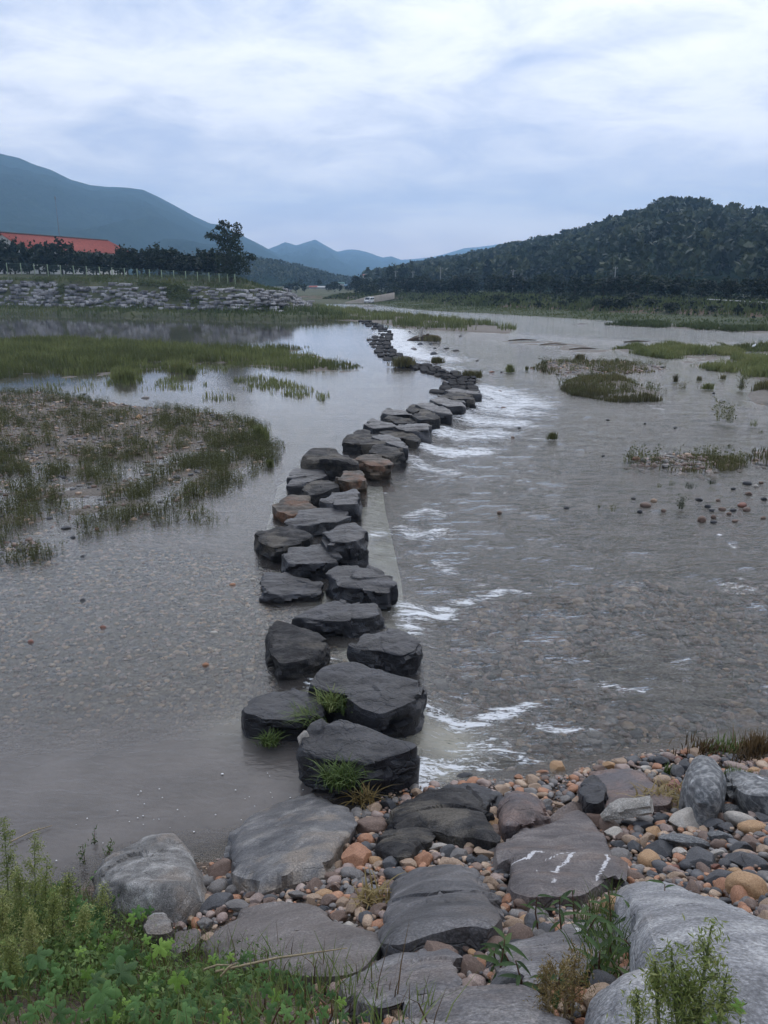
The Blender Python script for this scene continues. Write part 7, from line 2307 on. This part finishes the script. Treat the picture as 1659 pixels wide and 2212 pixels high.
VINES = [
    ('hop vine with bright young leaves in front of the brownish flat stone', (345, 2080), [(1040, 1035, 135, 1), (985, 975, 90, 1), (1080, 1060, 80, 1), (990, 1110, 85, 1), (1020, 940, 80, 0), (945, 1000, 70, 1), (1060, 990, 90, 0), (900, 950, 90, 0), (930, 1090, 80, 0), (1110, 1000, 60, 1)]),
    ('hop vine with broad dark leaves in the middle of the green corner', (230, 2120), [(785, 1215, 195, 0), (660, 1335, 200, 0), (860, 1065, 150, 0), (745, 1090, 130, 0), (565, 1205, 95, 1), (700, 1180, 120, 0), (720, 1290, 120, 0), (820, 1130, 120, 0), (615, 1250, 120, 0), (680, 1420, 130, 0), (590, 1310, 110, 0), (640, 1040, 90, 1), (520, 1062, 80, 1), (600, 1030, 70, 1), (740, 960, 80, 1), (690, 975, 70, 1)]),
    ('hop vine climbing beside the craggy pale boulder', (170, 1960), [(495, 735, 120, 0), (560, 845, 170, 0), (625, 810, 130, 0), (540, 910, 120, 0), (370, 640, 90, 0), (345, 690, 80, 0), (600, 900, 110, 0), (650, 880, 100, 0), (560, 760, 100, 0), (490, 830, 110, 0), (450, 790, 90, 0), (520, 960, 80, 0), (630, 950, 90, 0)]),
    ('hop vine with small leaves over the small pale block', (260, 1990), [(890, 800, 95, 0), (770, 635, 110, 0), (730, 610, 80, 0), (820, 640, 70, 0), (650, 580, 90, 0), (870, 850, 80, 1), (930, 840, 60, 1), (700, 690, 90, 0), (970, 800, 70, 0), (990, 770, 60, 0), (900, 660, 60, 0), (960, 700, 55, 0), (760, 720, 70, 0)]),
    ('hop vine with a large light leaf right of the dark ones', (390, 2140), [(1160, 1240, 140, 1), (1190, 1465, 175, 0), (1010, 1345, 90, 1), (960, 1320, 80, 0), (1120, 1290, 90, 0), (1060, 1400, 100, 0), (1250, 1390, 110, 0), (1130, 1380, 90, 0), (1030, 1270, 80, 0), (1230, 1210, 80, 0), (1000, 1240, 90, 1), (1300, 1460, 110, 0), (1390, 1480, 110, 0)]),
    ('hop vine along the bottom edge under the broad dark leaves', (250, 2190), [(815, 1425, 95, 1), (830, 1515, 100, 1), (760, 1490, 80, 1), (900, 1400, 120, 0), (980, 1500, 120, 0), (880, 1480, 90, 0), (1090, 1510, 120, 0), (700, 1500, 110, 0), (590, 1500, 120, 0), (500, 1480, 120, 0), (950, 1440, 80, 0)]),
    ('hop vine in the lower left corner among fine stems', (90, 2120), [(240, 1095, 165, 0), (190, 1130, 120, 0), (360, 1360, 110, 0), (300, 1420, 120, 0), (220, 1480, 130, 0), (60, 1260, 110, 0), (30, 1270, 110, 0), (380, 1480, 130, 0), (290, 1300, 90, 0), (400, 1220, 120, 0), (100, 1420, 110, 0), (20, 1480, 120, 0), (150, 1250, 90, 0), (330, 1160, 90, 0), (280, 1180, 100, 0)]),
    ('hop vine with small leaves right of the lower middle, beneath the smooth slab', (520, 2150), [(1390, 1110, 80, 1), (1440, 1140, 70, 0), (1500, 1100, 60, 1), (1580, 1120, 70, 0), (1640, 1090, 70, 0), (1560, 1400, 120, 0), (1620, 1440, 120, 0), (1480, 1500, 110, 1), (1440, 1410, 90, 0), (1600, 1300, 90, 0), (1500, 1230, 80, 0), (1400, 1260, 80, 0), (1330, 1160, 60, 0), (1350, 1330, 80, 0), (1540, 1520, 100, 0), (1650, 1520, 110, 0)]),
    ('hop vine tangle at the bottom centre left of the grey slabs', (680, 2170), [(1700, 1180, 90, 0), (1770, 1200, 100, 0), (1840, 1230, 90, 0), (1900, 1250, 80, 0), (1960, 1270, 90, 0), (2030, 1300, 80, 0), (1730, 1310, 110, 0), (1800, 1350, 110, 1), (1880, 1370, 100, 0), (1980, 1380, 100, 0), (2080, 1370, 90, 0), (2160, 1340, 70, 0), (2230, 1390, 80, 1), (1760, 1450, 110, 0), (1860, 1480, 110, 0), (1960, 1500, 110, 0), (2100, 1470, 100, 0), (2250, 1480, 80, 0), (2360, 1500, 70, 0)]),
]
for lab, st, ls in VINES:
    hop_vine([(*g2(a_, b_), w_ * .3307, li, rg.uniform(.06, .2) + .10 * (w_ > 120)) for a_, b_, w_, li in ls], lab, st)
hop_vine([(*g8(1480, 1105), 34, 1, .25), (*g8(1400, 1140), 34, 1, .22), (*g8(1540, 1140), 30, 1, .2), (*g8(1330, 1160), 36, 1, .25), (*g8(1440, 1180), 32, 0, .2), (*g8(1280, 1195), 30, 1, .22)], 'hop vine with light leaves before the huge pale boulder', g8(1400, 1230))

# close ground cover: countless small leaves and stems
cov = [hit(u, v, 0) for u, v in ((-260, 1900), (0, 1920), (100, 1935), (200, 1950), (280, 1985), (300, 2020), (400, 2055), (500, 2072), (600, 2095), (700, 2118), (770, 2140), (850, 2180), (900, 2260), (500, 2420), (-260, 2420))]
q = scatter_poly(cov, 15000, rg, .05, 1.6, 9)
C = np.c_[q, bank_h(q[:, 0], q[:, 1]) + np.abs(rg.normal(0, .06, len(q))) + .015]
edge_ = sst(sdf(q[:, 0], q[:, 1], cov), 0, .5)
V, F = cards(C, .022 + .03 * edge_, rg, aspect=.6, up=.8)
link('ground_cover', mesh_np('ground_cover', V, F, smooth=False, attrs={'tint': np.repeat(rg.uniform(0, 1, len(C)), 4)}, mats=[M['cover']]), kind='stuff', label='tangle of small green leaves covering the near corner')
q = scatter_poly(cov, 5200, rg, .08)
grass_obj('fine_grass', np.c_[q, bank_h(q[:, 0], q[:, 1])], .16, .006, rg, 'thin grass and dry stems mixed into the green corner', mat='tuft', lean=.6)
q = scatter_poly(cov, 900, rg, .12)
grass_obj('dry_stems', np.c_[q, bank_h(q[:, 0], q[:, 1])], .2, .005, rg, 'dry brown stems sticking out of the green corner', mat='brown_weed', lean=.5)


def feathery(root_px, top_px, label, name, cat, mat, n=260, spread=.055, leaf=.022, group=None, branches=6, stem='stem_green', droop=0.0, seeds=None, hover=None):
    """erect weed: stem, side branches, fine foliage or seeds"""
    base = hit(*root_px, hover or 0.0)
    d = ray(*top_px)
    t = (base[1] + .02) / d[1]
    top = np.array([d[0] * t, base[1] + .02, CAM_H + d[2] * t])
    if top[2] - base[2] > .95:
        top[2] = base[2] + .95
    root = bpy.data.objects.new(name, None)
    COL.objects.link(root)
    root.location = base
    tag(root, label, cat, group)
    ax = top - base
    H_ = np.linalg.norm(ax)
    mb = MB()
    mb.tube([(0, 0, -.03), ax * .5 + [rg.normal(0, .01), rg.normal(0, .01), 0], ax], [.005, .004, .0015], 6)
    Cs = []
    for k_ in range(branches):
        f = rg.uniform(.12, .85)
        a = rg.uniform(0, 6.28)
        b0 = ax * f
        ln = H_ * rg.uniform(.12, .32) * (1.15 - f)
        e = b0 + np.array([math.cos(a) * ln * .6, math.sin(a) * ln * .6, ln * (.8 - droop)])
        mb.tube([b0, (b0 + e) / 2 + [0, 0, .01], e], [.0025, .002, .001], 4)
        m_ = n // (branches * 2)
        tt_ = rg.uniform(.1, 1.05, (m_, 1))
        Cs.append(b0 + (e - b0) * tt_ + rg.normal(0, 1, (m_, 3)) * spread * .35)
    tt_ = rg.uniform(.08, 1.03, (n // 2, 1))
    Cs.append(ax * tt_ + rg.normal(0, 1, (n // 2, 3)) * spread * (1.1 - .8 * tt_))
    link('stem', mb.build('stem', M[stem], smooth=True), parent=root, kind='stuff')
    C_ = np.vstack(Cs)
    V, F = cards(C_, leaf, rg, aspect=.32)
    link('foliage', mesh_np('foliage', V, F, smooth=False, attrs={'tint': np.repeat(rg.uniform(0, 1, len(C_)), 4)}, mats=[M[mat]]), parent=root, kind='stuff')
    if seeds:
        C2 = C_[rg.uniform(0, 1, len(C_)) < .4] + rg.normal(0, .006, 3)
        V, F = cards(C2, leaf * .6, rg)
        link('seed_head', mesh_np('seed_head', V, F, smooth=False, attrs={'tint': np.repeat(rg.uniform(0, 1, len(C2)), 4)}, mats=[M[seeds]]), parent=root, kind='stuff')
    return root


FG = 'tall feathery weeds in the left corner'
for (r_, t_, lab, n_) in (((20, 1985), (8, 1775), 'tallest feathery weed with pale flower specks at the left border', 420), ((78, 1975), (75, 1806), 'second feathery spire right of the tallest one', 340), ((100, 1990), (102, 1858), 'shorter feathery weed leaning over the water', 260), ((140, 2005), (148, 1888), 'feathery weed with yellowish tops before the craggy boulder', 300), ((45, 2020), (40, 1880), 'bushy feathery weed under the tallest one', 380), ((10, 2060), (6, 1930), 'feathery weed at the border halfway down', 340), ((110, 2045), (118, 1930), 'feathery weed in the middle of the left thicket', 340), ((70, 2095), (66, 1975), 'feathery weed below the left thicket', 340), ((165, 2060), (185, 1960), 'feathery weed next to the broad hop leaves', 260), ((25, 2140), (20, 2030), 'feathery weed low at the left border', 300), ((215, 2020), (222, 1915), 'thin feathery weed between the vine and craggy boulder', 200)):
    feathery(r_, t_, lab, 'feathery_weed', 'weed', 'feathery', n=n_ * 4, spread=.06, leaf=.024, group=FG, branches=10, seeds='feathery')
for (r_, t_, lab) in ((g2(540, 560), g2(535, 370), 'dark leafy sprig over the water left of the craggy boulder'), (g2(475, 520), g2(450, 330), 'thin dark sprig farthest out over the water'), (g2(600, 500), g2(620, 265), 'tallest dark sprig rising against the water'), (g2(700, 500), g2(730, 340), 'dark sprig standing before the craggy boulder'), (g2(420, 590), g2(390, 480), 'short dark sprig beside the feathery weeds')):
    feathery(r_, t_, lab, 'dark_sprig', 'weed', 'lance', n=60, spread=.03, leaf=.045, group='dark sprigs by the water', branches=4, stem='stem_red')
for (r_, t_, lab, mat, n_, sp_, lf) in ((g8(215, 1190), g8(205, 850), 'golden seedy weed, left of two in the bottom middle', 'seed_gold', 600, .03, .014), (g8(385, 1110), g8(400, 755), 'golden seedy weed, fuller right one of two', 'seed_gold', 760, .05, .014), (g8(330, 1150), g8(340, 800), 'thin golden weed between the two fuller ones', 'seed_gold', 400, .03, .014), (g8(250, 1000), g8(235, 790), 'small golden weed above the left golden one', 'seed_gold', 260, .03, .013),
                               (g8(960, 1260), g8(920, 800), 'yellow-green feathery weed before the brownish boulder', 'feathery', 620, .06, .022), (g8(1100, 1300), g8(1030, 720), 'tall yellow-green feathery weed in the lower right', 'feathery', 760, .07, .022), (g8(1190, 1290), g8(1290, 570), 'tallest branched feathery weed against the huge pale boulder', 'feathery', 900, .07, .022), (g8(1170, 1300), g8(1120, 900), 'dense feathery weed low at the right', 'feathery', 700, .06, .022), (g8(800, 1240), g8(800, 1010), 'small feathery weed on the brownish boulder', 'feathery', 300, .05, .02), (g8(1330, 1280), g8(1390, 880), 'loose feathery weed farthest right', 'feathery', 420, .06, .02)):
    feathery(r_, t_, lab, 'seedy_weed' if mat == 'seed_gold' else 'feathery_weed', 'weed', mat, n=int(n_ * (1.3 if mat == 'seed_gold' else 1.1)), hover=.02 if mat == 'seed_gold' else .26, spread=sp_ * (1 if mat == 'seed_gold' else .55), leaf=lf * (1 if mat == 'seed_gold' else .75), group='golden seedy weeds' if mat == 'seed_gold' else 'feathery weeds in the right corner', branches=14, stem='stem_dry' if mat == 'seed_gold' else 'stem_green')


def lance_plant(root_px, top_px, n, label, big=.07):
    base = hit(*root_px, 0.0)
    d = ray(*top_px)
    t = base[1] / d[1]
    top = np.array([d[0] * t, base[1], CAM_H + d[2] * t])
    top[2] = min(top[2], base[2] + .7)
    root = bpy.data.objects.new('leafy_weed', None)
    COL.objects.link(root)
    root.location = base
    tag(root, label, 'weed', 'leafy weeds on the right of the slabs')
    ax = top - base
    mb = MB()
    mid = ax * .5 + np.array([rg.normal(0, .02), rg.normal(0, .02), 0])
    mb.tube([(0, 0, -.03), mid, ax], [.005, .004, .002], 6)
    link('stem', mb.build('stem', M['stem_red'], smooth=True), parent=root)
    for k_ in range(n):
        f = .25 + .75 * k_ / max(1, n - 1)
        p = mid * (2 * f) if f < .5 else mid + (ax - mid) * (2 * f - 1)
        a = k_ * 2.4 + rg.normal(0, .3)
        o = link('leaf', LANCE[k_ % 2], parent=root)
        ln = big * rg.uniform(.7, 1.2) * (1.1 - .4 * abs(f - .6))
        o.matrix_local = Matrix.Translation(Vector(p)) @ Matrix.Rotation(a, 4, 'Z') @ Matrix.Rotation(rg.uniform(.0, .5) - .5 * (rg.uniform() < .3), 4, 'X') @ Matrix.Diagonal((ln, ln, ln, 1))


LP = [((590, 840), (975, 300), 0), ]
for i, (r_, t_, n_, lab) in enumerate(((g8(985, 640), g8(985, 300), 12, 'leafy weed standing against the pale boulder with a tall leafy tip'), (g8(930, 640), g8(880, 430), 9, 'leafy weed leaning left in front of the pale boulder'), (g8(1075, 620), g8(1060, 400), 8, 'leafy weed right of the tall tipped one'), (g8(480, 720), g8(490, 420), 11, 'leafy weed with broad leaves over the white dropping'), (g8(540, 760), g8(545, 500), 10, 'leafy weed just right of the white dropping'), (g8(320, 660), g8(300, 380), 8, 'slender leafy weed below the lime-splashed slab'), (g8(170, 640), g8(150, 380), 8, 'slender leafy weed near the left edge of the weedy patch'), (g8(630, 640), g8(620, 340), 9, 'leafy weed beside the pale boulder corner'), (g8(700, 700), g8(760, 470), 9, 'leafy weed bending right at the boulder foot'), (g8(660, 860), g8(640, 620), 10, 'leafy weed in the thick of the weedy patch'), (g8(560, 930), g8(560, 740), 9, 'leafy weed behind the golden seed heads'), (g8(300, 1080), g8(295, 900), 7, 'broad-leaved weed among the golden seed heads'), (g8(30, 1030), g8(10, 800), 8, 'dark leafy weed left of the golden seed heads'), (g8(830, 1090), g8(820, 940), 7, 'drooping leafy weed on the brownish boulder'), (g8(400, 560), g8(380, 340), 7, 'leafy weed among the cobbles under the slab'), (g8(760, 900), g8(720, 660), 9, 'leafy weed left of the feathery ones'), (g8(-75, 900), g8(-60, 660), 9, 'green weed with drooping leaves beside the grey bottom slab'), (g8(-45, 890), g8(-100, 680), 8, 'green weed tucked below the cracked boulder'), (g8(-110, 880), g8(-130, 740), 7, 'small green weed left of the drooping one'))):
    lance_plant(r_, t_, n_, lab, big=.075 if i not in (16, 17, 11) else .09)
# low mixed weeds between those plants
wp_ = [hit(*g8(a_, b_), 0) for a_, b_ in ((430, 560), (640, 420), (720, 560), (900, 640), (960, 720), (780, 900), (560, 980), (430, 1000), (450, 760))]
q = scatter_poly(wp_, 420, rg, .02)
grass_obj('fine_grass', np.c_[q, bank_h(q[:, 0], q[:, 1])], .16, .006, rg, 'thin grass between the leafy weeds on the right', mat='tuft', lean=.6)


def tuft(px_, off, n, ln, label, z=None, mat='tuft', lean=.8, spread=.07, name='grass_tuft', wd_=.013, side=None):
    p = pt(*px_, z) if z is not None else hit(*px_, off)
    P = np.c_[rg.normal(0, spread, n), rg.normal(0, spread * .7, n), np.zeros(n)]
    n_ = n
    h = np.full(n, ln) * rg.uniform(.5, 1.1, n)
    a = rg.uniform(0, 6.28, n) if side is None else rg.normal(side, .7, n)
    ll = lean * h * rg.uniform(.3, 1.1, n)
    V, Fs = [], []
    S = 5
    t = np.linspace(0, 1, S)
    dx, dy = np.cos(a), np.sin(a)
    cx = P[:, 0:1] + dx[:, None] * ll[:, None] * t ** 1.6
    cyy = P[:, 1:2] + dy[:, None] * ll[:, None] * t ** 1.6
    cz = h[:, None] * (t - .55 * (ll / h)[:, None] * t ** 2.4)
    w = wd_ * (1 - t ** 2) * .5 + .0004
    A_ = np.stack([cx - dy[:, None] * w, cyy + dx[:, None] * w, cz], -1)
    B_ = np.stack([cx + dy[:, None] * w, cyy - dx[:, None] * w, cz], -1)
    V = np.stack([A_, B_], 2).reshape(-1, 3)
    i = (np.arange(n) * S * 2)[:, None] + (np.arange(S - 1) * 2)[None]
    F = np.stack([i, i + 1, i + 3, i + 2], -1).reshape(-1, 4)
    me = mesh_np(name, V, F, attrs={'tint': np.repeat(rg.uniform(0, 1, n), S * 2)}, mats=[M[mat]])
    return link(name, me, loc=p, label=label, cat='grass tuft', group='grass tufts among the stones')


tuft(c8(740, 1640), 0, 230, .34, 'thick arching grass tuft at the foot of the nearest stepping stone', z=.22, spread=.085, lean=.85)
tuft(c8(660, 1150), 0, 130, .34, 'grass tuft sprouting between the two largest stepping stones', z=.24, spread=.06, lean=.8)
tuft(c8(780, 1160), 0, 90, .28, 'grass blades at the right of the gap between the two largest stones', z=.24, spread=.05, lean=.8)
tuft(c8(540, 1240), 0, 110, .30, 'long yellowish grass lying over the low hollowed stone', z=.2, spread=.08, lean=1.1, side=3.3)
tuft(c8(270, 1385), 0, 90, .24, 'small grass tuft at the waterline of the low hollowed stone', z=.05, spread=.05, lean=.9)
tuft(f6(1370, 480), .02, 300, .24, 'upright green grass tuft between the swirl-banded and striped stones', lean=.45, spread=.06)
tuft(f6(745, 350), .02, 30, .18, 'thin grass blade pair by the tan cobble on the reddish slab', lean=.4, spread=.02)
tuft(f6(1130, 150), .0, 160, .2, 'brownish weeds at the waterline left of the taller rusty ones', mat='brown_weed', lean=.5, spread=.12)
tuft(f6(1560, 160), .0, 260, .30, 'taller rusty-green weeds at the waterline by the right border', mat='brown_weed', lean=.4, spread=.10)
tuft(f6(1340, 140), .0, 160, .18, 'low olive weeds at the waterline above the striped slab', lean=.6, spread=.13)
tuft(f6(1480, 210), .0, 140, .14, 'reddish low weeds above the pinkish cobble', mat='brown_weed', lean=.7, spread=.12)
tuft(f6(760, 600), .02, 160, .2, 'matted straw caught behind the driftwood plank', mat='seed_gold', lean=1.4, spread=.12)
tuft(f6(1190, 580), .02, 120, .12, 'rusty brown moss weed under the swirl-banded stone', mat='brown_weed', lean=.9, spread=.08)
tuft(f6(230, 640), .02, 90, .14, 'olive straw left of the driftwood plank', mat='seed_gold', lean=1.2, spread=.06)
tuft(f4(560, 1380), .02, 60, .2, 'dry grass wisp between orange cobbles and the cracked boulder', mat='seed_gold', lean=1.2, spread=.05)
tuft(f4(490, 540), .05, 60, .25, 'dry straw hanging below the thick arching tuft', mat='seed_gold', lean=1.4, spread=.05)

# dry stalks lying over the weeds
for (a_, b_, lab) in (((520, 1712), (1590, 1520), 'long pale dry stalk lying across the smooth slab edge'), ((425, 1695), (650, 1660), 'short pale dry stalk beside the long one'), ((560, 1750), (700, 1640), 'dry stalk crossing below the long pale one')):
    A_, B_ = hit(*f3(*a_), .16), hit(*f3(*b_), .20)
    mb = MB()
    mb.tube([A_ - A_, (B_ - A_) * .5 + [0, 0, .015], B_ - A_], [.006, .005, .002], 6)
    link('dry_stalk', mb.build('dry_stalk', M['stem_dry'], smooth=True), loc=A_, label=lab, cat='stalk', group='dry stalks on the near bank')
# reed stalk floating at the left, pale stake and white lump against the nearest stone
A_, B_ = pt(*g2(60, 360), .02), pt(*g2(340, 250), .02)
mb = MB()
mb.tube([(0, 0, 0), (B_ - A_) * .5 + [0, .02, .01], B_ - A_], [.006, .006, .002], 6)
link('dry_stalk', mb.build('dry_stalk', M['stem_dry'], smooth=True), loc=A_, label='pale reed stalk floating on the murky water at the left border', cat='stalk', group='dry stalks on the near bank')
A_, B_ = pt(*c8(545, 1640), -.05), pt(*c8(495, 1400), .40)
link('driftwood_stake', log_mesh('driftwood_stake', [(0, 0, 0), (B_ - A_) * .5, B_ - A_], [.035, .04, .025], 44, 'driftwood', 8, .5), loc=A_, label='pale weathered stake leaning on the left side of the nearest stepping stone', cat='driftwood')
p = pt(*c8(485, 1345), .42)
o = link('cobble', cobble_var('pale', 2, 1), loc=p, label='whitish lump of stone stuck on the left corner of the nearest stepping stone', cat='cobble', group=COBG)
o.scale = (.07, .06, .10)
# flecks of foam drifting on the dark water
FV, FF, fi = [], [], 0
for k_ in range(46):
    u, v = rg.uniform(120, 700), 0
    v = 1880 - (u - 120) * .28 + rg.uniform(-130, 10)
    p = pt(u, v, .012)
    if float(bank_h(p[0], p[1])) > -.05:
        continue
    s_ = rg.uniform(.003, .007) * (1 if k_ % 9 else 1.8)
    FV.append(IV2 * [s_ * 1.3, s_, s_ * .45] + p)
    FF.append(IF2 + fi)
    fi += len(IV2)
M['fleck'] = plain_mat('foam_fleck', (.75, .75, .74), .5, .02)
link('foam_flecks', mesh_np('foam_flecks', np.vstack(FV), np.vstack(FF), mats=[M['fleck']]), kind='stuff', label='white foam flecks drifting on the murky water')

# ------------------------------------------------------------------ the air between
HZ = 600.0
mb = MB()
x0, x1, y0_, y1, z0, z1 = -5000, 5000, -1500, 6100, -2.6, HZ
hv = np.array([[x_, y_, z_] for x_ in (x0, x1) for y_ in (y0_, y1) for z_ in (z0, z1)], float)
mb.add(hv, [[0, 1, 3, 2], [4, 6, 7, 5], [0, 4, 5, 1], [2, 3, 7, 6], [0, 2, 6, 4], [1, 5, 7, 3]])
hz, g, out = new_mat('haze_air')
pv_ = g.n('ShaderNodeVolumePrincipled', {'Color': (0.41, 0.68, 1.0, 1), 'Density': 0.00029, 'Anisotropy': 0.2})
g.put(out.inputs['Volume'], pv_.outputs[0])
link('haze', mb.build('haze', hz), kind='stuff')
